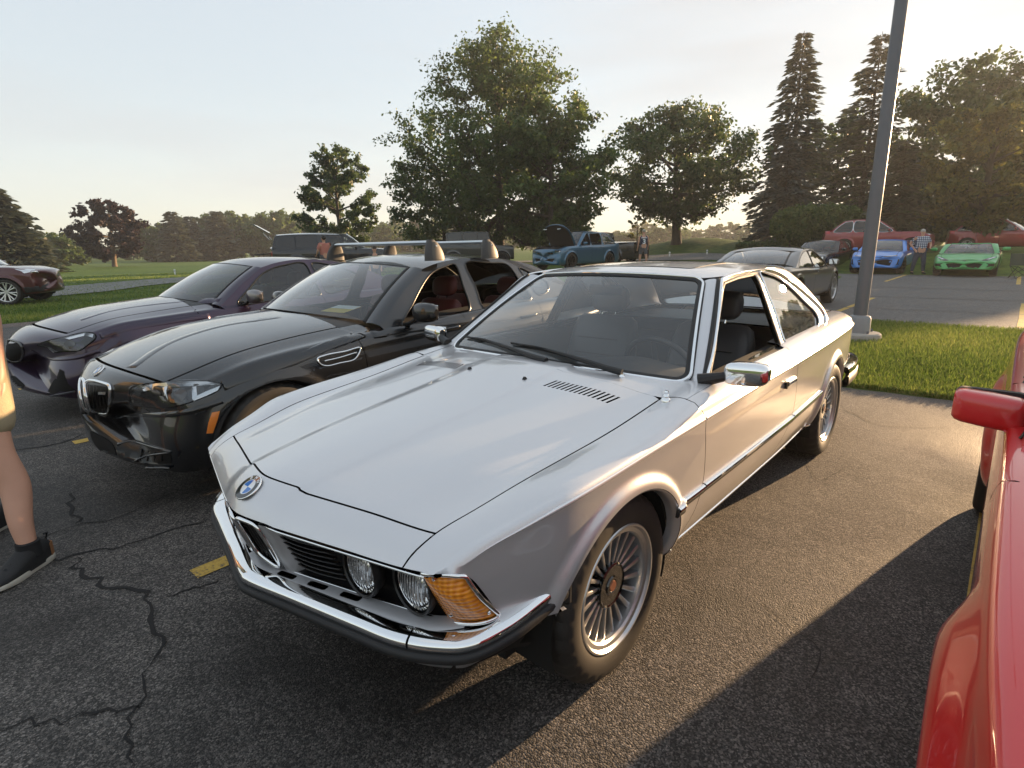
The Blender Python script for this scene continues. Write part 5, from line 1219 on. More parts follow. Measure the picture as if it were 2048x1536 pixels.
def fluted_lens():
 m,N,L,o=new_mat('fluted_lens');g=N.new('ShaderNodeBsdfGlossy');g.inputs['Roughness'].default_value=.03
 t=N.new('ShaderNodeBsdfTransparent');t.inputs[0].default_value=(.88,.9,.92,1);d=N.new('ShaderNodeBsdfTranslucent');d.inputs[0].default_value=(.8,.82,.84,1);df=N.new('ShaderNodeBsdfDiffuse');df.inputs[0].default_value=(.55,.57,.6,1)
 tc=N.new('ShaderNodeTexCoord');w=N.new('ShaderNodeTexWave');w.bands_direction='Y';w.inputs['Scale'].default_value=28;w.inputs['Distortion'].default_value=1.2;w.inputs['Detail'].default_value=1;L.new(tc.outputs['Object'],w.inputs['Vector'])
 b=N.new('ShaderNodeBump');b.inputs['Strength'].default_value=.6;b.inputs['Distance'].default_value=.004;L.new(w.outputs['Fac'],b.inputs['Height'])
 for n in(g,d,df):L.new(b.outputs[0],n.inputs['Normal'])
 x1=N.new('ShaderNodeMixShader');x1.inputs[0].default_value=.5;L.new(d.outputs[0],x1.inputs[1]);L.new(df.outputs[0],x1.inputs[2])
 x2=N.new('ShaderNodeMixShader');x2.inputs[0].default_value=.38;L.new(t.outputs[0],x2.inputs[1]);L.new(x1.outputs[0],x2.inputs[2])
 fr=N.new('ShaderNodeFresnel');L.new(b.outputs[0],fr.inputs['Normal']);mu=N.new('ShaderNodeMath');mu.operation='MULTIPLY_ADD';mu.inputs[1].default_value=1.4;mu.inputs[2].default_value=.12;mu.use_clamp=True;L.new(fr.outputs[0],mu.inputs[0])
 x3=N.new('ShaderNodeMixShader');L.new(mu.outputs[0],x3.inputs[0]);L.new(x2.outputs[0],x3.inputs[1]);L.new(g.outputs[0],x3.inputs[2]);L.new(x3.outputs[0],o.inputs[0])
 return m
def orange_lens():
 m,N,L,o=new_mat('orange_lens');p=N.new('ShaderNodeBsdfPrincipled');L.new(p.outputs[0],o.inputs[0])
 I=p.inputs;I['Roughness'].default_value=.12;I['Coat Weight'].default_value=.8;I['Subsurface Weight'].default_value=0.0
 tc=N.new('ShaderNodeTexCoord');w=N.new('ShaderNodeTexWave');w.wave_type='BANDS';w.bands_direction='Z';w.inputs['Scale'].default_value=26;w.inputs['Distortion'].default_value=.3
 L.new(tc.outputs['Object'],w.inputs['Vector'])
 w2=N.new('ShaderNodeTexWave');w2.bands_direction='Y';w2.inputs['Scale'].default_value=26;L.new(tc.outputs['Object'],w2.inputs['Vector'])
 ad=N.new('ShaderNodeMath');ad.operation='ADD';L.new(w.outputs['Fac'],ad.inputs[0]);L.new(w2.outputs['Fac'],ad.inputs[1])
 cr=N.new('ShaderNodeMapRange');cr.inputs[1].default_value=0;cr.inputs[2].default_value=2;L.new(ad.outputs[0],cr.inputs[0])
 mx=N.new('ShaderNodeMix');mx.data_type='RGBA';mx.inputs[6].default_value=(.62,.17,.008,1);mx.inputs[7].default_value=(.95,.36,.03,1)
 L.new(cr.outputs[0],mx.inputs[0]);L.new(mx.outputs[2],I['Base Color'])
 b=N.new('ShaderNodeBump');b.inputs['Strength'].default_value=.5;b.inputs['Distance'].default_value=.003;L.new(ad.outputs[0],b.inputs['Height']);L.new(b.outputs[0],I['Normal'])
 return m
def roundel(name,p,n,fwd,r,parent):
 """Round badge: bright rim, black ring with three letters, blue and white quarters."""
 p=Vector(p);n=Vector(n).normalized();f=Vector(fwd);f=(f-n*f.dot(n)).normalized();l=n.cross(f)
 def W(a,rad,h):return tuple(p+f*(rad*math.cos(a))+l*(rad*math.sin(a))+n*h)
 k=48;A=[2*math.pi*i/k for i in range(k)]
 def ring(nm,r0,r1,h0,h1,mat,par,hh=None):
  V=[W(a,r0,h0)for a in A]+[W(a,r1,h1)for a in A];F=[[i,(i+1)%k,k+(i+1)%k,k+i]for i in range(k)]
  return fix_normals(mesh_obj(nm,V,F,mat,par))
 V=[W(a,r*1.0,-.002)for a in A]+[W(a,r,.003)for a in A]+[W(a,r*.95,.0038)for a in A]
 F=[[i,(i+1)%k,k+(i+1)%k,k+i]for i in range(k)]+[[k+i,k+(i+1)%k,2*k+(i+1)%k,2*k+i]for i in range(k)]
 e=fix_normals(mesh_obj(name,V,F,CHROME,parent))
 ring('badge_ring',r*.95,r*.60,.0034,.0040,pbr('badge_black',(.006,.006,.007),.12,coat=1),e)
 ring('badge_inner_ring',r*.60,r*.56,.0042,.0044,CHROME,e)
 for q in range(4):
  aa=[math.pi/2*q+math.pi/2*i/10 for i in range(11)]
  V=[W(0,0,.0044)]+[W(a,r*.565,.0041)for a in aa];F=[[0,i,i+1]for i in range(1,11)]
  fix_normals(mesh_obj('badge_quarter',V,F,pbr('badge_blue',(.02,.16,.52),.15,coat=1)if q%2==0 else pbr('badge_white',(.8,.81,.82),.15,coat=1),e))
 for ch,ang in(('B',38),('M',0),('W',-38)):
  a=math.radians(ang);up=-f*math.cos(a)*-1+l*math.sin(a);c=p+(f*math.cos(a+math.pi)+l*-math.sin(a))*(r*.775)*-1*-1+n*.0042
  up=(c-p-n*.0042).normalized();xa=up.cross(n)
  text_obj('badge_letter',ch,r*.36,pbr('badge_white',(.8,.81,.82),.15,coat=1),e,basis(c,xa,up),.0003,bold=.0004)
 return e
def WIPERS(w,wsf):
 w((-.520,.085,.889),(-.93,.115,-.28,.065),.55,0)
 w((-.548,.462,.880),(-.30,.11,.30,.055),.55,0)
def seat(root,c,w,ht,head=True,tilt=.30,mat=None,name='front_seat',scale=1.0):
 mat=mat or LEATHER
 mb=MB();x,y,z=c
 R=Matrix.Rotation(-tilt,3,'Y')
 def ring(t,ww,th):  # along the backrest
  p=np.array([x-.05,y,z+.12])+np.array(R@Vector((0,0,t)))
  nx=np.array(R@Vector((1,0,0)));return[p+nx*th*math.copysign(abs(math.cos(a))**.6,math.cos(a))+np.array([0,ww/2*math.copysign(abs(math.sin(a))**.45,math.sin(a)),0])for a in np.linspace(0,2*np.pi,24,endpoint=False)]
 mb.add(*loft_vf([ring(0,w*.9,.06),ring(.05,w,.085),ring(ht*.35,w,.09),ring(ht*.8,w*.94,.075),ring(ht*.95,w*.86,.06),ring(ht,w*.72,.03)]))
 o=fix_normals(mb.build(name,mat,root,True,60))
 mb=MB();mb.box((x+.18,y,z+.08),(.52,w*.98,.16),None,.05);mb.build('seat_cushion',mat,o)
 for k in range(3):
  t=ht*(.28+.2*k);p=np.array([x-.05,y,z+.12])+np.array(R@Vector((.083,0,t)));mb=MB();mb.tube([p+(0,-w*.3,0),p+(0,w*.3,0)],.004,6);mb.build('seat_seam',RUBBER,o)
 if head:
  p=np.array([x-.05,y,z+.12])+np.array(R@Vector((0,0,ht+.11)));rings=[]
  for t in(-1,-.985,-.95,-.88,-.75,-.5,0,.5,.75,.88,.95,.985,1):
   k=max((1-abs(t)**6)**.5 if abs(t)<1 else .12,.12)
   rings.append([p+np.array([.045*k*math.cos(a),0,0])+np.array([0,w*.27*t,0])+np.array([-.02*math.sin(a)*k,0,.082*k*math.copysign(abs(math.sin(a))**.55,math.sin(a))])for a in np.linspace(0,2*np.pi,28,endpoint=False)])
  mb=MB();mb.add(*loft_vf(rings));fix_normals(mb.build('headrest',mat,o,True,60))
  for s in(-.05,.05):
   mb=MB();b=np.array([x-.05,y+s,z+.12]);mb.tube([b+np.array(R@Vector((0,0,ht-.02))),b+np.array(R@Vector((0,0,ht+.06)))],.006,8);mb.build('headrest_post',CHROME,o)
 return o
def silver_interior(root,wsf):
 DASH=pbr('dash_vinyl',(0.06,0.063,0.07),0.55,bump=.1,bscale=200)
 CARD=pbr('door_card',(0.03,0.03,0.032),0.6,bump=.08)
 ys=np.linspace(-.66,.66,33)
 G=[]
 for y in ys:
  q=.125*(y/.7)**2;hump=.035*math.exp(-((y-.36)/.17)**2)
  G.append([(-.565-q,y,.862-.02*(y/.7)**2),(-.72-q*.7,y,.868+hump*.6),(-.86-q*.4,y,.866+hump),(-.93-q*.2,y,.845+hump),(-.96,y,.78),(-.93,y,.66),(-.90,y,.5)])
 V,F=grid_vf(np.array(G));fix_normals(mesh_obj('dashboard',V,F,DASH,root))
 # steering wheel
 c=np.array([-1.075,.365,.800]);ax=Vector((-.90,0,.42)).normalized();sx=Vector((0,1,0));sy=ax.cross(sx)
 P=[c+np.array(sx)*.185*math.cos(a)+np.array(sy)*.185*math.sin(a)for a in np.linspace(0,2*np.pi,48,endpoint=False)]
 V,F=sweep_vf(np.array(P),[(.014*math.cos(a),.014*math.sin(a))for a in np.linspace(0,2*np.pi,10,endpoint=False)],tuple(ax),closed=True);sw=fix_normals(mesh_obj('steering_wheel',V,F,LEATHER,root))
 mb=MB();hub=c-np.array(ax)*.03
 for a in(0,math.pi,-math.pi/2):mb.tube([hub,c+np.array(sx)*.18*math.cos(a)+np.array(sy)*.18*math.sin(a)],.016,8,flat=.6)
 mb.add(*tube_vf([hub-np.array(ax)*.1,hub+np.array(ax)*.015],.06,16));mb.build('wheel_spoke',LEATHER,sw)
 for y in(.365,-.365):seat(root,(-1.55,y,.34),.50,.52)
 seat(root,(-2.28,.34,.36),.56,.44,False,.42,None,'rear_seat');seat(root,(-2.28,-.34,.36),.56,.44,False,.42,None,'rear_seat')
 mb=MB();mb.box((-1.5,0,.40),(1.4,.20,.22),None,.03);mb.build('centre_console',DASH,root)
 for sg in(1,-1):
  V,F=grid_vf(np.array([[(x,.735*sg,.845),(x,.72*sg,.70),(x,.735*sg,.34)]for x in np.linspace(-.62,-2.5,30)]));mesh_obj('door_card',V,F,CARD,root)
  mb=MB();mb.box((-1.25,.69*sg,.62),(.55,.07,.05),None,.015);mb.build('armrest',LEATHER,root)
 mb=MB();mb.box((-1.6,0,.30),(2.2,1.4,.03));mb.build('carpet',DASH,root)
 o_,d_=pixel_ray(1459,597);c=o_+d_*((-2.36-o_.x)/d_.x);mw=basis(c,(-.28,.96,0),(-.1,0,1));V,F=box_vf((.17,.085,.003),.001);pl=mesh_obj('window_plate',V,F,pbr('plate_white',(.6,.62,.63),.5),root,False);pl.matrix_world=mw
 text_obj('plate_text','AWB-2583',.036,pbr('plate_navy',(.02,.03,.07),.5),pl,Matrix.Translation((0,-.004,.0022)),.0004,bold=.0012,sx=.92)
 V,F=grid_vf(np.array([[(x,y,1.235+.03*(1-(y/.5)**2))for y in np.linspace(-.5,.5,12)]for x in np.linspace(-1.24,-2.48,8)]));mesh_obj('headlining',V,F,pbr('headlining',(.10,.10,.10),.9),root)
 mb=MB();p=wsf(np.array([0.0]),np.array([.90]))[0][0];mb.box((p[0]-.06,0,p[2]-.05),(.02,.22,.055),None,.01);mb.tube([(p[0]-.05,0,p[2]-.03),(p[0]-.02,0,p[2])],.008,6);mb.build('rear_view_mirror',BLACK,root)

# ------------------------------------------------------------------ builder for the other cars
from mathutils.bvhtree import BVHTree
TINT=glass('tinted_glass',(0.42,0.46,0.46),film=0.004)
PRIV=glass('privacy_glass',(0.10,0.11,0.11))
CABIN=pbr('cabin_dark',(0.012,0.012,0.014),0.7)
SEAM=pbr('panel_gap',(0.003,0.003,0.003),0.9)
def smooth01(t):t=np.clip(t,0,1);return t*t*(3-2*t)
class Car:
 """One car: local x forward from the front axle, y left, z up."""
 def __init__(C,name,label,mat,loc,rz=0.0,cat='car',group=None,detail=2,**k):
  C.k=k;C.mat=mat;C.detail=detail
  C.root=empty(name,loc,rz,label,cat,group)
  C.M=Matrix.Translation(loc)@Matrix.Rotation(rz,4,'Z');C.Mi=C.M.inverted()
  C.body()
  if 'ws' in k:C.greenhouse()
  C.wheels()
  C.make_bvh()
 # ---- lower body
 def body(C):
  k=C.k;R,mat=C.root,C.mat
  xf,xr=k['xf'],k['xr']  # where the dome shaped ends begin
  plan=pchip(*zip(*sorted(k['plan'])));belt=pchip(*zip(*sorted(k['belt'])));ctr=pchip(*zip(*sorted(k['ctr'])))
  zs=k.get('sill',.25);char=k.get('char',.78);wz,ar=k['wz'],k['ar'];FA,RA=0.0,-k['wb']
  st=np.unique(np.r_[np.linspace(xr-.1,xf+.1,46)])
  P,B,Ce=plan(st),belt(st),ctr(st)
  he=k.get('hood_edge',.80);sh=k.get('shoulder',.05)
  zl=zs+np.zeros_like(st)
  lines=[(P-.085,zl),(P-.035,zl+.07),(P-.010,zl+.07+(B-zl-.07)*.22),(P-.002,zl+.07+(B-zl-.07)*.45),(P,zs+.07+(B-zs-.07)*char),
     (P-.35*sh,zs+.07+(B-zs-.07)*(char+(1-char)*.62)),(P-sh,B),(P-sh-.055,B+k.get('rise',.018)),
     (P*he,np.maximum(B+k.get('rise',.018)+.001,B+(Ce-B)*.42)),(P*he*.55,B+(Ce-B)*.86),(P*0,Ce)]
  rows=[list(zip(st,y,z))for y,z in lines]
  kf,kr=k.get('sweep',(.18,.12));a0,a1=k.get('sweep_at',(.15,-k['wb']-.2))
  def sweep(y,s):return kf*(y/.9)**2*smooth01((s-a0)/(xf-a0))-kr*(y/.9)**2*smooth01((a1-s)/(a1-xr))
  fl,fw,fb=k.get('flare',(.012,.08,0))
  def disp(Q):
   y=Q[...,1];add=np.zeros_like(y)
   for cx in(FA,RA):
    d=np.hypot(Q[...,0]-cx,Q[...,2]-wz);t=np.clip((d-ar-.01)/fw,0,1)
    if fb:t=smooth01((t-.55)/.45)
    add+=fl*.5*(1+np.cos(np.pi*t))
   out=Q.copy();out[...,1]=y+np.sign(y)*add*np.clip((np.abs(y)-.5)/.2,0,1);return out
  S=C.S=Surf(rows,.05,sweep,disp,crease=(4,)if k.get('crease',True)else(),smin=xr-.3,smax=xf+.3);T=S.top;US=.09
  fn=C.fn=lambda a,b:S(a,b/US)
  uv=lambda p:np.asarray(p,float)*(1,US)
  st_=(.035,.03)if C.detail>1 else(.07,.06)
  g=.0028 if C.detail>1 else .006
  n=40 if C.detail>1 else 20
  def arc(cx,a0_,a1_,m):
   a=np.radians(np.linspace(a0_,a1_,m));z=wz+ar*np.sin(a);return S.inv(cx+ar*np.cos(a),np.maximum(z,zs+.002))
  def vl(x,u0,u1,m=14):
   x=np.broadcast_to(np.asarray(x,float),(m,));return np.stack([x,np.linspace(u0,u1,m)],1)
  HE=8.0;cowl=k['cowl'];hf=k.get('hood_front',xf)
  if k.get('bonnet',True):
   lp=np.concatenate([np.stack([np.full(n,hf-g),np.linspace(HE+.03,T-HE-.03,n)],1),np.stack([np.linspace(hf,cowl,n),np.full(n,T-HE-.03)],1)[1:],
         np.stack([np.full(n,cowl),np.linspace(T-HE-.03,HE+.03,n)],1)[1:],np.stack([np.linspace(cowl,hf,n),np.full(n,HE+.03)],1)[1:-1]])
   C.hood=panel('hood',fn,uv(lp),mat,R,step=st_)
  d0,dl=k['doors'][0],k['doors'][-1]
  bend=k.get('door_bend',.05)
  def dline(x,sgn,u0,u1):
   u=np.linspace(u0,u1,14);return np.stack([x+sgn*g+bend*((u-3.2)/3.2)**2*(1 if x>-1.2 else .6),u],1)
  for mir in(False,True):
   A=arc(FA,200,-20,n+16)
   dd=dline(d0,1,0,6.5)
   lo1=np.stack([np.linspace(dd[0,0],A[0,0],4),np.full(4,.0)],1)[1:-1]
   lo2=np.stack([np.linspace(A[-1,0],xf,4),np.full(4,.0)],1)[1:]
   fr=vl(xf,.0,HE-.03,20)[1:]
   tp=np.stack([np.linspace(xf,cowl,n),np.full(n,HE-.03)],1)[1:]
   bk=np.array([(d0+.02 if d0<cowl else cowl-.02,7.2)])if cowl>d0 else np.array([(cowl-.002,7.3)])
   def rings(cx):return None if C.detail<2 else uv(np.concatenate([S.inv(cx+(ar+d)*np.cos(np.radians(np.linspace(185,-5,70))),wz+(ar+d)*np.sin(np.radians(np.linspace(185,-5,70))))for d in np.linspace(.006,fw+.012,9)]))
   C.fender=panel('front_fender',fn,uv(np.concatenate([dd[:1],lo1,A,lo2,fr,tp,bk,dd[::-1][:-1]])),mat,R,step=(st_[0]*.6,st_[1]*.7),mirror=mir,extra=rings(FA))
   for a,b in zip(k['doors'][:-1],k['doors'][1:]):
    l0,l1=dline(a,-1,.25,6.9),dline(b,1,.25,6.9)
    up=np.stack([np.linspace(l0[-1,0],l1[-1,0],20),np.full(20,6.9)],1)[1:-1];dn=np.stack([np.linspace(l1[0,0],l0[0,0],20),np.full(20,.25)],1)[1:-1]
    dr=panel('door',fn,uv(np.concatenate([l0,up,l1[::-1],dn])),mat,R,step=st_,mirror=mir)
    if k.get('handles',True):C.handle(dr,b+k.get('handle_dx',.20),k.get('handle_z',.80),mir)
   A=arc(RA,200,-20,n+16)[::-1]
   dd=dline(dl,-1,0,6.5)
   lo1=np.stack([np.linspace(dd[0,0],A[0,0],4),np.full(4,.0)],1)[1:-1];lo2=np.stack([np.linspace(A[-1,0],xr,4),np.full(4,.0)],1)[1:]
   fr=vl(xr,.0,HE-.03,20)[1:];tp=np.stack([np.linspace(xr,dl-.01,n),np.full(n,HE-.03)],1)[1:]
   C.quarter=panel('quarter_panel',fn,uv(np.concatenate([dd[:1],lo1,A,lo2,fr,tp,np.array([(dl-.006,7.2)]),dd[::-1][:-1]])),mat,R,step=(st_[0]*.6,st_[1]*.7),mirror=mir,extra=rings(RA))
   for cx in(FA,RA):
    sg=-1 if mir else 1;w=float(plan(cx))
    ang=np.radians(np.linspace(205,-25,26));L=[[(cx+(ar+.002)*math.cos(t),yy*sg,wz+(ar+.002)*math.sin(t))for t in ang]for yy in(w-.012,w-.30)]+[[(cx+.05*math.cos(t),(w-.30)*sg,wz+.05*math.sin(t))for t in ang]]
    V,F=grid_vf(np.array(L));mesh_obj('wheel_well',V,F,DARK,R)
  q=np.concatenate([vl(cowl-.004,7.98,T-7.98,30),vl(k['ws'][1][0]-.03,T-7.75,7.75,30)])if 'ws' in k else None
  if q is not None:panel('cowl',fn,uv(q),BLACK,R,step=st_,flange=.003,lift=-.002)
  for mir in((False,True)if 'ws' in k else()):
   xe=k['ws'][1][0]-.16;lp=np.concatenate([np.stack([np.linspace(cowl-.006,xe,10),np.full(10,7.94)],1),np.stack([np.linspace(xe,min(cowl,d0+.02),10),np.full(10,6.93)],1)])
   panel('scuttle_corner',fn,uv(lp),mat,R,step=st_,flange=.003,lift=-.001,mirror=mir)
  if k.get('boot',True):
   rb=k['deck'];lp=np.concatenate([vl(rb,HE+.03,T-HE-.03,n),np.stack([np.linspace(rb,xr,8),np.full(8,T-HE-.03)],1)[1:],vl(xr,T-HE-.03,HE+.03,n)[1:],np.stack([np.linspace(xr,rb,8),np.full(8,HE+.03)],1)[1:-1]])
   C.boot=panel('boot_lid',fn,uv(lp),mat,R,step=st_)
  # rounded ends
  for s,nm,bul,zmid,prof in((xf,'front_bumper',k.get('nose',.12),k.get('nose_z',.50),k.get('nose_prof')),(xr,'rear_bumper',-k.get('tail',.10),k.get('tail_z',.60),k.get('tail_prof'))):
   u=np.linspace(0,T,72);P0=S.pos(np.full_like(u,s),u);yb_=np.linspace(P0[-1,1],P0[0,1],24)[1:];sw_=sweep(yb_,np.full_like(yb_,s))-sweep(P0[0,1],np.array(s))
   P0=np.concatenate([P0,np.stack([P0[0,0]-sw_,yb_,np.full(23,zs)],1)])
   G=[P0-np.array([.002*np.sign(bul),0,0])]
   for t in(.012,.03,.06,.10,.16,.23,.31,.40,.50,.62,.75,.88,1.0):
    yy=P0[:,1]*(1-t*.96);zz=zmid+(P0[:,2]-zmid)*(1-t)
    pw=2.6+(k.get('low_sq',7.0)-2.6)*smooth01((zmid+.14-P0[:,2])/.28);b=bul*(1-(1-t)**pw)**.62
    pz=0 if prof is None else np.interp(zz,*zip(*prof))*(1-(1-t)**3)
    xx=P0[:,0]+b+pz
    G.append(np.stack([xx,yy,zz],-1))
   V,F=grid_vf(np.array(G));o=fix_normals(mesh_obj(nm,V,F,mat,R));setattr(C,nm,o)
  # dark inside so that gaps and openings read deep
  ss=np.linspace(xr+.02,xf-.02,60);us=np.linspace(.4,T-.4,70);Pm,Nm=S(np.repeat(ss,70),np.tile(us,60));Pm=(Pm-Nm*.018).reshape(60,70,3);V,F=grid_vf(Pm);c=V[F].mean(1);keep=np.ones(len(F),bool)
  for cx in(FA,RA):keep&=~((np.hypot(c[:,0]-cx,c[:,2]-wz)<ar+.05)&(np.abs(c[:,1])>.45))
  if 'ws' in k:keep&=~((c[:,0]<k['ws'][0][0]-.05)&(c[:,0]>k['rw'][1][0]+.05)&(np.abs(c[:,1])<.78*plan(c[:,0]))&(c[:,2]>.6))
  if k.get('open_bay'):keep&=~((c[:,0]>cowl)&(c[:,2]>.7)&(np.abs(c[:,1])<.7))
  mesh_obj('inner_shell',V,F[keep],DARK,R)
  mb=MB();mb.box((-k['wb']/2,0,zs+.02),(k['wb']-.5,1.2,.08));mb.box((xf*.4,0,zs+.06),(xf,1.0,.10));mb.box((-k['wb'],0,zs+.10),(.9,.9,.10));mb.build('floor_pan',DARK,R)
 def handle(C,dr,x,z,mir):
  q=C.S.inv(np.array([x]),np.array([z]));P,N=C.S(q[:,0],q[:,1]);p=P[0];sg=-1 if mir else 1
  mb=MB();mb.add(*loft_vf([[(p[0]+dx,(p[1]+s_*dy)*sg,p[2]+dz+.03*(-dx))for dy,dz in((-.006,-.010),(.018,-.011),(.024,-.004),(.024,.006),(.018,.012),(-.006,.011))]for dx,s_ in((.10,.4),(.085,.9),(.03,1.1),(-.06,1.1),(-.085,.9),(-.10,.4))]))
  fix_normals(mb.build('door_handle',C.k.get('handle_mat',C.mat),dr))
 # ---- glasshouse
 def greenhouse(C):
  k=C.k;R,mat=C.root,C.mat
  (xb,zb),(xbc,ybc,zbc),(xt,zt),(xtc,ytc,ztc)=k['ws']
  (rxt,rzt),(rxtc,rytc,rztc),(rxb,rzb),(rxbc,rybc,rzbc)=k['rw_t'],k['rw_tc'],k['rw'][1],k['rw_bc']
  def patch(c0,k0,c1,k1,bulge,nrm):
   def f(v,t):
    v=np.asarray(v,float);t=np.asarray(t,float);q=v*v
    a=np.stack([c0[0]+(k0[0]-c0[0])*q,k0[1]*v,c0[1]+(k0[2]-c0[1])*q],-1);b=np.stack([c1[0]+(k1[0]-c1[0])*q,k1[1]*v,c1[1]+(k1[2]-c1[1])*q],-1)
    return a+(b-a)*t[...,None]+np.array(nrm)*(bulge*4*t*(1-t))[...,None]
   def g(v,t):
    e=.01;n=np.cross(f(v,t+e)-f(v,t-e),f(v+e,t)-f(v-e,t));n=n/(np.linalg.norm(n,axis=-1)[...,None]+1e-12);n=np.where(n[...,2:3]<0,-n,n);return f(v,t),n
   return g
  ws=C.wsf=patch((xb,zb),(xbc,ybc,zbc),(xt,zt),(xtc,ytc,ztc),.02,(.5,0,.86));rw=patch((rxt,rzt),(rxtc,rytc,rztc),(rxb,rzb),(rxbc,rybc,rzbc),.025,(-.5,0,.86))
  def ddense(P,step=.05):
   P=np.concatenate([P,P[:1]]);out=[]
   for a,b in zip(P[:-1],P[1:]):
    m=max(1,int(np.linalg.norm(b-a)/step));out+=[a+(b-a)*i/m for i in range(m)]
   return np.array(out)
  sq=ddense(np.array([(-1,0),(1,0),(1,1),(-1,1)],float),.08)
  gm=k.get('glass',TINT)
  panel('windscreen',ws,sq*(.985,.98)+(0,.01),k.get('ws_glass',gm),R,step=(.09,.09),flange=0,lift=.004)
  panel('rear_window',rw,sq*(.97,.97)+(0,.015),k.get('rear_glass',gm),R,step=(.12,.12),flange=0,lift=.004)
  strip_on('windscreen_seal',ws,np.concatenate([lseg((-1,0.0),(-1,1.0),(1,1.0),(1,0.0),step=.08)]),.022,.007,BLACK,R)
  strip_on('rear_window_seal',rw,lseg((-1,.985),(-1,.0),(1,.0),(1,.985),step=.08),.03,.006,BLACK,R)
  V,F=grid_vf(np.array([[ws(np.array([v]),np.array([t]))[0][0]+(0,0,.001)for t in(-.005,-.05)]for v in np.linspace(-1,1,21)]));
  # side surface
  zbelt=k['belt_z'];ztop=max(ztc,k['rail'][len(k['rail'])//2][1])
  yb,yt=k['side_y'];tp=k.get('taper',(0.02,-1.6))
  def Gy(x,z):
   q=(z-zbelt)/(ztop-zbelt);return yb-(yb-yt)*np.sign(q)*np.abs(q)**1.12-tp[0]*(x-tp[1])**2*(.4+.6*np.clip(q,0,1))
  def gfn(a,b):
   a=np.asarray(a,float);b=np.asarray(b,float);e=.01
   n=np.stack([-(Gy(a+e,b)-Gy(a-e,b))/(2*e),np.ones_like(a),-(Gy(a,b+e)-Gy(a,b-e))/(2*e)],-1)
   return np.stack([a,Gy(a,b),b],-1),n/np.linalg.norm(n,axis=-1)[...,None]
  C.gfn=gfn
  fe=crv(k.get('a_edge',[(xbc-.03,zbc-.02),((xbc+xtc)/2-.05,(zbc+ztc)/2+.005),(xtc-.05,ztc-.012)]),16)
  rail=crv(k['rail'],30);re_=crv(k['c_edge'],16);bl=crv(k['belt_line'],24)  # rail front to rear, c_edge top to bottom, belt rear to front
  loop=np.concatenate([fe,rail[1:],re_[1:],bl[1:-1]])
  glasses=[crv(q,46,closed=True)if len(q)>4 else ddense(np.array(q,float),.06)for q in k['side_glass']]
  for mir in(False,True):
   my=-1 if mir else 1
   fr=panel('side_frame',gfn,loop,k.get('frame_mat',mat),R,holes=glasses,step=(.06,.06),flange=.02,mirror=mir)
   for i,q in enumerate(glasses):
    gg=k.get('side_mats',[gm]*len(glasses))[i]
    if gg is not None:panel('side_window',gfn,q,gg,R,step=(.08,.08),flange=0,mirror=mir,lift=-.006)
    if k.get('trim',BLACK)is not None:strip_on('window_trim',gfn,q,.014,.006,k.get('trim',BLACK),R,mir,closed=True)
   A=ws(np.full(16,1.0),np.linspace(-.01,1,16))[0];Bp=gfn(fe[:,0],fe[:,1])[0];ow=np.array([.35,.5,.6]);ow/=np.linalg.norm(ow)
   G=np.stack([A-ow*.003,A*.75+Bp*.25+ow*.008,(A+Bp)/2+ow*.013,A*.25+Bp*.75+ow*.009,Bp],1)*(1,my,1);V,F=grid_vf(G);fix_normals(mesh_obj('front_pillar',V,F,mat,R))
   A=rw(np.full(16,1.0),np.linspace(0,1.0,16))[0];Bp=gfn(re_[:,0],re_[:,1])[0];ow=np.array([-.25,.6,.6])
   G=np.stack([Bp,Bp*.75+A*.25+ow*.012,(A+Bp)/2+ow*.018,A*.75+Bp*.25+ow*.012,A-ow*.002],1)*(1,my,1);V,F=grid_vf(G);fix_normals(mesh_obj('rear_pillar',V,F,mat,R))
  # roof
  rp=pchip(*zip(*sorted(k['roof'])));n,m=26,25;G=np.zeros((n,m,3));rl=gfn(rail[:,0],rail[:,1])[0]
  o_=np.argsort(rl[:,0])
  for i,t in enumerate(np.linspace(0,1,n)):
   x0=xt+(rxt-xt)*t;xe=rail[0][0]+(rail[-1][0]-rail[0][0])*t
   yy=float(np.interp(xe,rl[o_,0],rl[o_,1]));ze=float(np.interp(xe,rl[o_,0],rl[o_,2]))
   for j,v in enumerate(np.linspace(-1,1,m)):
    q=abs(v);G[i,j]=(x0+(xe-x0)*q*q,yy*v,float(rp(x0))+(ze-float(rp(x0)))*q**2.4)
  G[1:-1]+=0
  V,F=grid_vf(G);C.roof=fix_normals(mesh_obj('roof',V,F,k.get('roof_mat',mat),R));C.RG=G
  # cabin
  zf=.45;yi=yb-.12
  mb=MB();mb.box(((xb+rxb)/2,0,zf),(abs(xb-rxb)*.95,yi*2,.04));mb.build('cabin_floor',CABIN,R)
  V,F=grid_vf(np.array([[(xb-.02-(xb-xbc)*(y/ybc)**2,y,zb-.03-(zb-zbc)*(y/ybc)**2),(xb-.28,y,zbelt-.02),(xb-.36,y,zbelt-.10),(xb-.34,y,zf)]for y in np.linspace(-ybc,ybc,15)]));fix_normals(mesh_obj('dashboard',V,F,k.get('dash_mat',CABIN),R))
  for sg in(1,-1):
   V,F=grid_vf(np.array([[(x,(yb-.05)*sg,zbelt-.02),(x,(yb-.07)*sg,zf)]for x in np.linspace(xbc-.05,rxb+.1,8)]));mesh_obj('door_card',V,F,CABIN,R)
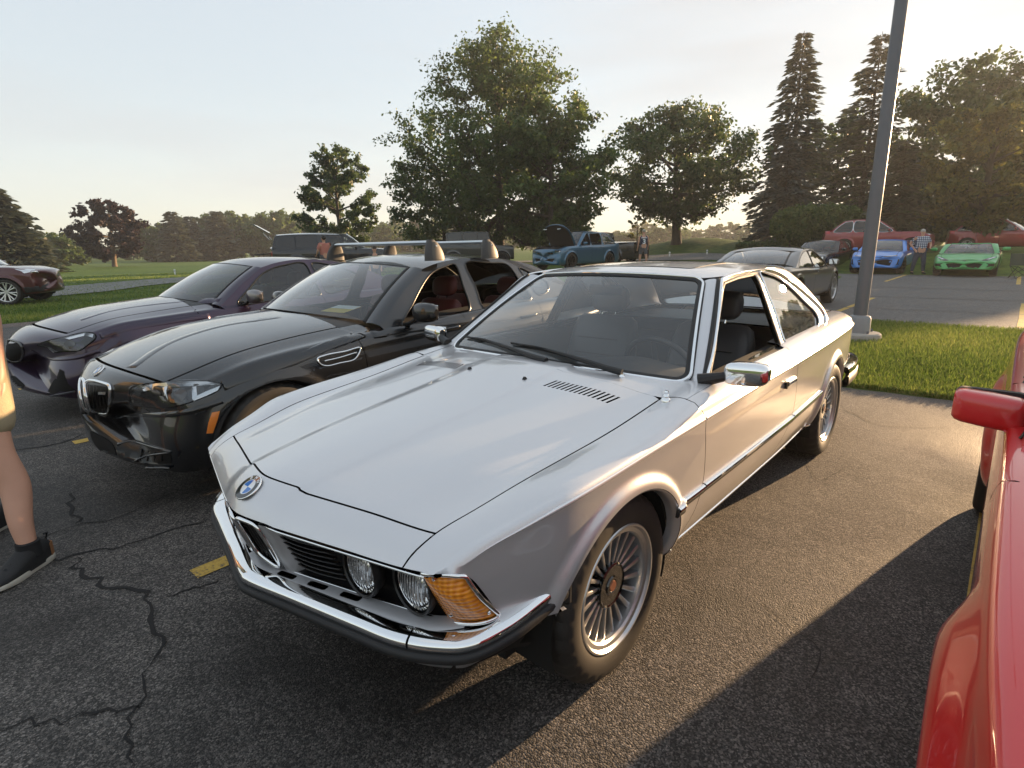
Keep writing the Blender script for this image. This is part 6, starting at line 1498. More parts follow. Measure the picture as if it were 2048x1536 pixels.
  if k.get('seats',True):
   sm=k.get('seat_mat',LEATHER);sx=k.get('seat_x',xb-1.02)
   for y in(.37,-.37):seat(R,(sx,y,.36),.50,k.get('seat_h',.54),True,.32,sm)
   if k.get('rear_seats',True):
    for y in(.36,-.36):seat(R,(sx-.82,y,.38),.56,k.get('seat_h',.54)-.06,C.detail>1,.38,sm,'rear_seat')
   c=np.array([xb-.56,.37,zbelt-.05]);ax=Vector((-.9,0,.42)).normalized();sy=ax.cross(Vector((0,1,0)))
   P=[c+np.array((0,1,0))*.18*math.cos(a)+np.array(sy)*.18*math.sin(a)for a in np.linspace(0,2*np.pi,24,endpoint=False)]
   V,F=sweep_vf(np.array(P),[(.014*math.cos(a),.014*math.sin(a))for a in np.linspace(0,2*np.pi,6,endpoint=False)],tuple(ax),closed=True);mesh_obj('steering_wheel',V,F,CABIN,R)
  if k.get('mirrors',True):
   mx,mz,mw=k.get('mirror',(xbc-.28,zbelt+.08,.20))
   for sg in(1,-1):
    mb=MB();rings=[]
    for t,s in((0,.55),(.06,.82),(.2,.98),(.5,1.0),(.8,.88),(.94,.66),(1.0,.35)):
     y=yb+.06+mw*t
     rings.append([(mx-.02*t+.055*s*math.copysign(abs(math.cos(a))**.7,math.cos(a))*(1.0 if math.cos(a)>0 else .7),y*sg,mz+.006*t+.068*s*math.copysign(abs(math.sin(a))**.7,math.sin(a)))for a in np.linspace(0,2*np.pi,20,endpoint=False)])
    mb.add(*loft_vf(rings));o=fix_normals(mb.build('door_mirror',k.get('mirror_mat',mat),R,True,60))
    mb=MB();mb.box((mx-.055,(yb+.06+mw*.48)*sg,mz+.002),(.006,mw*.78,.10),None,.002);mb.build('mirror_glass',chrome('mirror_glass',(.8,.82,.84),.01),o)
    mb=MB();mb.tube([(mx+.005,(yb+.09)*sg,mz-.03),(mx+.03,(yb+.02)*sg,mz-.075),(mx+.04,(yb-.04)*sg,mz-.09)],.022,8,flat=.6);mb.build('mirror_stalk',BLACK,o)
 def wheels(C):
  k=C.k;R_,rim,w,style=k['wheel']
  parts=make_wheel(k.get('wheel_key',C.root.name),R_,rim,w,style)
  for x in(0.0,-k['wb']):
   for sg in(1,-1):place_wheel(C.root,parts,x,k['track'],R_,sg,k.get('steer',0.0)if x==0 else 0.0,.2)
   mb=MB();mb.tube([(x,-k['track']+.1,R_),(x,k['track']-.1,R_)],.045,6);mb.build('axle',DARK,C.root)
 # ---- features laid on the finished skin
 def make_bvh(C):
  V=[];F=[];n=0
  for o in C.root.children:
   if o.type=='MESH' and o.name.split('.')[0]in('hood','front_fender','door','quarter_panel','boot_lid','front_bumper','rear_bumper','windscreen','side_frame','front_pillar','rear_pillar','roof','side_window'):
    me=o.data;co=np.empty(len(me.vertices)*3);me.vertices.foreach_get('co',co);co=co.reshape(-1,3);V+=co.tolist()
    F+=[[i+n for i in p.vertices]for p in me.polygons];n+=len(co)
  C.bvh=BVHTree.FromPolygons(V,F)
 def cast(C,o,d):
  h=C.bvh.ray_cast(Vector(o),Vector(d).normalized());
  if h[0]is None:return None
  n=h[1]if h[1].dot(Vector(d))<0 else-h[1];return h[0],n
 def pix(C,px,py):
  o,d=pixel_ray(px,py);return C.cast(C.Mi@o,C.Mi.to_3x3()@d)
 def front(C,y,z):return C.cast((4,y,z),(-1,0,0))
 def rear(C,y,z):return C.cast((-8,y,z),(1,0,0))
 def left(C,x,z):return C.cast((x,4,z),(0,-1,0))
 def right(C,x,z):return C.cast((x,-4,z),(0,1,0))
 def top(C,x,y):return C.cast((x,y,4),(0,0,-1))
 def patch(C,name,how,poly,mat,parent=None,lift=.003,step=None,edge=.006):
  """Piece whose outline (in the plane of the projection) is laid on the skin and stands a little proud."""
  poly=np.asarray(poly,float);ext=np.ptp(poly,axis=0);step=step or max(ext)/9
  v,f,loops=tri2d(poly,(),(step,step));ok=np.ones(len(v),bool);P=np.zeros((len(v),3));N=np.zeros((len(v),3))
  for i,q in enumerate(v):
   h=how(*q)
   if h is None:ok[i]=False
   else:P[i]=h[0];N[i]=h[1]
  f=f[ok[f].all(1)]
  if not len(f):return None
  lab=np.arange(len(v))  # keep the largest connected piece
  for _ in range(200):
   m=lab[f].min(1);old=lab.copy();np.minimum.at(lab,f.ravel(),np.repeat(m,3))
   if(old==lab).all():break
  c_=np.bincount(lab[f[:,0]]);f=f[lab[f[:,0]]==c_.argmax()];used=np.zeros(len(v),bool);used[f.ravel()]=True;ok&=used
  for _ in range(3):  # even out the normals
   acc=N.copy()
   for a,b in((0,1),(1,2),(2,0)):np.add.at(acc,f[:,a],N[f[:,b]])
   N=acc/(np.linalg.norm(acc,axis=1)[:,None]+1e-12)
  Q=P+N*lift;tn=np.cross(Q[f[:,1]]-Q[f[:,0]],Q[f[:,2]]-Q[f[:,0]])
  if(tn*N[f[:,0]]).sum()<0:f=f[:,::-1]
  V=[Q];F=f.tolist();lp=[i for i in loops[0]if ok[i]];n=len(Q)
  if ok.all()and edge>0:
   V+=[Q[lp],(P-N*edge)[lp]];c=len(lp);F+=[[n+i,n+(i+1)%c,n+c+(i+1)%c,n+c+i]for i in range(c)]
  else:
   ix=np.full(len(Q),-1);u_=np.unique(f);ix[u_]=np.arange(len(u_));V=[Q[u_]];F=ix[f].tolist()
  o=mesh_obj(name,np.concatenate(V),F,mat,parent or C.root);return o
 def line(C,name,how,pts,r,mat,parent=None,n=24,lift=0.0,closed=False,flat=1.0,smooth=True):
  pts=crv(pts,n,closed)if smooth else np.asarray(pts,float);P=[];N=[]
  for q in pts:
   h=how(*q)
   if h is not None:P.append(np.array(h[0]+h[1]*lift));N.append(np.array(h[1]))
  if len(P)<3:return None
  a=np.linspace(0,2*np.pi,8,endpoint=False);sec=np.stack([r*np.cos(a),r*flat*np.sin(a)],1)
  V,F=sweep_vf(np.array(P),sec,np.array(N),closed);return fix_normals(mesh_obj(name,V,F,mat,parent or C.root))

# ------------------------------------------------------------------ black saloon with roof bars
def black_saloon():
 BLK=paint('black_paint',(0.006,0.007,0.009),metal=0.25,rough=0.25,coat=1.0,dust=0.03)
 DW=pbr('dark_wheel',(0.03,0.03,0.032),0.3,0.7,coat=.5)
 C=Car('sport_saloon','glossy black four-door saloon with roof bars and twin kidney grilles',BLK,(.03,-2.36,0),0.0,
  xf=.60,xr=-3.55,wb=2.95,wz=.335,ar=.362,sill=.24,char=.74,hood_edge=.76,shoulder=.055,rise=.012,
  plan=[(-3.9,.80),(-3.4,.88),(-2.9,.93),(-2.0,.942),(-1.2,.942),(-.5,.940),(0,.935),(.3,.905),(.55,.85),(.8,.76)],
  belt=[(-3.9,.90),(-3.4,.925),(-2.6,.945),(-1.8,.935),(-1.0,.895),(-.6,.872),(-.2,.845),(.1,.810),(.35,.765),(.55,.71),(.8,.62)],
  ctr=[(-3.9,.98),(-3.3,1.01),(-2.9,1.03),(-2,1.03),(-1,1.0),(-.55,.985),(-.3,.965),(0,.925),(.3,.865),(.5,.81),(.65,.76),(.8,.70)],
  cowl=-.545,hood_front=.585,deck=-3.0,doors=[-.60,-1.52,-2.42],nose=.15,nose_z=.50,sweep=(.22,.14),sweep_at=(.0,-3.1),flare=(.014,.07,0),
  nose_prof=[(.2,-.03),(.35,-.01),(.5,.0),(.62,.005),(.8,-.015)],
  ws=((-.525,.985),(-.735,.742,.935),(-1.16,1.305),(-1.27,.565,1.272)),
  rw_t=(-2.55,1.30),rw_tc=(-2.47,.50,1.265),rw=(None,(-3.10,1.02)),rw_bc=(-3.0,.62,.985),
  belt_z=.90,side_y=(.885,.635),taper=(.018,-1.5),rail=[(-1.32,1.262),(-1.5,1.300),(-1.8,1.325),(-2.1,1.318),(-2.4,1.285),(-2.6,1.245)],
  c_edge=[(-2.6,1.245),(-2.78,1.17),(-2.95,1.08),(-3.06,.98)],belt_line=[(-3.06,.98),(-2.6,.95),(-1.8,.935),(-1.2,.90),(-.78,.862),(-.755,.895)],
  side_glass=[[(-.94,.900),(-1.10,1.035),(-1.28,1.17),(-1.40,1.235),(-1.55,1.272),(-1.665,1.282),(-1.645,1.12),(-1.60,.938),(-1.30,.918)],
     [(-1.755,.950),(-1.765,1.10),(-1.775,1.285),(-2.05,1.283),(-2.28,1.252),(-2.33,1.10),(-2.38,.975),(-2.05,.965)],
     [(-2.40,1.225),(-2.56,1.165),(-2.70,1.08),(-2.66,1.02),(-2.48,.995),(-2.43,1.12)]],
  side_mats=[None,None,TINT],trim=pbr('dark_chrome',(.05,.05,.05),.2,.8),ws_glass=CLEAR,roof=[(-2.55,1.30),(-2.2,1.352),(-1.8,1.368),(-1.45,1.355),(-1.16,1.308)],
  wheel=(.337,.245,.265,dict(q=2,n=5,twin=True,split=.30,split_out=.34,hub=.05,wi=.030,wo=.036,th=.03,dish=.045,edge=.02,mat=DW)),track=.930,
  mirror=(-1.02,.985,.19),handle_z=.835,handle_dx=.19,handle_mat=BLK,seat_mat=pbr('red_black_seat',(.09,.010,.010),.5),dash_mat=pbr('dash_grey',(.06,.065,.07),.6))
 R=C.root;px=C.pix
 GB=pbr('grille_gloss',(.004,.004,.004),.25);SIL=pbr('lamp_silver',(.7,.71,.72),.18,.9);LENS2=glass('lamp_cover',(.85,.88,.9));DK=pbr('lamp_dark',(.02,.02,.022),.3)
 # headlamp: dark bowl, silver surrounds, rings, clear cover
 HL=[(259,792),(263,776),(300,767),(360,762),(415,762),(443,770),(436,781),(408,794),(370,808),(330,816),(290,813),(262,808)]
 h=C.patch('headlamp',px,crv(HL,60,closed=True),DK,None,.002)
 C.patch('lamp_brow',px,[(268,777),(300,769),(360,764),(415,764),(440,770),(410,772),(360,774),(300,781),(272,786)],SIL,h,.006)
 C.patch('lamp_side',px,[(262,787),(283,783),(285,806),(292,811),(264,806)],SIL,h,.005)
 C.patch('lamp_tail',px,[(385,796),(412,783),(440,772),(436,781),(408,794),(388,803)],SIL,h,.005)
 for cx in(331,388):
  for w_,mt in((9,SIL),):C.patch('lamp_ring',px,[(cx-4,775),(cx+5,773),(cx+7,800-(cx>350)*6),(cx-3,806-(cx>350)*6)],SIL,h,.006)
 for cx in(310,362):C.patch('lamp_lens',px,crv([(cx-14,792),(cx,778),(cx+13,788),(cx,803)],20,closed=True),pbr('lens_bowl',(.10,.09,.085),.12,.6),h,.005)
 C.patch('lamp_cover',px,crv(HL,60,closed=True),LENS2,h,.012,edge=-.006)
 C.line('lamp_seal',px,HL,.0035,SEAM,h,70,.002,True)
 # kidney grilles
 KL=[(173,768),(180,762),(206,766),(221,772),(223,782),(219,812),(213,828),(200,827),(186,820),(180,806)]
 kd=C.patch('kidney_grille',px,crv(KL,40,closed=True),GB,None,.004)
 C.line('kidney_ring',px,KL,.010,CHROME,kd,60,.006,True)
 for i in range(6):
  x=181+i*7;C.line('kidney_bar',px,[(x,770+i*.8),(x+1,795),(x+3,820-(5-i)*.6)],.004,GB,kd,10,.010)
 C.patch('grille_badge',px,[(203,783),(217,783),(216,788),(202,788)],SIL,kd,.016)
 KR=[(165,757),(170,762),(172,775),(174,800),(178,822),(170,815),(164,790),(162,770)]
 kr=C.patch('kidney_grille',px,KR,GB,None,.004);
 if kr:C.line('kidney_ring',px,KR,.009,CHROME,kr,40,.006,True)
 # badge on the nose
 q=px(197,742)
 if q:roundel('emblem',q[0]+q[1]*.004,q[1],(1,0,0),.041,R)
 # lower mouth, lip blades and side inlet
 C.patch('lower_mouth',px,crv([(182,862),(200,870),(222,884),(230,898),(233,920),(225,925),(205,905),(188,885)],30,closed=True),SEAM,None,.003)
 C.patch('side_inlet',px,crv([(236,890),(262,884),(300,895),(338,905),(343,925),(300,925),(258,926),(240,915)],30,closed=True),GB,None,.003)
 C.line('lip_blade',px,[(186,888),(195,905),(215,922),(238,931)],.010,BLK,None,20,.014)
 C.line('lip_blade',px,[(258,929),(300,933),(343,934)],.009,BLK,None,20,.014)
 C.line('bumper_brow',px,[(232,834),(262,828),(330,829),(392,820),(445,801)],.022,BLK,None,40,-.006,flat=.45)
 C.line('intake_brow',px,[(236,889),(262,882),(300,892),(342,904)],.010,BLK,None,24,.0)
 C.line('intake_fin',px,[(258,928),(295,912),(340,905)],.006,BLK,None,16,.004)
 for i in range(4):C.line('intake_mesh',px,[(285+i*13,899+i*2),(280+i*15,922)],.003,BLACK,None,6,.006)
 C.patch('washer_cap',px,[(272,824),(292,819),(300,824),(298,832),(272,832)],BLK,None,.0025)
 C.line('fender_line',px,[(445,772),(520,744),(600,716),(660,690),(725,668)],.035,BLK,None,40,-.006,flat=.26)
 C.line('door_line',px,[(745,668),(840,655),(950,640)],.035,BLK,None,30,-.006,flat=.26)
 # amber side marker
 C.patch('side_marker',px,[(424,825),(440,822),(435,840),(426,866),(413,867),(417,845)],pbr('amber_marker',(.75,.20,.02),.25,coat=1.0),None,.003)
 # fender vent
 V1=[(634,718),(650,711),(690,703),(720,696),(714,712),(706,720),(680,726),(652,732),(640,728)]
 v=C.patch('fender_vent',px,V1,GB,None,.002);C.line('vent_frame',px,V1,.006,CHROME,v,50,.005,True);C.line('vent_blade',px,[(648,722),(675,716),(712,705)],.005,CHROME,v,12,.008)
 # hood creases
 for P in([(200,712),(260,680),(330,655),(420,636),(520,622)],[(262,735),(330,690),(430,655),(560,634)],[(315,765),(380,722),(470,690),(600,665),(700,645)][:0]):
  if P:C.line('hood_crease',px,P,.045,BLK,C.hood,40,-.0055,flat=.22)
 # waist crease of the doors
 # roof bars: silver crossbars on tall feet
 SB=pbr('bar_aluminium',(.62,.66,.68),.28,.9);FT=pbr('foot_plastic',(.05,.047,.045),.55);FTC=pbr('foot_cover',(.10,.085,.07),.5)
 for x in(-1.42,-2.02):
  bar=empty('roof_bar',(0,0,0));bar.parent=R
  z=1.452;mb=MB();mb.tube([(x,-.66,z),(x,.64,z)],.024,12,flat=.62,ref=(0,0,1));b=mb.build('crossbar',SB,bar)
  for sg in(1,-1):
   mb=MB();rings=[]
   for t in np.linspace(0,1,8):
    zz=1.318+(z+.020-1.318)*t;hw=.060*(1-t**2.2)+.024;yc=(.685-.035*t**2)*sg;th=.040-.012*t
    rings.append([(x-.008+hw*math.copysign(abs(math.cos(a))**.7,math.cos(a)),yc+th*math.copysign(abs(math.sin(a))**.7,math.sin(a)),zz)for a in np.linspace(0,2*np.pi,20,endpoint=False)])
   mb.add(*loft_vf(rings));ft=fix_normals(mb.build('bar_foot',FT,bar,True,50))
   mb=MB();rings=[]
   for t in np.linspace(0.05,.92,7):
    zz=1.318+(z+.014-1.318)*t;hw=.052*(1-t**2.2)+.018;yc=(.708-.040*t**2)*sg
    rings.append([(x-.020+hw*math.cos(a),yc+.022*math.sin(a),zz)for a in np.linspace(0,2*np.pi,16,endpoint=False)])
   mb.add(*loft_vf(rings));fix_normals(mb.build('foot_cover',FTC,bar,True,50))
   mb=MB();mb.lathe([(.0005,.026*sg),(.005,.026*sg),(.006,.018*sg)],'y',10,(x-.005,.70*sg,1.425));mb.build('foot_lock',CHROME,bar)
 # show card on the dashboard
 card=pbr('card_yellow',(.70,.58,.16),.7);cw=pbr('card_white',(.75,.80,.78),.7)
 p=[(-.80,.36,.963),(-.86,.56,.958),(-.66,.56,.950),(-.62,.36,.957)]
 G=[(-.68,.28,.985),(-.82,.30,1.015),(-.88,.50,1.010),(-.74,.49,.980)]
 mesh_obj('show_card',G,[[0,1,2,3]],card,R,False)
 G2=[(G[1][0]*.55+G[0][0]*.45,G[1][1]*.55+G[0][1]*.45,1.003),(G[1][0],G[1][1],1.018),(G[2][0],G[2][1],1.013),(G[2][0]*.55+G[3][0]*.45,G[2][1]*.55+G[3][1]*.45,.998)]
 mesh_obj('card_header',G2,[[0,1,2,3]],cw,R,False)
 return C

# ------------------------------------------------------------------ dark purple coupe
def purple_coupe():
 PUR=paint('purple_paint',(0.022,0.010,0.034),metal=0.55,rough=0.30,coat=1.0,dust=0.03)
 DW=pbr('dark_wheel2',(0.04,0.04,0.042),0.3,0.7)
 C=Car('modern_coupe','dark purple two-door coupe parked beyond the black saloon',PUR,(-.03,-4.99,0),0.0,
  xf=.58,xr=-3.40,wb=2.74,wz=.325,ar=.352,sill=.20,char=.72,hood_edge=.74,shoulder=.06,rise=.012,
  plan=[(-3.8,.78),(-3.3,.88),(-2.7,.925),(-2.0,.91),(-1.2,.905),(-.5,.905),(0,.918),(.3,.895),(.58,.83),(.8,.74)],
  belt=[(-3.8,.93),(-3.2,.945),(-2.4,.93),(-1.6,.905),(-1.0,.885),(-.5,.862),(-.2,.845),(.1,.825),(.35,.790),(.58,.73),(.8,.64)],
  ctr=[(-3.8,1.0),(-3.2,1.02),(-2.6,1.02),(-1,.99),(-.5,.965),(-.2,.94),(.1,.905),(.35,.86),(.55,.80),(.7,.74),(.8,.70)],
  cowl=-.52,hood_front=.56,deck=-2.95,doors=[-.55,-1.85],nose=.24,nose_z=.48,sweep=(.24,.16),sweep_at=(.0,-2.9),flare=(.016,.08,0),
  ws=((-.50,.962),(-.70,.70,.915),(-1.12,1.285),(-1.22,.53,1.252)),
  rw_t=(-2.30,1.285),rw_tc=(-2.24,.47,1.25),rw=(None,(-3.0,1.03)),rw_bc=(-2.92,.58,.99),
  belt_z=.89,side_y=(.85,.60),taper=(.02,-1.4),rail=[(-1.27,1.242),(-1.45,1.285),(-1.7,1.312),(-2.0,1.300),(-2.3,1.255),(-2.45,1.22)],
  c_edge=[(-2.45,1.22),(-2.62,1.14),(-2.80,1.05),(-2.95,.96)],belt_line=[(-2.95,.96),(-2.4,.93),(-1.6,.905),(-1.2,.89),(-.74,.862),(-.72,.89)],
  side_glass=[[(-.90,.905),(-1.06,1.04),(-1.24,1.17),(-1.36,1.222),(-1.55,1.262),(-1.78,1.268),(-1.80,1.10),(-1.82,.93),(-1.35,.915)],[(-1.90,.945),(-1.88,1.10),(-1.86,1.262),(-2.10,1.24),(-2.32,1.165),(-2.46,1.07),(-2.40,1.0),(-2.15,.96)]],
  glass=TINT,trim=pbr('gloss_trim',(.01,.01,.01),.15),roof=[(-2.30,1.285),(-2.0,1.332),(-1.6,1.345),(-1.35,1.332),(-1.12,1.288)],
  wheel=(.33,.24,.25,dict(q=1,n=5,twin=True,split=.28,split_out=.34,hub=.05,wi=.03,wo=.036,th=.03,dish=.045,edge=.02,mat=DW)),track=.905,
  mirror=(-1.0,.975,.20),mirror_mat=pbr('mirror_grey',(.20,.19,.19),.28,.8,coat=.8),handle_z=.83,handle_dx=.16,handle_mat=PUR)
 px=C.pix;R=C.root;SIL=MATS['lamp_silver'];DK=MATS['lamp_dark'];GB=MATS['grille_gloss']
 HL=[(75,690),(85,685),(130,674),(172,665),(190,668),(192,676),(176,690),(160,701),(130,703),(108,704),(98,696)]
 h=C.patch('headlamp',px,HL,DK,None,.003)
 C.patch('lamp_blade',px,[(96,694),(104,694),(112,701),(150,699),(160,702),(108,705)],SIL,h,.008);C.patch('lamp_blade',px,[(130,677),(172,667),(188,669),(186,676),(172,672),(140,680)],SIL,h,.008)
 C.patch('lamp_lens',px,crv([(128,688),(140,680),(152,687),(142,697)],16,closed=True),MATS['lens_bowl'],h,.007);C.patch('lamp_cover',px,HL,MATS['lamp_cover'],h,.013,edge=-.008);C.line('lamp_seal',px,HL,.004,SEAM,h,60,.003,True)
 K=[(6,682),(14,680),(36,684),(45,692),(47,706),(40,720),(24,722),(12,714)]
 k=C.patch('kidney_grille',px,K,SEAM,None,.004);C.line('kidney_ring',px,K,.011,pbr('kidney_grey',(.12,.12,.12),.25,.8),k,50,.006,True)
 C.patch('side_inlet',px,[(120,738),(128,742),(151,780),(140,786),(92,793),(82,792)],SEAM,None,.003)
 C.line('inlet_edge',px,[(82,793),(110,790),(150,782)],.008,pbr('inlet_trim',(.05,.05,.06),.35),None,12,.006)
 C.patch('lower_mouth',px,[(12,745),(30,752),(50,770),(50,782),(30,776),(14,768)],SEAM,None,.003)
 C.line('front_lip',px,[(18,774),(34,786),(50,792)],.012,SIL,None,12,.010)
 C.line('hood_crease',px,[(160,640),(220,622),(330,606),(440,600)],.045,PUR,C.hood,30,-.0055,flat=.22)
 C.line('bumper_brow',px,[(62,700),(95,716),(150,716),(200,702)],.022,PUR,None,30,-.006,flat=.45)
 C.line('fender_line',px,[(200,672),(260,655),(340,642),(420,632)],.035,PUR,None,30,-.006,flat=.26)
 return C

# ------------------------------------------------------------------ red coupe beside the camera
def red_coupe():
 RED=paint('red_paint',(0.58,0.012,0.014),metal=0.0,rough=0.35,coat=1.0,dust=0.015)
 SW=pbr('alloy_silver',(.5,.5,.51),.3,.9)
 C=Car('red_coupe','bright red classic coupe with box-flared arches and red door mirror',RED,(.30,2.475,0),0.0,detail=2,
  xf=.62,xr=-3.25,wb=2.565,wz=.305,ar=.335,sill=.21,char=.80,hood_edge=.79,shoulder=.022,rise=.012,
  plan=[(-3.6,.76),(-3.1,.80),(-2.4,.815),(-1.4,.82),(-.5,.82),(0,.815),(.3,.80),(.62,.775),(.9,.73)],
  belt=[(-3.6,.88),(-3.0,.895),(-2.0,.89),(-1.2,.875),(-.6,.858),(0,.822),(.4,.785),(.7,.75),(.9,.72)],
  ctr=[(-3.6,.93),(-3.0,.95),(-2,.95),(-.9,.925),(-.5,.905),(0,.862),(.4,.818),(.7,.778),(.9,.75)],
  cowl=-.60,hood_front=.60,deck=-2.75,doors=[-.58,-1.62],nose=.14,nose_z=.5,sweep=(.05,.08),sweep_at=(.1,-2.8),flare=(.046,.15,0),low_sq=9,
  ws=((-.58,.905),(-.70,.66,.875),(-1.10,1.245),(-1.17,.53,1.225)),
  rw_t=(-2.15,1.25),rw_tc=(-2.10,.50,1.22),rw=(None,(-2.75,.96)),rw_bc=(-2.70,.58,.935),
  belt_z=.87,side_y=(.775,.60),taper=(.015,-1.4),rail=[(-1.22,1.218),(-1.4,1.255),(-1.7,1.27),(-2.0,1.258),(-2.2,1.225)],c_edge=[(-2.2,1.225),(-2.4,1.13),(-2.6,1.02),(-2.72,.92)],
  belt_line=[(-2.72,.92),(-2.2,.895),(-1.4,.88),(-.74,.862),(-.73,.875)],
  side_glass=[[(-.86,.885),(-1.02,1.03),(-1.17,1.155),(-1.26,1.205),(-1.5,1.235),(-1.60,1.235),(-1.60,1.05),(-1.60,.895)],[(-1.68,.90),(-1.68,1.1),(-1.68,1.235),(-1.95,1.225),(-2.15,1.16),(-2.38,1.03),(-2.45,.95),(-2.1,.91)]],
  glass=TINT,roof=[(-2.15,1.25),(-1.8,1.30),(-1.5,1.305),(-1.1,1.25)],
  wheel=(.305,.215,.22,dict(q=1,n=10,hub=.06,wi=.02,wo=.024,th=.03,dish=.03,mat=SW)),track=.840,mirrors=False,handle_z=.74,handles=False)
 R=C.root
 # door mirrors: rounded rectangular heads on stout feet, dark rubber round the glass
 for sg in(-1,1):
  # head from y .78 to .95 of the car, x about -1.0
  mb=MB();rings=[]
  for t,s in((0,.70),(.04,.86),(.12,.97),(.5,1.0),(.85,.95),(.95,.82),(1.0,.55)):
   y=.765+.172*t;cx=-1.035+.010*(1-t);cz=.900+.012*t
   rings.append([(cx+.050*s*math.copysign(abs(math.cos(a))**.6,math.cos(a)),y*sg,cz+.052*(s*.6+.4)*math.copysign(abs(math.sin(a))**.5,math.sin(a)))for a in np.linspace(0,2*np.pi,28,endpoint=False)])
  mb.add(*loft_vf(rings));m=fix_normals(mb.build('door_mirror',RED,R,True,55))
  rings=[[(x,(.852+dy*k)*sg,.906+dz*k)for dy,dz in rrect(.172,.104,.022,5)]for x,k in((-1.070,1.0),(-1.088,1.02),(-1.098,.97),(-1.094,.88))]
  mb=MB();mb.add(*loft_vf(rings));fix_normals(mb.build('mirror_gasket',RUBBER,m,True,40))
  mb=MB();mb.box((-1.0965,.852*sg,.906),(.004,.140,.080),None,.001);mb.build('mirror_glass',MATS['mirror_glass'],m)
  mb=MB();mb.add(*loft_vf([[(x0+a*hx,(y0+b*hy)*sg,z0)for a,b in((1,1),(-1,1),(-1,-1),(1,-1))]for x0,y0,z0,hx,hy in((-1.03,.795,.885,.034,.028),(-1.02,.775,.845,.038,.026),(-.985,.757,.800,.070,.020),(-.975,.755,.790,.085,.012))]));fix_normals(mb.build('mirror_foot',RED,m,True,40))
 # hood edge, body-side rib and badge line
 BL=BLACK
 for sg in(1,-1):
  C.patch('headlamp',C.front,crv([(sg*(.50+.07*math.cos(a)),.64+.07*math.sin(a))for a in np.linspace(0,2*np.pi,12,endpoint=False)],24,closed=True),MATS['lens_bowl'],None,.004)
 C.patch('grille',C.front,[(-.35,.58),(.35,.58),(.35,.70),(-.35,.70)],MATS['grille_gloss'],None,.003)
 return C

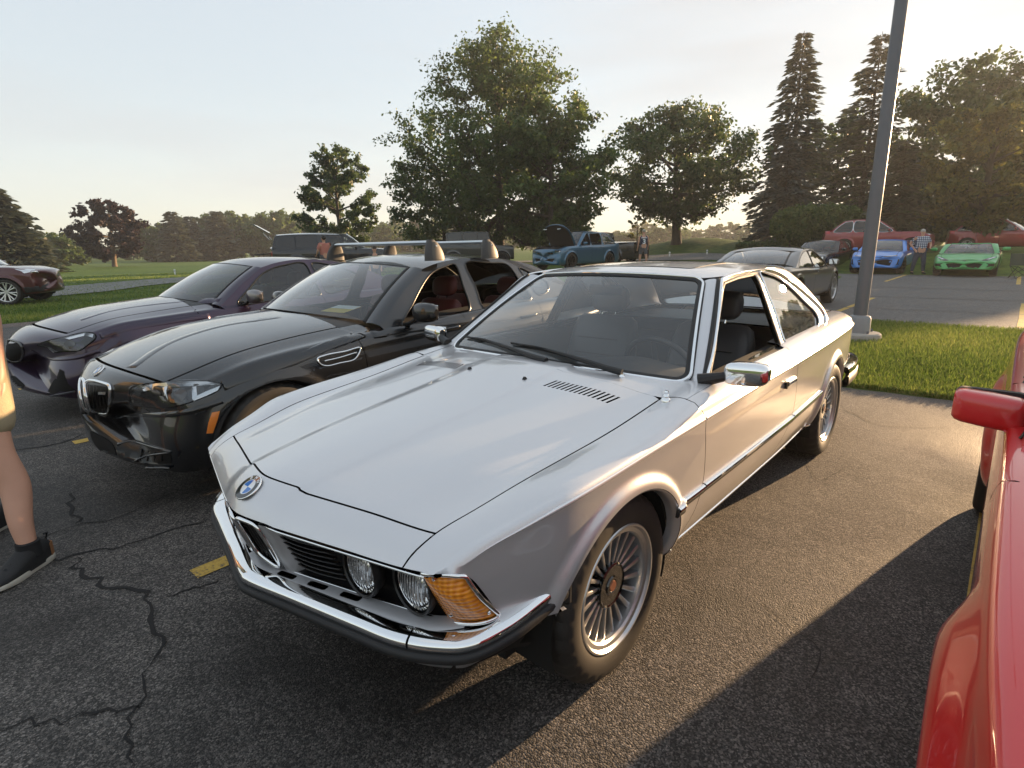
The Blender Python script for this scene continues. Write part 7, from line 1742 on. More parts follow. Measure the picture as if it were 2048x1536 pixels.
# ------------------------------------------------------------------ cars further off
def auto_car(name,label,mat,loc,rz,L,W,H,wb,fo,R,nose_z,hood_z,cowl,ws_dx,roof_end,rw_dx,deck_z,belt,doors,pillars,sill=.25,wheel=None,glass_=None,cat='car',group=None,fl=.015,roof_drop=.07,rail_drop=.10,track=None,tail_z=.62,detail=1,side_mats=None,frame_mat=None,tumble=.22,nose=.14,tail=.10,sweep=(.14,.10),steer=0.0,**extra):
 """Car from a handful of dimensions: x from the front axle, z from the ground."""
 hw=W/2;xf=fo-nose;xr=fo-L+tail;zt=H-.055;ztc=H-roof_drop-.02
 xt=cowl-ws_dx;rxb=roof_end-rw_dx;mid=(xt+roof_end)/2
 beltf=[(xr-.2,deck_z-.05),(rxb,belt+.03),(mid,belt),(cowl-.1,belt-.03),(cowl*.3+.3*fo,hood_z-.075),(xf,nose_z-.05),(fo+.2,nose_z-.16)]
 ctr=[(xr-.2,deck_z-.02),(rxb,deck_z),(mid,deck_z),(cowl,hood_z),(cowl*.4+xf*.4,hood_z-.03),(xf-.12,nose_z+.035),(xf,nose_z),(fo+.2,nose_z-.14)]
 plan=[(xr-.2,hw*.86),(xr+.35,hw*.975),(-wb*.6,hw),(-.4,hw),(0,hw*.99),(xf-.15,hw*.945),(fo+.2,hw*.82)]
 rail=[(xt-.10,ztc),((xt*.75+mid*.25),H-rail_drop+.02),(mid,H-rail_drop+.045),(roof_end*.7+mid*.3,H-rail_drop+.03),(roof_end-.05,H-rail_drop-.01)]
 ce=[(roof_end-.05,H-rail_drop-.01),(roof_end*.6+rxb*.4-.03,(H-rail_drop)*.6+belt*.4),(rxb+.03,belt+.03)]
 bl=[(rxb+.03,belt+.03),(mid,belt+.005),(cowl-.24,belt-.02),(cowl-.20,belt+.0)]
 fe=crv([(cowl-.16-.03,hood_z-.05),((cowl-.16+xt-.08)/2-.05,(hood_z+ztc)/2),(xt-.13,ztc-.01)],12)
 railc=crv(rail,30);cec=crv(ce,14)
 zb=belt+.035
 def topz(x):return float(np.interp(x,railc[::-1,0],railc[::-1,1]))-.035 if x>railc[-1,0]else float(np.interp(x,cec[::-1,0],cec[::-1,1]))-.05
 def a_x(z):return float(np.interp(z,fe[:,1],fe[:,0]))-.06
 def c_x(z):return float(np.interp(z,cec[::-1,1],cec[::-1,0]))+.07
 gl=[];P=[None]+list(pillars)+[None]
 for a,b in zip(P[:-1],P[1:]):
  q=[]
  x0=a_x(zb)if a is None else a[0]-a[1];x1=c_x(zb+.05)if b is None else b[0]+b[1]
  q.append((x0,zb))
  if a is None:q+=[(a_x((zb+ztc)/2)-.01,(zb+ztc)/2),(a_x(ztc-.05)-.04,ztc-.05)]
  xs=np.linspace((a_x(ztc-.03)-.14)if a is None else x0,x1 if b is not None else max(x1,roof_end+.06),4)
  q+=[(x,topz(x))for x in xs]
  if b is None:zz=[zb+(topz(xs[-1])-zb)*t for t in(.72,.40)];q+=[(c_x(z),z)for z in zz]
  q+=[(x1,zb)]
  gl.append(q)
 wst=wheel or dict(q=1,n=5,twin=True,split=.22,hub=.05,wi=.03,wo=.035,th=.03,dish=.035,mat=pbr('alloy_silver',(.5,.5,.51),.3,.9))
 k=dict(xf=xf,xr=xr,wb=wb,wz=R,ar=R+.045,sill=sill,plan=plan,belt=beltf,ctr=ctr,cowl=cowl,doors=doors,deck=rxb-.02,nose=nose,nose_z=(nose_z+sill)/2+.02,tail=tail,tail_z=tail_z,sweep=sweep,sweep_at=(.1,-wb-.1),flare=(fl,.08,0),
  ws=((cowl,hood_z+.005),(cowl-.16,hw*.80,hood_z-.035),(xt,zt),(xt-.085,hw*.62,ztc+.012)),rw_t=(roof_end,H-.065),rw_tc=(roof_end+.03,hw*.58,H-.095),rw=(None,(rxb,deck_z)),rw_bc=(rxb+.06,hw*.70,deck_z-.02),
  belt_z=belt,side_y=(hw-.045,hw-tumble),taper=(.012,mid),rail=rail,c_edge=ce,belt_line=bl,a_edge=fe,side_glass=gl,glass=glass_ or TINT,roof=[(roof_end,H-.065),(mid-.3,H-.005),(mid+.3,H),(xt,zt)],wheel=(R,R-.095,.22,wst),track=track or hw-.01,handle_z=belt-.10,handle_dx=.15,rear_seats=False)
 if side_mats:k['side_mats']=side_mats
 if frame_mat:k['frame_mat']=frame_mat
 k['steer']=steer;k.update(extra)
 return Car(name,label,mat,loc,rz,cat,group,detail,**k)
def face_px(d):return CAM_YAW
def head_to(px,d,px2,d2):
 a,b=pix_d(px,d),pix_d(px2,d2);return math.atan2(b.y-a.y,b.x-a.x)
def gz_at(p):return(p[0],p[1],ground_z(p[0],p[1]))
def sym(C,name,poly,mat,lift=.004,how=None):
 for sg in(1,-1):C.patch(name,how or C.front,[(y*sg,z)for y,z in poly],mat,None,lift)
def build_background():
 SIL=MATS['lamp_silver'];DK=MATS['lamp_dark'];GB=MATS['grille_gloss'];REDL=MATS['red_lens'];BLKW=pbr('black_wheel',(.015,.015,.016),.35,.5)
 dkw=dict(q=1,n=5,twin=True,split=.22,hub=.05,wi=.03,wo=.035,th=.03,dish=.035,mat=BLKW)
 # grey sports coupe in the far lot, tail towards the grass island
 GRY=paint('grey_paint',(.022,.019,.017),metal=.0,rough=.3,dust=.03)
 C=auto_car('grey_coupe','dark grey low sports coupe parked tail towards the grass island',GRY,(-13.25,-2.40,.004),math.pi,4.60,1.84,1.30,2.84,.86,.345,.70,.90,-.42,.72,-2.20,.80,.98,.88,[-.50,-1.75],[(-1.78,.03)],wheel=dict(q=1,n=5,twin=True,split=.26,hub=.05,wi=.03,wo=.034,th=.03,dish=.03,mat=pbr('alloy_silver',(.5,.5,.51),.3,.9)),detail=2)
 for sg in(1,-1):C.patch('tail_lamp',C.rear,[(sg*.80,.80),(sg*.52,.80),(sg*.50,.72),(sg*.78,.70)],REDL,None,.004)
 # blue hatchback facing the camera
 BLU=paint('blue_paint',(.03,.20,.62),metal=.0,rough=.3,dust=.03)
 C=auto_car('blue_hatchback','bright blue hatchback with black grille and lower intake',BLU,(-27.05,-2.88,.004),.0,4.60,1.89,1.405,2.735,.90,.335,.76,.96,-.40,.82,-2.25,.95,1.02,.93,[-.45,-1.40,-2.25],[(-1.42,.05),(-2.2,.06)],wheel=dkw,steer=-.15,detail=2)
 sym(C,'headlamp',[(.28,.735),(.60,.765),(.76,.77),(.74,.715),(.50,.69),(.32,.70)],DK);sym(C,'lamp_blade',[(.34,.735),(.60,.757),(.73,.758),(.72,.745),(.5,.728),(.36,.722)],SIL,.007)
 C.patch('grille',C.front,[(-.30,.73),(-.2,.745),(.2,.745),(.30,.73),(.26,.655),(-.26,.655)],GB,None,.004);C.patch('lower_intake',C.front,[(-.62,.56),(-.45,.60),(.45,.60),(.62,.56),(.56,.36),(-.56,.36)],SEAM,None,.005);C.patch('plate_mount',C.front,[(-.16,.55),(.16,.55),(.16,.45),(-.16,.45)],pbr('plate_grey',(.05,.05,.05),.4),None,.009)
 sym(C,'side_intake',[(.80,.62),(.84,.60),(.84,.40),(.74,.36),(.78,.45)],SEAM);C.patch('front_lip',C.front,[(-.82,.30),(.82,.30),(.82,.26),(-.82,.26)],BLACK,None,.008)
 # green open sports car
 GRN=paint('green_paint',(.045,.33,.075),metal=.25,rough=.3,dust=.03)
 C=auto_car('green_sports_car','low green mid-engined sports car with roof open',GRN,(-26.35,.10,.004),.0,4.63,1.93,1.23,2.72,1.05,.335,.60,.86,-.32,.66,-1.62,.55,.98,.86,[-.55,-1.62],[],nose=.2,detail=2,tumble=.18,roof_drop=.04,rail_drop=.05,wheel=dkw,mirror=(-.55,.98,.24),ws_glass=TINT,seat_h=.46)
 for o in[o for o in C.root.children if o.name.split('.')[0]in('roof','rear_window','rear_window_seal','side_frame','side_window','window_trim','rear_pillar')]:
  me=o.data;bpy.data.objects.remove(o)
 mb=MB();xs=C.wsf(np.linspace(-1,1,15),np.full(15,1.0))[0];mb.tube(xs,.022,8);mb.build('windscreen_header',GRN,C.root)
 C.make_bvh()
 sym(C,'headlamp',[(.48,.60),(.62,.66),(.86,.735),(.88,.70),(.70,.60),(.55,.575)],DK);sym(C,'lamp_blade',[(.60,.625),(.80,.70),(.86,.72),(.84,.69),(.68,.625)],SIL,.008)
 sym(C,'side_intake',[(.62,.50),(.90,.52),(.90,.34),(.64,.35),(.70,.44)],SEAM);C.patch('lower_intake',C.front,[(-.54,.47),(-.3,.50),(.3,.50),(.54,.47),(.42,.30),(-.42,.30)],SEAM,None,.005);C.patch('front_lip',C.front,[(-.90,.27),(.90,.27),(.90,.22),(-.90,.22)],BLACK,None,.010)
 C.patch('nose_badge',C.front,[(-.06,.585),(0,.565),(.06,.585),(0,.60)],pbr('badge_dark',(.02,.02,.02),.3),None,.006)
 # black classic coupe behind the grey one
 BK=MATS['black_paint']
 C=auto_car('black_classic_coupe','black boxy classic coupe facing the far lot beside the blue hatchback',BK,(-27.3,-5.55,.004),-.06,4.9,1.86,1.42,2.75,.95,.33,.78,.93,-.55,.62,-2.15,.72,.98,.92,[-.6,-1.75],[(-1.80,.05)],detail=2,sweep=(.04,.05),nose=.08,tumble=.18)
 sym(C,'headlamp',[(.50,.72),(.76,.72),(.76,.58),(.50,.58)],SIL);C.patch('grille',C.front,[(-.48,.72),(.48,.72),(.48,.57),(-.48,.57)],GB,None,.004)
 for k in range(4):C.patch('grille_bar',C.front,[(-.47,.59+k*.034),(.47,.59+k*.034),(.47,.60+k*.034),(-.47,.60+k*.034)],SIL,None,.008)
 C.patch('front_bumper_bar',C.front,[(-.88,.50),(.88,.50),(.88,.42),(-.88,.42)],CHROME,None,.03)
 # dark red crossover on the bank
 RD=paint('crossover_red',(.22,.018,.022),metal=.4,rough=.3,dust=.03)
 p=pix_d(1820,33.0);q=pix_d(1740,33.0);rz=math.atan2(p.y-q.y,p.x-q.x)
 C=auto_car('red_crossover','dark red crossover parked side-on behind the blue hatchback',RD,gz_at(p),rz,4.60,1.86,1.68,2.66,.92,.355,.92,1.08,-.45,.80,-2.75,.55,1.18,1.04,[-.45,-1.45,-2.35],[(-1.45,.05),(-2.35,.06)],detail=2,tail_z=.8,rail_drop=.14,side_mats=[PRIV]*3,trim=CHROME)
 for sg in(1,-1):C.patch('tail_lamp',C.rear,[(sg*.82,1.22),(sg*.60,1.20),(sg*.58,1.02),(sg*.84,1.05)],REDL,None,.006)
 for sg,how in((1,C.left),(-1,C.right)):C.patch('tail_lamp',how,[(-3.30,1.08),(-3.45,1.10),(-3.5,1.0),(-3.30,.98)],REDL,None,.006)
 sym(C,'headlamp',[(.45,.90),(.82,.95),(.82,.85),(.5,.82)],SIL)
 # second dark red car, tail in view at the right
 p=pix_d(2075,37);q=pix_d(1990,37);rz=math.atan2(p.y-q.y,p.x-q.x)
 C=auto_car('red_hatchback','dark red car half hidden behind the yellow-tipped tree',RD,gz_at(p),rz,4.4,1.82,1.62,2.6,.88,.33,.88,1.02,-.45,.78,-2.6,.6,1.1,1.0,[-.45,-1.42,-2.3],[(-1.42,.05),(-2.3,.06)],detail=1)
 for sg,how in((1,C.left),(-1,C.right)):C.patch('tail_lamp',how,[(-3.15,1.02),(-3.32,1.04),(-3.36,.9),(-3.15,.9)],REDL,None,.006)
 # blue family SUV with bonnet up
 TEAL=paint('teal_paint',(.030,.11,.19),metal=.45,rough=.3,dust=.03)
 p=pix_d(1112,27.2);q=pix_d(1206,30.2);rz=math.atan2(p.y-q.y,p.x-q.x)
 C=auto_car('blue_suv','teal blue family SUV with its bonnet propped open',TEAL,gz_at(p),rz,5.1,1.92,1.80,3.04,.95,.385,.98,1.14,-.42,.78,-3.05,.62,1.24,1.12,[-.42,-1.55,-2.5],[(-1.52,.06),(-2.46,.10)],detail=2,wheel=dkw,side_mats=[None,None,TINT],rail_drop=.15,tail_z=.85,bonnet=False,open_bay=True,fl=.03)
 C.patch('grille',C.front,[(-.52,.93),(.52,.93),(.48,.74),(-.48,.74)],GB,None,.005);sym(C,'headlamp',[(.56,.93),(.86,.95),(.86,.82),(.58,.80)],DK);sym(C,'lamp_blade',[(.60,.86),(.84,.88),(.84,.84),(.61,.825)],SIL,.009);C.patch('lower_intake',C.front,[(-.6,.55),(.6,.55),(.5,.40),(-.5,.40)],SEAM,None,.006)
 BAY=pbr('engine_bay',(.012,.012,.013),.6)
 G=[]  # bonnet panel, hinged at the cowl and raised
 for v in np.linspace(-1,1,15):
  G.append([(-.44-.10*v*v*(1-t)+(math.cos(math.radians(62))*1.12*t),v*(.74-.05*t**2-.10*max(0,t-.75)*4*abs(v)**2),1.16-.04*v*v+1.06*math.sin(math.radians(60))*(t**.92)-.10*t*t*v*v+.05*math.sin(math.pi*t))for t in np.linspace(0,1,12)])
 G=np.array(G);V,F=grid_vf(G);hd=mesh_obj('hood',V,F,TEAL,C.root);m_=hd.modifiers.new('thick','SOLIDIFY');m_.thickness=.03
 V,F=grid_vf(G*(1,.97,1)+(.065,0,-.035));mesh_obj('hood_lining',V,F,SEAM,hd)
 for y in(-.42,.42):mb=MB();mb.box((.30,y,1.86),(.05,.20,.04),Matrix.Rotation(.5,4,'Y'),.01);mb.build('hood_vent',SIL,hd)
 mb=MB();mb.box((.28,0,.93),(.62,.72,.22),None,.04);mb.box((.25,.2,1.05),(.40,.22,.06),None,.02);mb.box((.5,-.35,1.0),(.22,.24,.16),None,.02);mb.build('engine',BAY,C.root)
 # black pickup with a canopy, tail to the left
 p=pix_d(748,29.0);q=pix_d(590,29.0);rz=math.atan2(p.y-q.y,p.x-q.x)
 C=auto_car('black_pickup','black double-cab pickup with a load canopy and lifted rear glass',BK,gz_at(p),rz,5.75,1.98,1.92,3.55,.98,.40,1.05,1.20,-.45,.78,-4.35,.25,1.30,1.18,[-.45,-1.45,-2.35],[(-1.45,.05),(-2.50,.16),(-3.55,.05)],detail=2,side_mats=[TINT,PRIV,PRIV,PRIV],rail_drop=.13,tail_z=.9,wheel=dkw,fl=.03,tumble=.20)
 sym(C,'headlamp',[(.56,1.0),(.9,1.02),(.9,.86),(.58,.86)],SIL);C.patch('grille',C.front,[(-.52,1.02),(.52,1.02),(.5,.78),(-.5,.78)],GB,None,.005)
 for sg,how in((1,C.left),(-1,C.right)):C.patch('tail_lamp',how,[(-4.58,1.10),(-4.70,1.10),(-4.70,.88),(-4.58,.88)],REDL,None,.008)
 mb=MB();mb.box((-4.95,0,2.10),(.72,1.36,.025),Matrix.Rotation(.55,4,'Y'),.008);lg=mb.build('canopy_hatch',PRIV,C.root)
 for y in(-.62,.62):mb=MB();mb.tube([(-4.66,y,1.62),(-5.0,y,2.05)],.012,6);mb.build('hatch_strut',CHROME,C.root)
 for y in(-.69,.69):mb=MB();mb.tube([(-4.64,y,1.90),(-5.25,y,2.28)],.018,6);mb.build('hatch_frame',BLACK,lg)
 mb=MB();mb.box((-5.05,0,.98),(.62,1.5,.06),Matrix.Rotation(-.05,4,'Y'),.01);mb.build('tailgate',BK,C.root)
 # olive off-roader
 OL=paint('olive_paint',(.018,.020,.017),metal=.1,rough=.4,dust=.08)
 p=pix_d(1002,33.5);q=pix_d(925,33.5);rz=math.atan2(p.y-q.y,p.x-q.x)
 C=auto_car('olive_off_roader','boxy dark olive off-roader with upright windows under the maples',OL,gz_at(p),rz,4.5,1.86,2.02,2.75,.75,.42,1.16,1.24,-.38,.24,-3.05,.10,1.36,1.26,[-.42,-1.35,-2.2],[(-1.36,.06),(-2.2,.08)],detail=2,sweep=(.02,.02),nose=.06,tail=.05,tumble=.10,rail_drop=.09,roof_drop=.05,sill=.42,wheel=dkw,fl=.05,side_mats=[PRIV]*3)
 sym(C,'headlamp',[(.55,1.04),(.75,1.04),(.75,.86),(.55,.86)],SIL);C.patch('grille',C.front,[(-.48,1.08),(.48,1.08),(.48,.84),(-.48,.84)],GB,None,.004)
 mb=MB();mb.box((-2.7,0,2.06),(.4,1.3,.03),None,.01);mb.build('roof_rack',BLACK,C.root)
 # dark stepside pickup behind the blue SUV, tail to the right
 p=pix_d(1165,37.5);q=pix_d(1235,36.0);rz=math.atan2(p.y-q.y,p.x-q.x)
 C=auto_car('old_pickup','black classic pickup with bright cab roof behind the blue SUV',BK,gz_at(p),rz,5.2,1.98,1.90,3.1,.80,.40,1.05,1.16,-.5,.45,-1.75,.12,1.28,1.16,[-.5,-1.60],[],detail=1,sweep=(.02,.02),nose=.06,tail=.05,tumble=.20,roof_drop=.06,rail_drop=.10,frame_mat=pbr('cab_cream',(.55,.56,.55),.35,coat=.6),roof_mat=MATS['cab_cream'],fl=.04)
 C.patch('tail_trim',C.rear,[(-.85,1.05),(.85,1.05),(.85,.98),(-.85,.98)],CHROME,None,.006)
 # maroon SUV on the drive at the left
 MR=paint('maroon_paint',(.075,.012,.014),metal=.4,rough=.3,dust=.04)
 p=pix_d(28,23.0);q=pix_d(-80,23.6);rz=math.atan2(p.y-q.y,p.x-q.x)
 C=auto_car('maroon_suv','maroon SUV with two-tone alloy wheels on the drive',MR,gz_at(p),rz,4.95,1.98,1.78,2.82,.92,.375,1.0,1.14,-.45,.78,-2.9,.6,1.22,1.12,[-.45,-1.5,-2.4],[(-1.48,.05),(-2.4,.08)],detail=2,sill=.30,fl=.03,wheel=dict(q=1,n=7,twin=True,split=.18,hub=.06,wi=.030,wo=.040,th=.03,dish=.03,mat=pbr('two_tone',(.62,.62,.62),.25,.8)))
 sym(C,'headlamp',[(.60,1.0),(.92,1.03),(.92,.90),(.62,.90)],SIL);C.patch('lower_cladding',C.front,[(-.9,.52),(.9,.52),(.9,.32),(-.9,.32)],BLACK,None,.006)
 for how in(C.left,C.right):C.patch('headlamp_side',how,[(.66,1.0),(.50,1.02),(.56,.92),(.68,.90)],SIL,None,.006)
 for how in(C.left,C.right):C.patch('bumper_cladding',how,[(.80,.56),(.44,.50),(.44,.34),(.80,.34)],BLACK,None,.006)
 # distant parked car by the drive at the right
build_bg=build_background

# ------------------------------------------------------------------ people
SKIN=pbr('skin',(.52,.28,.19),.5,var=.10,vscale=14,bump=.04,bscale=160)
def skin_mesh(name,verts,edges,radii,mat,parent,root_i=0,sub=2):
 """One continuous surface grown round a skeleton of joints."""
 me=bpy.data.meshes.new(name);me.from_pydata([tuple(v)for v in verts],edges,[]);me.update();o=bpy.data.objects.new(name,me);COL.objects.link(o)
 o.modifiers.new('skin','SKIN');sv=me.skin_vertices[0].data
 for i,r in enumerate(radii):sv[i].radius=(r,r)if not isinstance(r,tuple)else r;sv[i].use_root=i==root_i
 s=o.modifiers.new('sub','SUBSURF');s.levels=sub;s.render_levels=sub
 dg=bpy.context.evaluated_depsgraph_get();m2=bpy.data.meshes.new_from_object(o.evaluated_get(dg));bpy.data.objects.remove(o);bpy.data.meshes.remove(me)
 m2.name=name;m2.materials.clear();m2.materials.append(mat)
 for p in m2.polygons:p.use_smooth=True
 q=bpy.data.objects.new(name,m2);COL.objects.link(q)
 if parent:q.parent=parent
 return q
def ellipsoid(name,c,r,mat,parent,n=20,m=14,power=1.0):
 V=[]
 for i in range(m+1):
  t=math.pi*i/m-math.pi/2
  for j in range(n):
   a=2*math.pi*j/n;V.append((c[0]+r[0]*math.cos(t)*math.cos(a),c[1]+r[1]*math.cos(t)*math.sin(a),c[2]+r[2]*math.copysign(abs(math.sin(t))**power,math.sin(t))))
 F=[[i*n+j,i*n+(j+1)%n,(i+1)*n+(j+1)%n,(i+1)*n+j]for i in range(m)for j in range(n)]
 return mesh_obj(name,V,F,mat,parent)
def person(label,loc,rz,H,top,top_sleeve,legs,hair,shoes,arms,leg_spread=.10,stride=.04,build=1.0,shorts=False,cap=None,group=None,head_turn=0.0):
 """Standing figure facing local +x. arms: for each side (elbow, hand) offsets from the shoulder in units of height."""
 root=empty('person',loc,rz,label,'person',group);h=H;B=build
 hipz,shz,hdz=.52*h,.815*h,.925*h;hw=.052*h*B;sw=.105*h*B
 J={};V=[];R=[];E=[]
 def add(k,p,r):J[k]=len(V);V.append(np.array(p,float));R.append(r);return J[k]
 add('pel',(0,0,hipz),(.085*h*B*.55,.085*h*B));add('wai',(.005*h,0,.62*h),(.060*h*B,.078*h*B));add('che',(.0,0,.73*h),(.062*h*B,.092*h*B));add('nek0',(-.005*h,0,.825*h),(.040*h,.055*h));add('nek',(0,0,.865*h),.030*h);add('hd0',(.008*h,0,.895*h),(.040*h,.034*h));add('hd',(.006*h,0,.945*h),(.050*h,.041*h));add('hd2',(.0,0,.985*h),(.036*h,.030*h))
 ch=['pel','wai','che','nek0','nek','hd0','hd','hd2'];E+=[(J[a],J[b])for a,b in zip(ch[:-1],ch[1:])]
 for s,nm in((1,'l'),(-1,'r')):
  st=stride*h*s
  add('hip'+nm,(0,s*hw,.49*h),.056*h*B);add('kne'+nm,(st*.6+.01*h,s*(hw+leg_spread*.25*h),.275*h),.037*h*B);add('cal'+nm,(st*.75-.012*h,s*(hw+leg_spread*.32*h),.19*h),.034*h*B);add('ank'+nm,(st,s*(hw+leg_spread*.4*h),.045*h),.021*h);add('toe'+nm,(st+.10*h,s*(hw+leg_spread*.5*h),.018*h),.018*h)
  E+=[(J['pel'],J['hip'+nm]),(J['hip'+nm],J['kne'+nm]),(J['kne'+nm],J['cal'+nm]),(J['cal'+nm],J['ank'+nm]),(J['ank'+nm],J['toe'+nm])]
  el,ha=arms[0 if s>0 else 1]
  sh=np.array([-.002*h,s*sw,shz]);e=sh+np.array(el)*h*(1,s,1);w=sh+np.array(ha)*h*(1,s,1);d=(w-e)/(np.linalg.norm(w-e)+1e-9)
  add('sho'+nm,sh,.034*h*B);add('elb'+nm,e,.024*h*B);add('wri'+nm,w,.016*h);add('han'+nm,w+d*.035*h,(.020*h,.012*h));E+=[(J['che'],J['sho'+nm]),(J['sho'+nm],J['elb'+nm]),(J['elb'+nm],J['wri'+nm]),(J['wri'+nm],J['han'+nm])]
  side=np.cross(d,(1,0,0));side=side/(np.linalg.norm(side)+1e-9)
  for f in range(4):
   k=add('f%d%s'%(f,nm),w+d*(.075+.006*(f in(1,2)))*h+side*(f-1.5)*.011*h+np.array([.012*h,0,0]),.0052*h);E.append((J['han'+nm],k))
  k=add('th'+nm,w+d*.045*h+side*.022*h*(1 if s>0 else-1)+np.array([.020*h,0,0]),.006*h);E.append((J['wri'+nm],k))
 body=skin_mesh('body',V,E,R,SKIN,root)
 g=lambda k,f:tuple(x*f for x in R[J[k]])if isinstance(R[J[k]],tuple)else R[J[k]]*f
 # shirt
 tv=[V[J['pel']]-(0,0,.03*h),V[J['wai']]-(0,0,.03*h),V[J['che']],V[J['nek0']],V[J['pel']]+(0,0,.03*h)];tr=[g('pel',1.30),g('wai',1.28),g('che',1.16),g('nek0',1.05),g('pel',1.28)];te=[(0,4),(4,1),(1,2),(2,3)]
 for nm in 'lr':
  i=len(tv);sl=top_sleeve
  tv+=[V[J['sho'+nm]]];tr+=[g('sho'+nm,1.22)];te+=[(2,i)]
  if sl>0:tv+=[V[J['sho'+nm]]*(1-sl)+V[J['elb'+nm]]*sl];tr+=[g('elb'+nm,1.55)];te+=[(i,i+1)]
  if sl>=1:tv+=[V[J['elb'+nm]]*.12+V[J['wri'+nm]]*.88];tr+=[g('wri'+nm,1.5)];te+=[(i+1,i+2)]
 skin_mesh('shirt',tv,te,tr,top,root)
 lv=[V[J['pel']]-(0,0,.004*h)];lr=[g('pel',1.20)];le=[]
 for nm in 'lr':
  i=len(lv);lv+=[V[J['hip'+nm]],V[J['kne'+nm]]*(.9 if shorts else 1)+V[J['hip'+nm]]*(.1 if shorts else 0)];lr+=[g('hip'+nm,1.13),g('kne'+nm,1.45 if shorts else 1.25)];le+=[(0,i),(i,i+1)]
  if not shorts:lv+=[V[J['cal'+nm]],V[J['ank'+nm]]+(0,0,.006*h)];lr+=[g('cal'+nm,1.22),g('ank'+nm,1.55)];le+=[(i+1,i+2),(i+2,i+3)]
 skin_mesh('trousers' if not shorts else 'shorts',lv,le,lr,legs,root)
 for nm in 'lr':
  a,t=V[J['ank'+nm]],V[J['toe'+nm]];skin_mesh('shoe',[a+(-.025*h,0,-.012*h),a+(.03*h,0,-.010*h),t+(.018*h,0,.004*h)],[(0,1),(1,2)],[(.028*h,.026*h),(.030*h,.026*h),(.022*h,.018*h)],shoes,root)
 hc=(.0,0,.948*h)
 if hair is not None:ellipsoid('hair',(hc[0]-.010*h,0,hc[2]+.014*h),(.054*h,.048*h,.050*h),hair,root)
 if cap is not None:
  c=ellipsoid('cap',(hc[0]-.003*h,0,hc[2]+.022*h),(.058*h,.051*h,.044*h),cap,root);mb=MB();mb.box((-.062*h,0,hc[2]+.018*h),(.06*h,.075*h,.008*h),None,.003*h);mb.build('peak',cap,c)
 # face: nose, brows, mouth, ears
 mb=MB();mb.add(*loft_vf([[(.048*h+a,b,.948*h+z)for a,b,z in((0,-.005*h,0),(0,.005*h,0),(.004*h,0,.004*h))],[(.052*h+a,b,.925*h+z)for a,b,z in((0,-.009*h,0),(0,.009*h,0),(.012*h,0,.004*h))]]));mb.build('nose',SKIN,body)
 for s in(1,-1):
  ellipsoid('eye',(.050*h,s*.017*h,.949*h),(.005*h,.007*h,.004*h),pbr('eye_dark',(.03,.02,.02),.3),body,8,6);ellipsoid('ear',(.0,s*.046*h,.940*h),(.012*h,.006*h,.020*h),SKIN,body,10,8)
 ellipsoid('mouth',(.047*h,0,.908*h),(.004*h,.014*h,.004*h),pbr('lip',(.40,.16,.13),.5),body,10,6)
 return root
def plaid():
 m,N,L,o=new_mat('plaid_cloth');p=node(N,'ShaderNodeBsdfPrincipled',Roughness=.85);L.new(p.outputs[0],o.inputs[0]);tc=N.new('ShaderNodeTexCoord');a=[]
 for d in('Y','Z'):
  w=N.new('ShaderNodeTexWave');w.bands_direction=d;w.inputs['Scale'].default_value=4.6;L.new(tc.outputs['Object'],w.inputs['Vector']);r=N.new('ShaderNodeMath');r.operation='GREATER_THAN';r.inputs[1].default_value=.5;L.new(w.outputs['Fac'],r.inputs[0]);a.append(r)
 s=N.new('ShaderNodeMath');s.operation='ADD';L.new(a[0].outputs[0],s.inputs[0]);L.new(a[1].outputs[0],s.inputs[1]);h=N.new('ShaderNodeMath');h.operation='MULTIPLY';h.inputs[1].default_value=.5;L.new(s.outputs[0],h.inputs[0])
 r=N.new('ShaderNodeValToRGB');r.color_ramp.interpolation='CONSTANT';e=r.color_ramp.elements;e[0].position=0;e[0].color=(.02,.03,.06,1);e[1].position=.3;e[1].color=(.16,.19,.28,1);k=e.new(.8);k.color=(.62,.64,.68,1);L.new(h.outputs[0],r.inputs[0]);L.new(r.outputs[0],p.inputs['Base Color']);return m
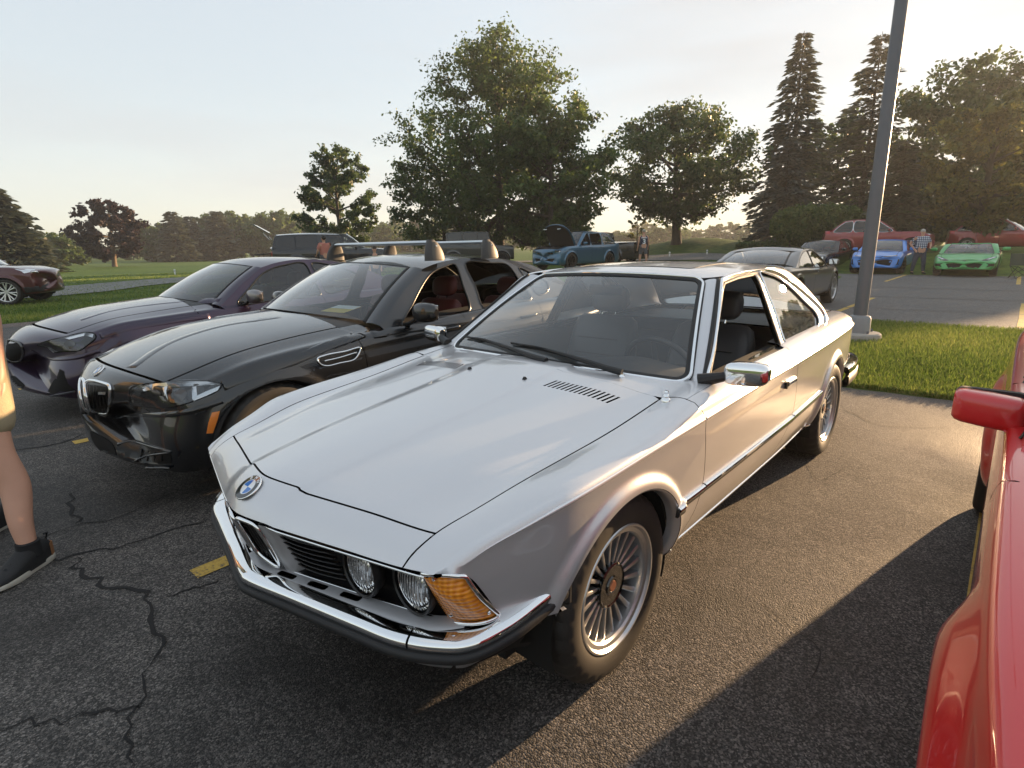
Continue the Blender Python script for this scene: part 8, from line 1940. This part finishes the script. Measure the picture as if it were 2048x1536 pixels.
def build_people():
 JEAN=pbr('jeans',(.045,.055,.085),.85,var=.35,vscale=8,bump=.1);NAVY=pbr('navy_vest',(.018,.022,.055),.7,var=.2);GREYH=pbr('grey_hair',(.42,.40,.37),.8,bump=.3,bscale=90);DKH=pbr('dark_hair',(.02,.016,.013),.8,bump=.3,bscale=90)
 CORAL=pbr('coral_shirt',(.46,.17,.13),.8,var=.15,bump=.08);KH=pbr('khaki_cloth',(.34,.28,.18),.85,var=.15,vscale=20,bump=.25,bscale=120);WHITE=pbr('white_shoe',(.6,.6,.58),.6);BLKS=pbr('black_shoe',(.02,.02,.021),.6);GRS=pbr('grey_shorts',(.10,.10,.115),.85);CAPM=pbr('cap_cloth',(.42,.39,.32),.85,var=.6,vscale=9)
 to_cam=lambda p:math.atan2(CAM_LOC[1]-p[1],CAM_LOC[0]-p[0])
 # man in a checked shirt between the blue and green cars, hand on hip
 p=(-26.75,-1.42,.01);person('man in blue checked shirt and jeans, hand on hip, beside the green sports car',p,to_cam(p)+.35,1.76,plaid(),.75,JEAN,GREYH,BLKS,(((.02,.06,-.15),(.10,.03,-.20)),((-.03,.10,-.12),(.06,.02,-.26))),build=1.12)
 # man in a numbered sleeveless jersey, seen from behind
 p=gz_at(pix_d(1287,31.5));o=person('man in navy numbered vest and cap seen from behind on the lawn',p,to_cam(p)+math.pi+.2,1.86,NAVY,0.0,GRS,None,WHITE,(((-.01,.035,-.18),(.03,.05,-.33)),((.0,.035,-.18),(.06,.03,-.31))),build=1.05,shorts=True,cap=CAPM)
 W_=pbr('print_white',(.7,.7,.72),.7)
 text_obj('jersey_number','3',.34,W_,o,basis((-.155,0,1.235),(0,-1,0),(0,0,1)),.002,bold=.012);text_obj('jersey_name','HRON',.105,W_,o,basis((-.165,0,1.44),(0,-1,0),(0,0,1)),.002,bold=.004)
 # person in a coral shirt by the black pickup
 p=gz_at(pix_d(648,24.5));person('person in coral T-shirt standing behind the purple coupe',p,to_cam(p)+math.pi+.5,1.72,CORAL,.8,GRS,DKH,WHITE,(((.02,.05,-.16),(.12,.03,-.24)),((.02,.05,-.16),(.12,.02,-.24))),build=1.1,shorts=True)
 # bearded head and shoulders low beyond the black saloon
 p=gz_at(pix_d(748,24.0));person('dark-haired man standing beyond the black saloon roof',(p[0],p[1],p[2]-.42),to_cam(p),1.70,pbr('dark_shirt',(.03,.03,.035),.8),.8,JEAN,DKH,BLKS,(((.02,.04,-.17),(.05,.03,-.32)),((.02,.04,-.17),(.05,.03,-.32))))
 # two people seated behind the green sports car's screen would be hidden; passer-by cropped at the left edge
 walker()
def walker():
 """Man walking out of the picture at the left: bare calves, khaki shorts, dark trainers."""
 root=empty('person',tuple(pix_z(20,1150)),0,'man in khaki shorts and black trainers walking past at the left edge','person');inv=Matrix.Translation(-root.location)
 A=pix_z(66,1108,.075);f=AX_F;dep=(A-Vector(CAM_LOC)).dot(f)
 def P(px,py,dd=0.0):
  o,d=pixel_ray(px,py);return o+d*((dep+dd)/d.dot(f))
 fwd=(pix_z(-30,1200,0)-pix_z(95,1120,0));fwd.z=0;fwd.normalize();left=Vector((0,0,1)).cross(fwd)
 def body_part(name,pts,rad,mat,par=root):return skin_mesh(name,[np.array(inv@Vector(q))for q in pts],[(i,i+1)for i in range(len(pts)-1)],rad,mat,par,0,2)
 ank,knee=P(58,1098),P(-6,905);calf=knee.lerp(ank,.38)-fwd*.035;hip=P(-75,590);kn2=P(-150,930,.35);an2=P(5,1075,.42);hip2=P(-190,600,.25);pel=hip.lerp(hip2,.5)+Vector((0,0,.06));wai=pel+Vector((0,0,.18));che=pel+Vector((0,0,.40));nek=pel+Vector((0,0,.58));hd=pel+Vector((0,0,.74));hd2=pel+Vector((0,0,.85))
 V=[pel,wai,che,nek,hd,hd2,hip,knee,calf,knee.lerp(ank,.72),ank,ank+fwd*.07-Vector((0,0,.045)),hip2,kn2,kn2.lerp(an2,.4)-fwd*.03,an2,an2+fwd*.07-Vector((0,0,.045))]
 sh=che+left*.19+Vector((0,0,.10));el=P(-18,640,.02);ha=P(-6,752,.0);sh2=che-left*.19+Vector((0,0,.10));el2=sh2+Vector((0,0,-.30))-left*.05;ha2=el2+fwd*.10+Vector((0,0,-.24));V+=[sh,el,ha,sh2,el2,ha2]
 R=[(.12,.15),(.11,.14),(.12,.16),.055,(.085,.075),(.06,.05),.095,.064,.066,.050,.038,.018,.095,.064,.066,.038,.018,.06,.042,.032,.06,.042,.032]
 E=[(0,1),(1,2),(2,3),(3,4),(4,5),(0,6),(6,7),(7,8),(8,9),(9,10),(10,11),(0,12),(12,13),(13,14),(14,15),(15,16),(2,17),(17,18),(18,19),(2,20),(20,21),(21,22)]
 for base,d in((19,(V[19]-V[18]).normalized()),(22,(V[22]-V[21]).normalized())):
  k=len(V);V.append(V[base]+d*.07);R.append((.034,.018));E.append((base,k))
  for f_ in range(4):V.append(V[base]+d*(.15+.01*(f_ in(1,2)))+fwd*(f_-1.5)*.019);R.append(.009);E.append((k,len(V)-1))
  V.append(V[base]+d*.09+fwd*.045);R.append(.010);E.append((base,len(V)-1))
 body=skin_mesh('body',[np.array(inv@v)for v in V],E,R,SKIN,root)
 KH=MATS['khaki_cloth'];up=Vector((0,0,1))
 cuff=hip.lerp(knee,.93);skin_mesh('shorts',[np.array(inv@v)for v in(pel,hip,cuff,hip2,hip2.lerp(kn2,.93))],[(0,1),(1,2),(0,3),(3,4)],[(.15,.18),.12,.098,.12,.098],KH,root)
 skin_mesh('shirt',[np.array(inv@v)for v in(pel+up*.05,wai,che,nek,sh,sh.lerp(el,.7),sh2,sh2.lerp(el2,.7))],[(0,1),(1,2),(2,3),(2,4),(4,5),(2,6),(6,7)],[(.15,.18),(.14,.17),(.14,.18),.08,.085,.07,.085,.07],pbr('shirt_green',(.12,.15,.12),.8),root)
 BLKS=pbr('trainer_black',(.018,.018,.019),.75,var=.3,bump=.25,bscale=240);SOLE=pbr('trainer_sole',(.55,.52,.45),.7);TAN=pbr('trainer_tan',(.34,.16,.07),.7);SOCK=pbr('sock_black',(.012,.012,.013),.9,bump=.2,bscale=300);LACE=pbr('lace',(.03,.03,.032),.8)
 for a,nm in((ank,0),(an2,1)):
  g=Vector((a.x,a.y,0));
  def W(t,s,z):return g+fwd*t+left*s+up*z
  # upper: lofted rings heel to toe
  rings=[]
  for t,hw_,z1 in((-.088,.020,.070),(-.082,.032,.105),(-.060,.040,.118),(-.02,.046,.130),(.03,.047,.120),(.08,.048,.090),(.13,.049,.066),(.17,.046,.057),(.198,.036,.048),(.212,.018,.038)):
   rings.append([tuple(inv@W(t,hw_*math.copysign(abs(math.cos(q))**.7,math.cos(q)),.020+(z1-.020)*(.5+.5*math.sin(q))if math.sin(q)>-.2 else .020))for q in np.linspace(-math.pi/2,1.5*math.pi,24,endpoint=False)])
  mb=MB();mb.add(*loft_vf(rings));sh_=fix_normals(mb.build('trainer',BLKS,root,True,60))
  outl=[(-.094,.018),(-.088,.034),(-.04,.044),(.03,.043),(.09,.050),(.15,.050),(.20,.038),(.220,.015)];loop=[(t,s)for t,s in outl]+[(t,-s)for t,s in outl[::-1]];loop=crv(loop,60,closed=True)
  mb=MB();mb.add(*loft_vf([[tuple(inv@W(t,s,z+(.010*max(0,t-.12)/.1 if z<.012 else 0)))for t,s in loop*np.array([k,k])]for z,k in((.002,.96),(.006,1.0),(.026,1.0),(.030,.97))]));fix_normals(mb.build('sole',SOLE,sh_,True,40))
  mb=MB();mb.add(*loft_vf([[tuple(inv@W(t-.003,s*1.03,z))for t,s in((-.090,.014),(-.086,.030),(-.060,.0415),(-.060,.039),(-.084,.028),(-.086,.012))]for z in(.030,.060,.092)]));fix_normals(mb.build('heel_patch',TAN,sh_,True,40))
  mb=MB();mb.tube([tuple(inv@W(-.088,0,.095)),tuple(inv@W(-.104,0,.128)),tuple(inv@W(-.086,0,.128))],.006,6);mb.build('heel_loop',BLKS,sh_)
  mb=MB();mb.tube([tuple(inv@(a-up*.03)),tuple(inv@(a+up*.012)),tuple(inv@(a+up*.038))],[.052,.047,.046],16,ref=(1,0,0));mb.build('sock',SOCK,sh_)
  for i in range(5):
   t=.01+i*.026;z=.104-i*.0095;mb=MB();mb.tube([tuple(inv@W(t,-.026,z-.006)),tuple(inv@W(t+.012,0,z+.006)),tuple(inv@W(t+.004,.026,z-.006))],.0035,6);mb.build('lace',LACE,sh_)

# ------------------------------------------------------------------ lamp post, chair, markers
def build_furniture():
 POLE=pbr('pole_grey',(.13,.14,.16),.45,.35,var=.12,vscale=4);CONC=pbr('concrete',(.34,.32,.29),.9,var=.2,vscale=8,bump=.4,bscale=60)
 x,y=-7.93,.02
 root=empty('lamp_post',(x,y,0),0,'tall grey steel lamp post on a round concrete footing in the grass','lamp post')
 mb=MB();mb.tube([(0,0,.14),(0,0,3),(0,0,7.6)],[.088,.080,.066],28,ref=(1,0,0));mb.build('pole',POLE,root)
 mb=MB();mb.lathe([(.0005,.36),(.092,.36),(.125,.345),(.142,.31),(.146,.12),(.148,.10)],'z',32);mb.build('base_cover',pbr('cover_grey',(.24,.25,.26),.5,.3,var=.1),root)
 mb=MB();mb.lathe([(.0005,.115),(.27,.11),(.29,.09),(.30,-.05)],'z',32);mb.build('footing',CONC,root)
 for k in range(4):
  a=math.radians(45+90*k);mb=MB();mb.lathe([(.0005,.15),(.014,.15),(.016,.11)],'z',8,(.20*math.cos(a),.20*math.sin(a),0));mb.build('anchor_bolt',POLE,root)
 mb=MB();mb.tube([(0,0,7.5),(.5,0,7.62),(1.0,0,7.64)],.035,10);mb.box((1.25,0,7.64),(.6,.3,.12),None,.03);mb.build('lamp_head',POLE,root)
 # folding camp chair by the green car
 c=empty('camp_chair',(-25.2,1.75,.004),.4,'folding camp chair with green sling and crossed dark legs','chair');ST=pbr('chair_steel',(.02,.02,.02),.5);GR=pbr('chair_cloth',(.035,.055,.04),.85)
 for a,b in(((-.27,-.27,0),(.27,-.27,.42)),((.27,-.27,0),(-.27,-.27,.42)),((-.27,.27,0),(.27,.27,.42)),((.27,.27,0),(-.27,.27,.42)),((.27,-.27,0),(.27,.27,.42)),((.27,.27,0),(.27,-.27,.42)),((-.27,-.27,0),(-.27,.27,.42)),((-.27,.27,0),(-.27,-.27,.42))):
  mb=MB();mb.tube([a,b],.011,6);mb.build('leg',ST,c)
 for y_ in(-.27,.27):mb=MB();mb.tube([(-.27,y_,.40),(-.34,y_,.85)],.011,6);mb.build('back_post',ST,c)
 V,F=grid_vf(np.array([[(x_,y_,.42-.05*math.cos(y_*5.4))for y_ in np.linspace(-.27,.27,8)]for x_ in np.linspace(.27,-.25,6)]));mesh_obj('seat',V,F,GR,c);V,F=grid_vf(np.array([[(-.28-.07*t-.04*math.cos(y_*5.4),y_,.42+.42*t)for y_ in np.linspace(-.27,.27,8)]for t in np.linspace(0,1,6)]));mesh_obj('backrest',V,F,GR,c)
 # white distance markers on the golf course
 WH=pbr('marker_white',(.75,.74,.70),.6)
 for px_,d,lab in((341,44,'small white marker post on the lawn beyond the purple coupe'),(1340,42,'small white marker post by the foot of the oak'),(1415,42.6,'small white marker post below the mown mound')):
  p=gz_at(pix_d(px_,d));m=empty('marker_post',p,0,lab,'marker');mb=MB();mb.lathe([(.0005,.34),(.045,.335),(.055,.31),(.05,.0),(.05,-.1)],'z',12);mb.build('post',WH,m);mb=MB();mb.lathe([(.052,.20),(.058,.20),(.058,.24),(.052,.24)],'z',12);mb.build('band',pbr('marker_band',(.2,.2,.22),.6),m)
silver_coupe()
M5=black_saloon()
PU=purple_coupe()
RC=red_coupe()
build_background()
build_people()
build_furniture()

# ------------------------------------------------------------------ evening haze
def build_haze():
 m,N,L,o=new_mat('haze_air');v=N.new('ShaderNodeVolumePrincipled');v.inputs['Color'].default_value=(.86,.88,.9,1);v.inputs['Density'].default_value=.0010;v.inputs['Anisotropy'].default_value=.35;L.new(v.outputs[0],o.inputs['Volume'])
 V,F=box_vf((440,440,26));h=mesh_obj('haze',V+(0,0,11.2),F,m,None,False);tag(h,kind='stuff');h['label']='thin evening haze over the whole place';return h
build_haze()
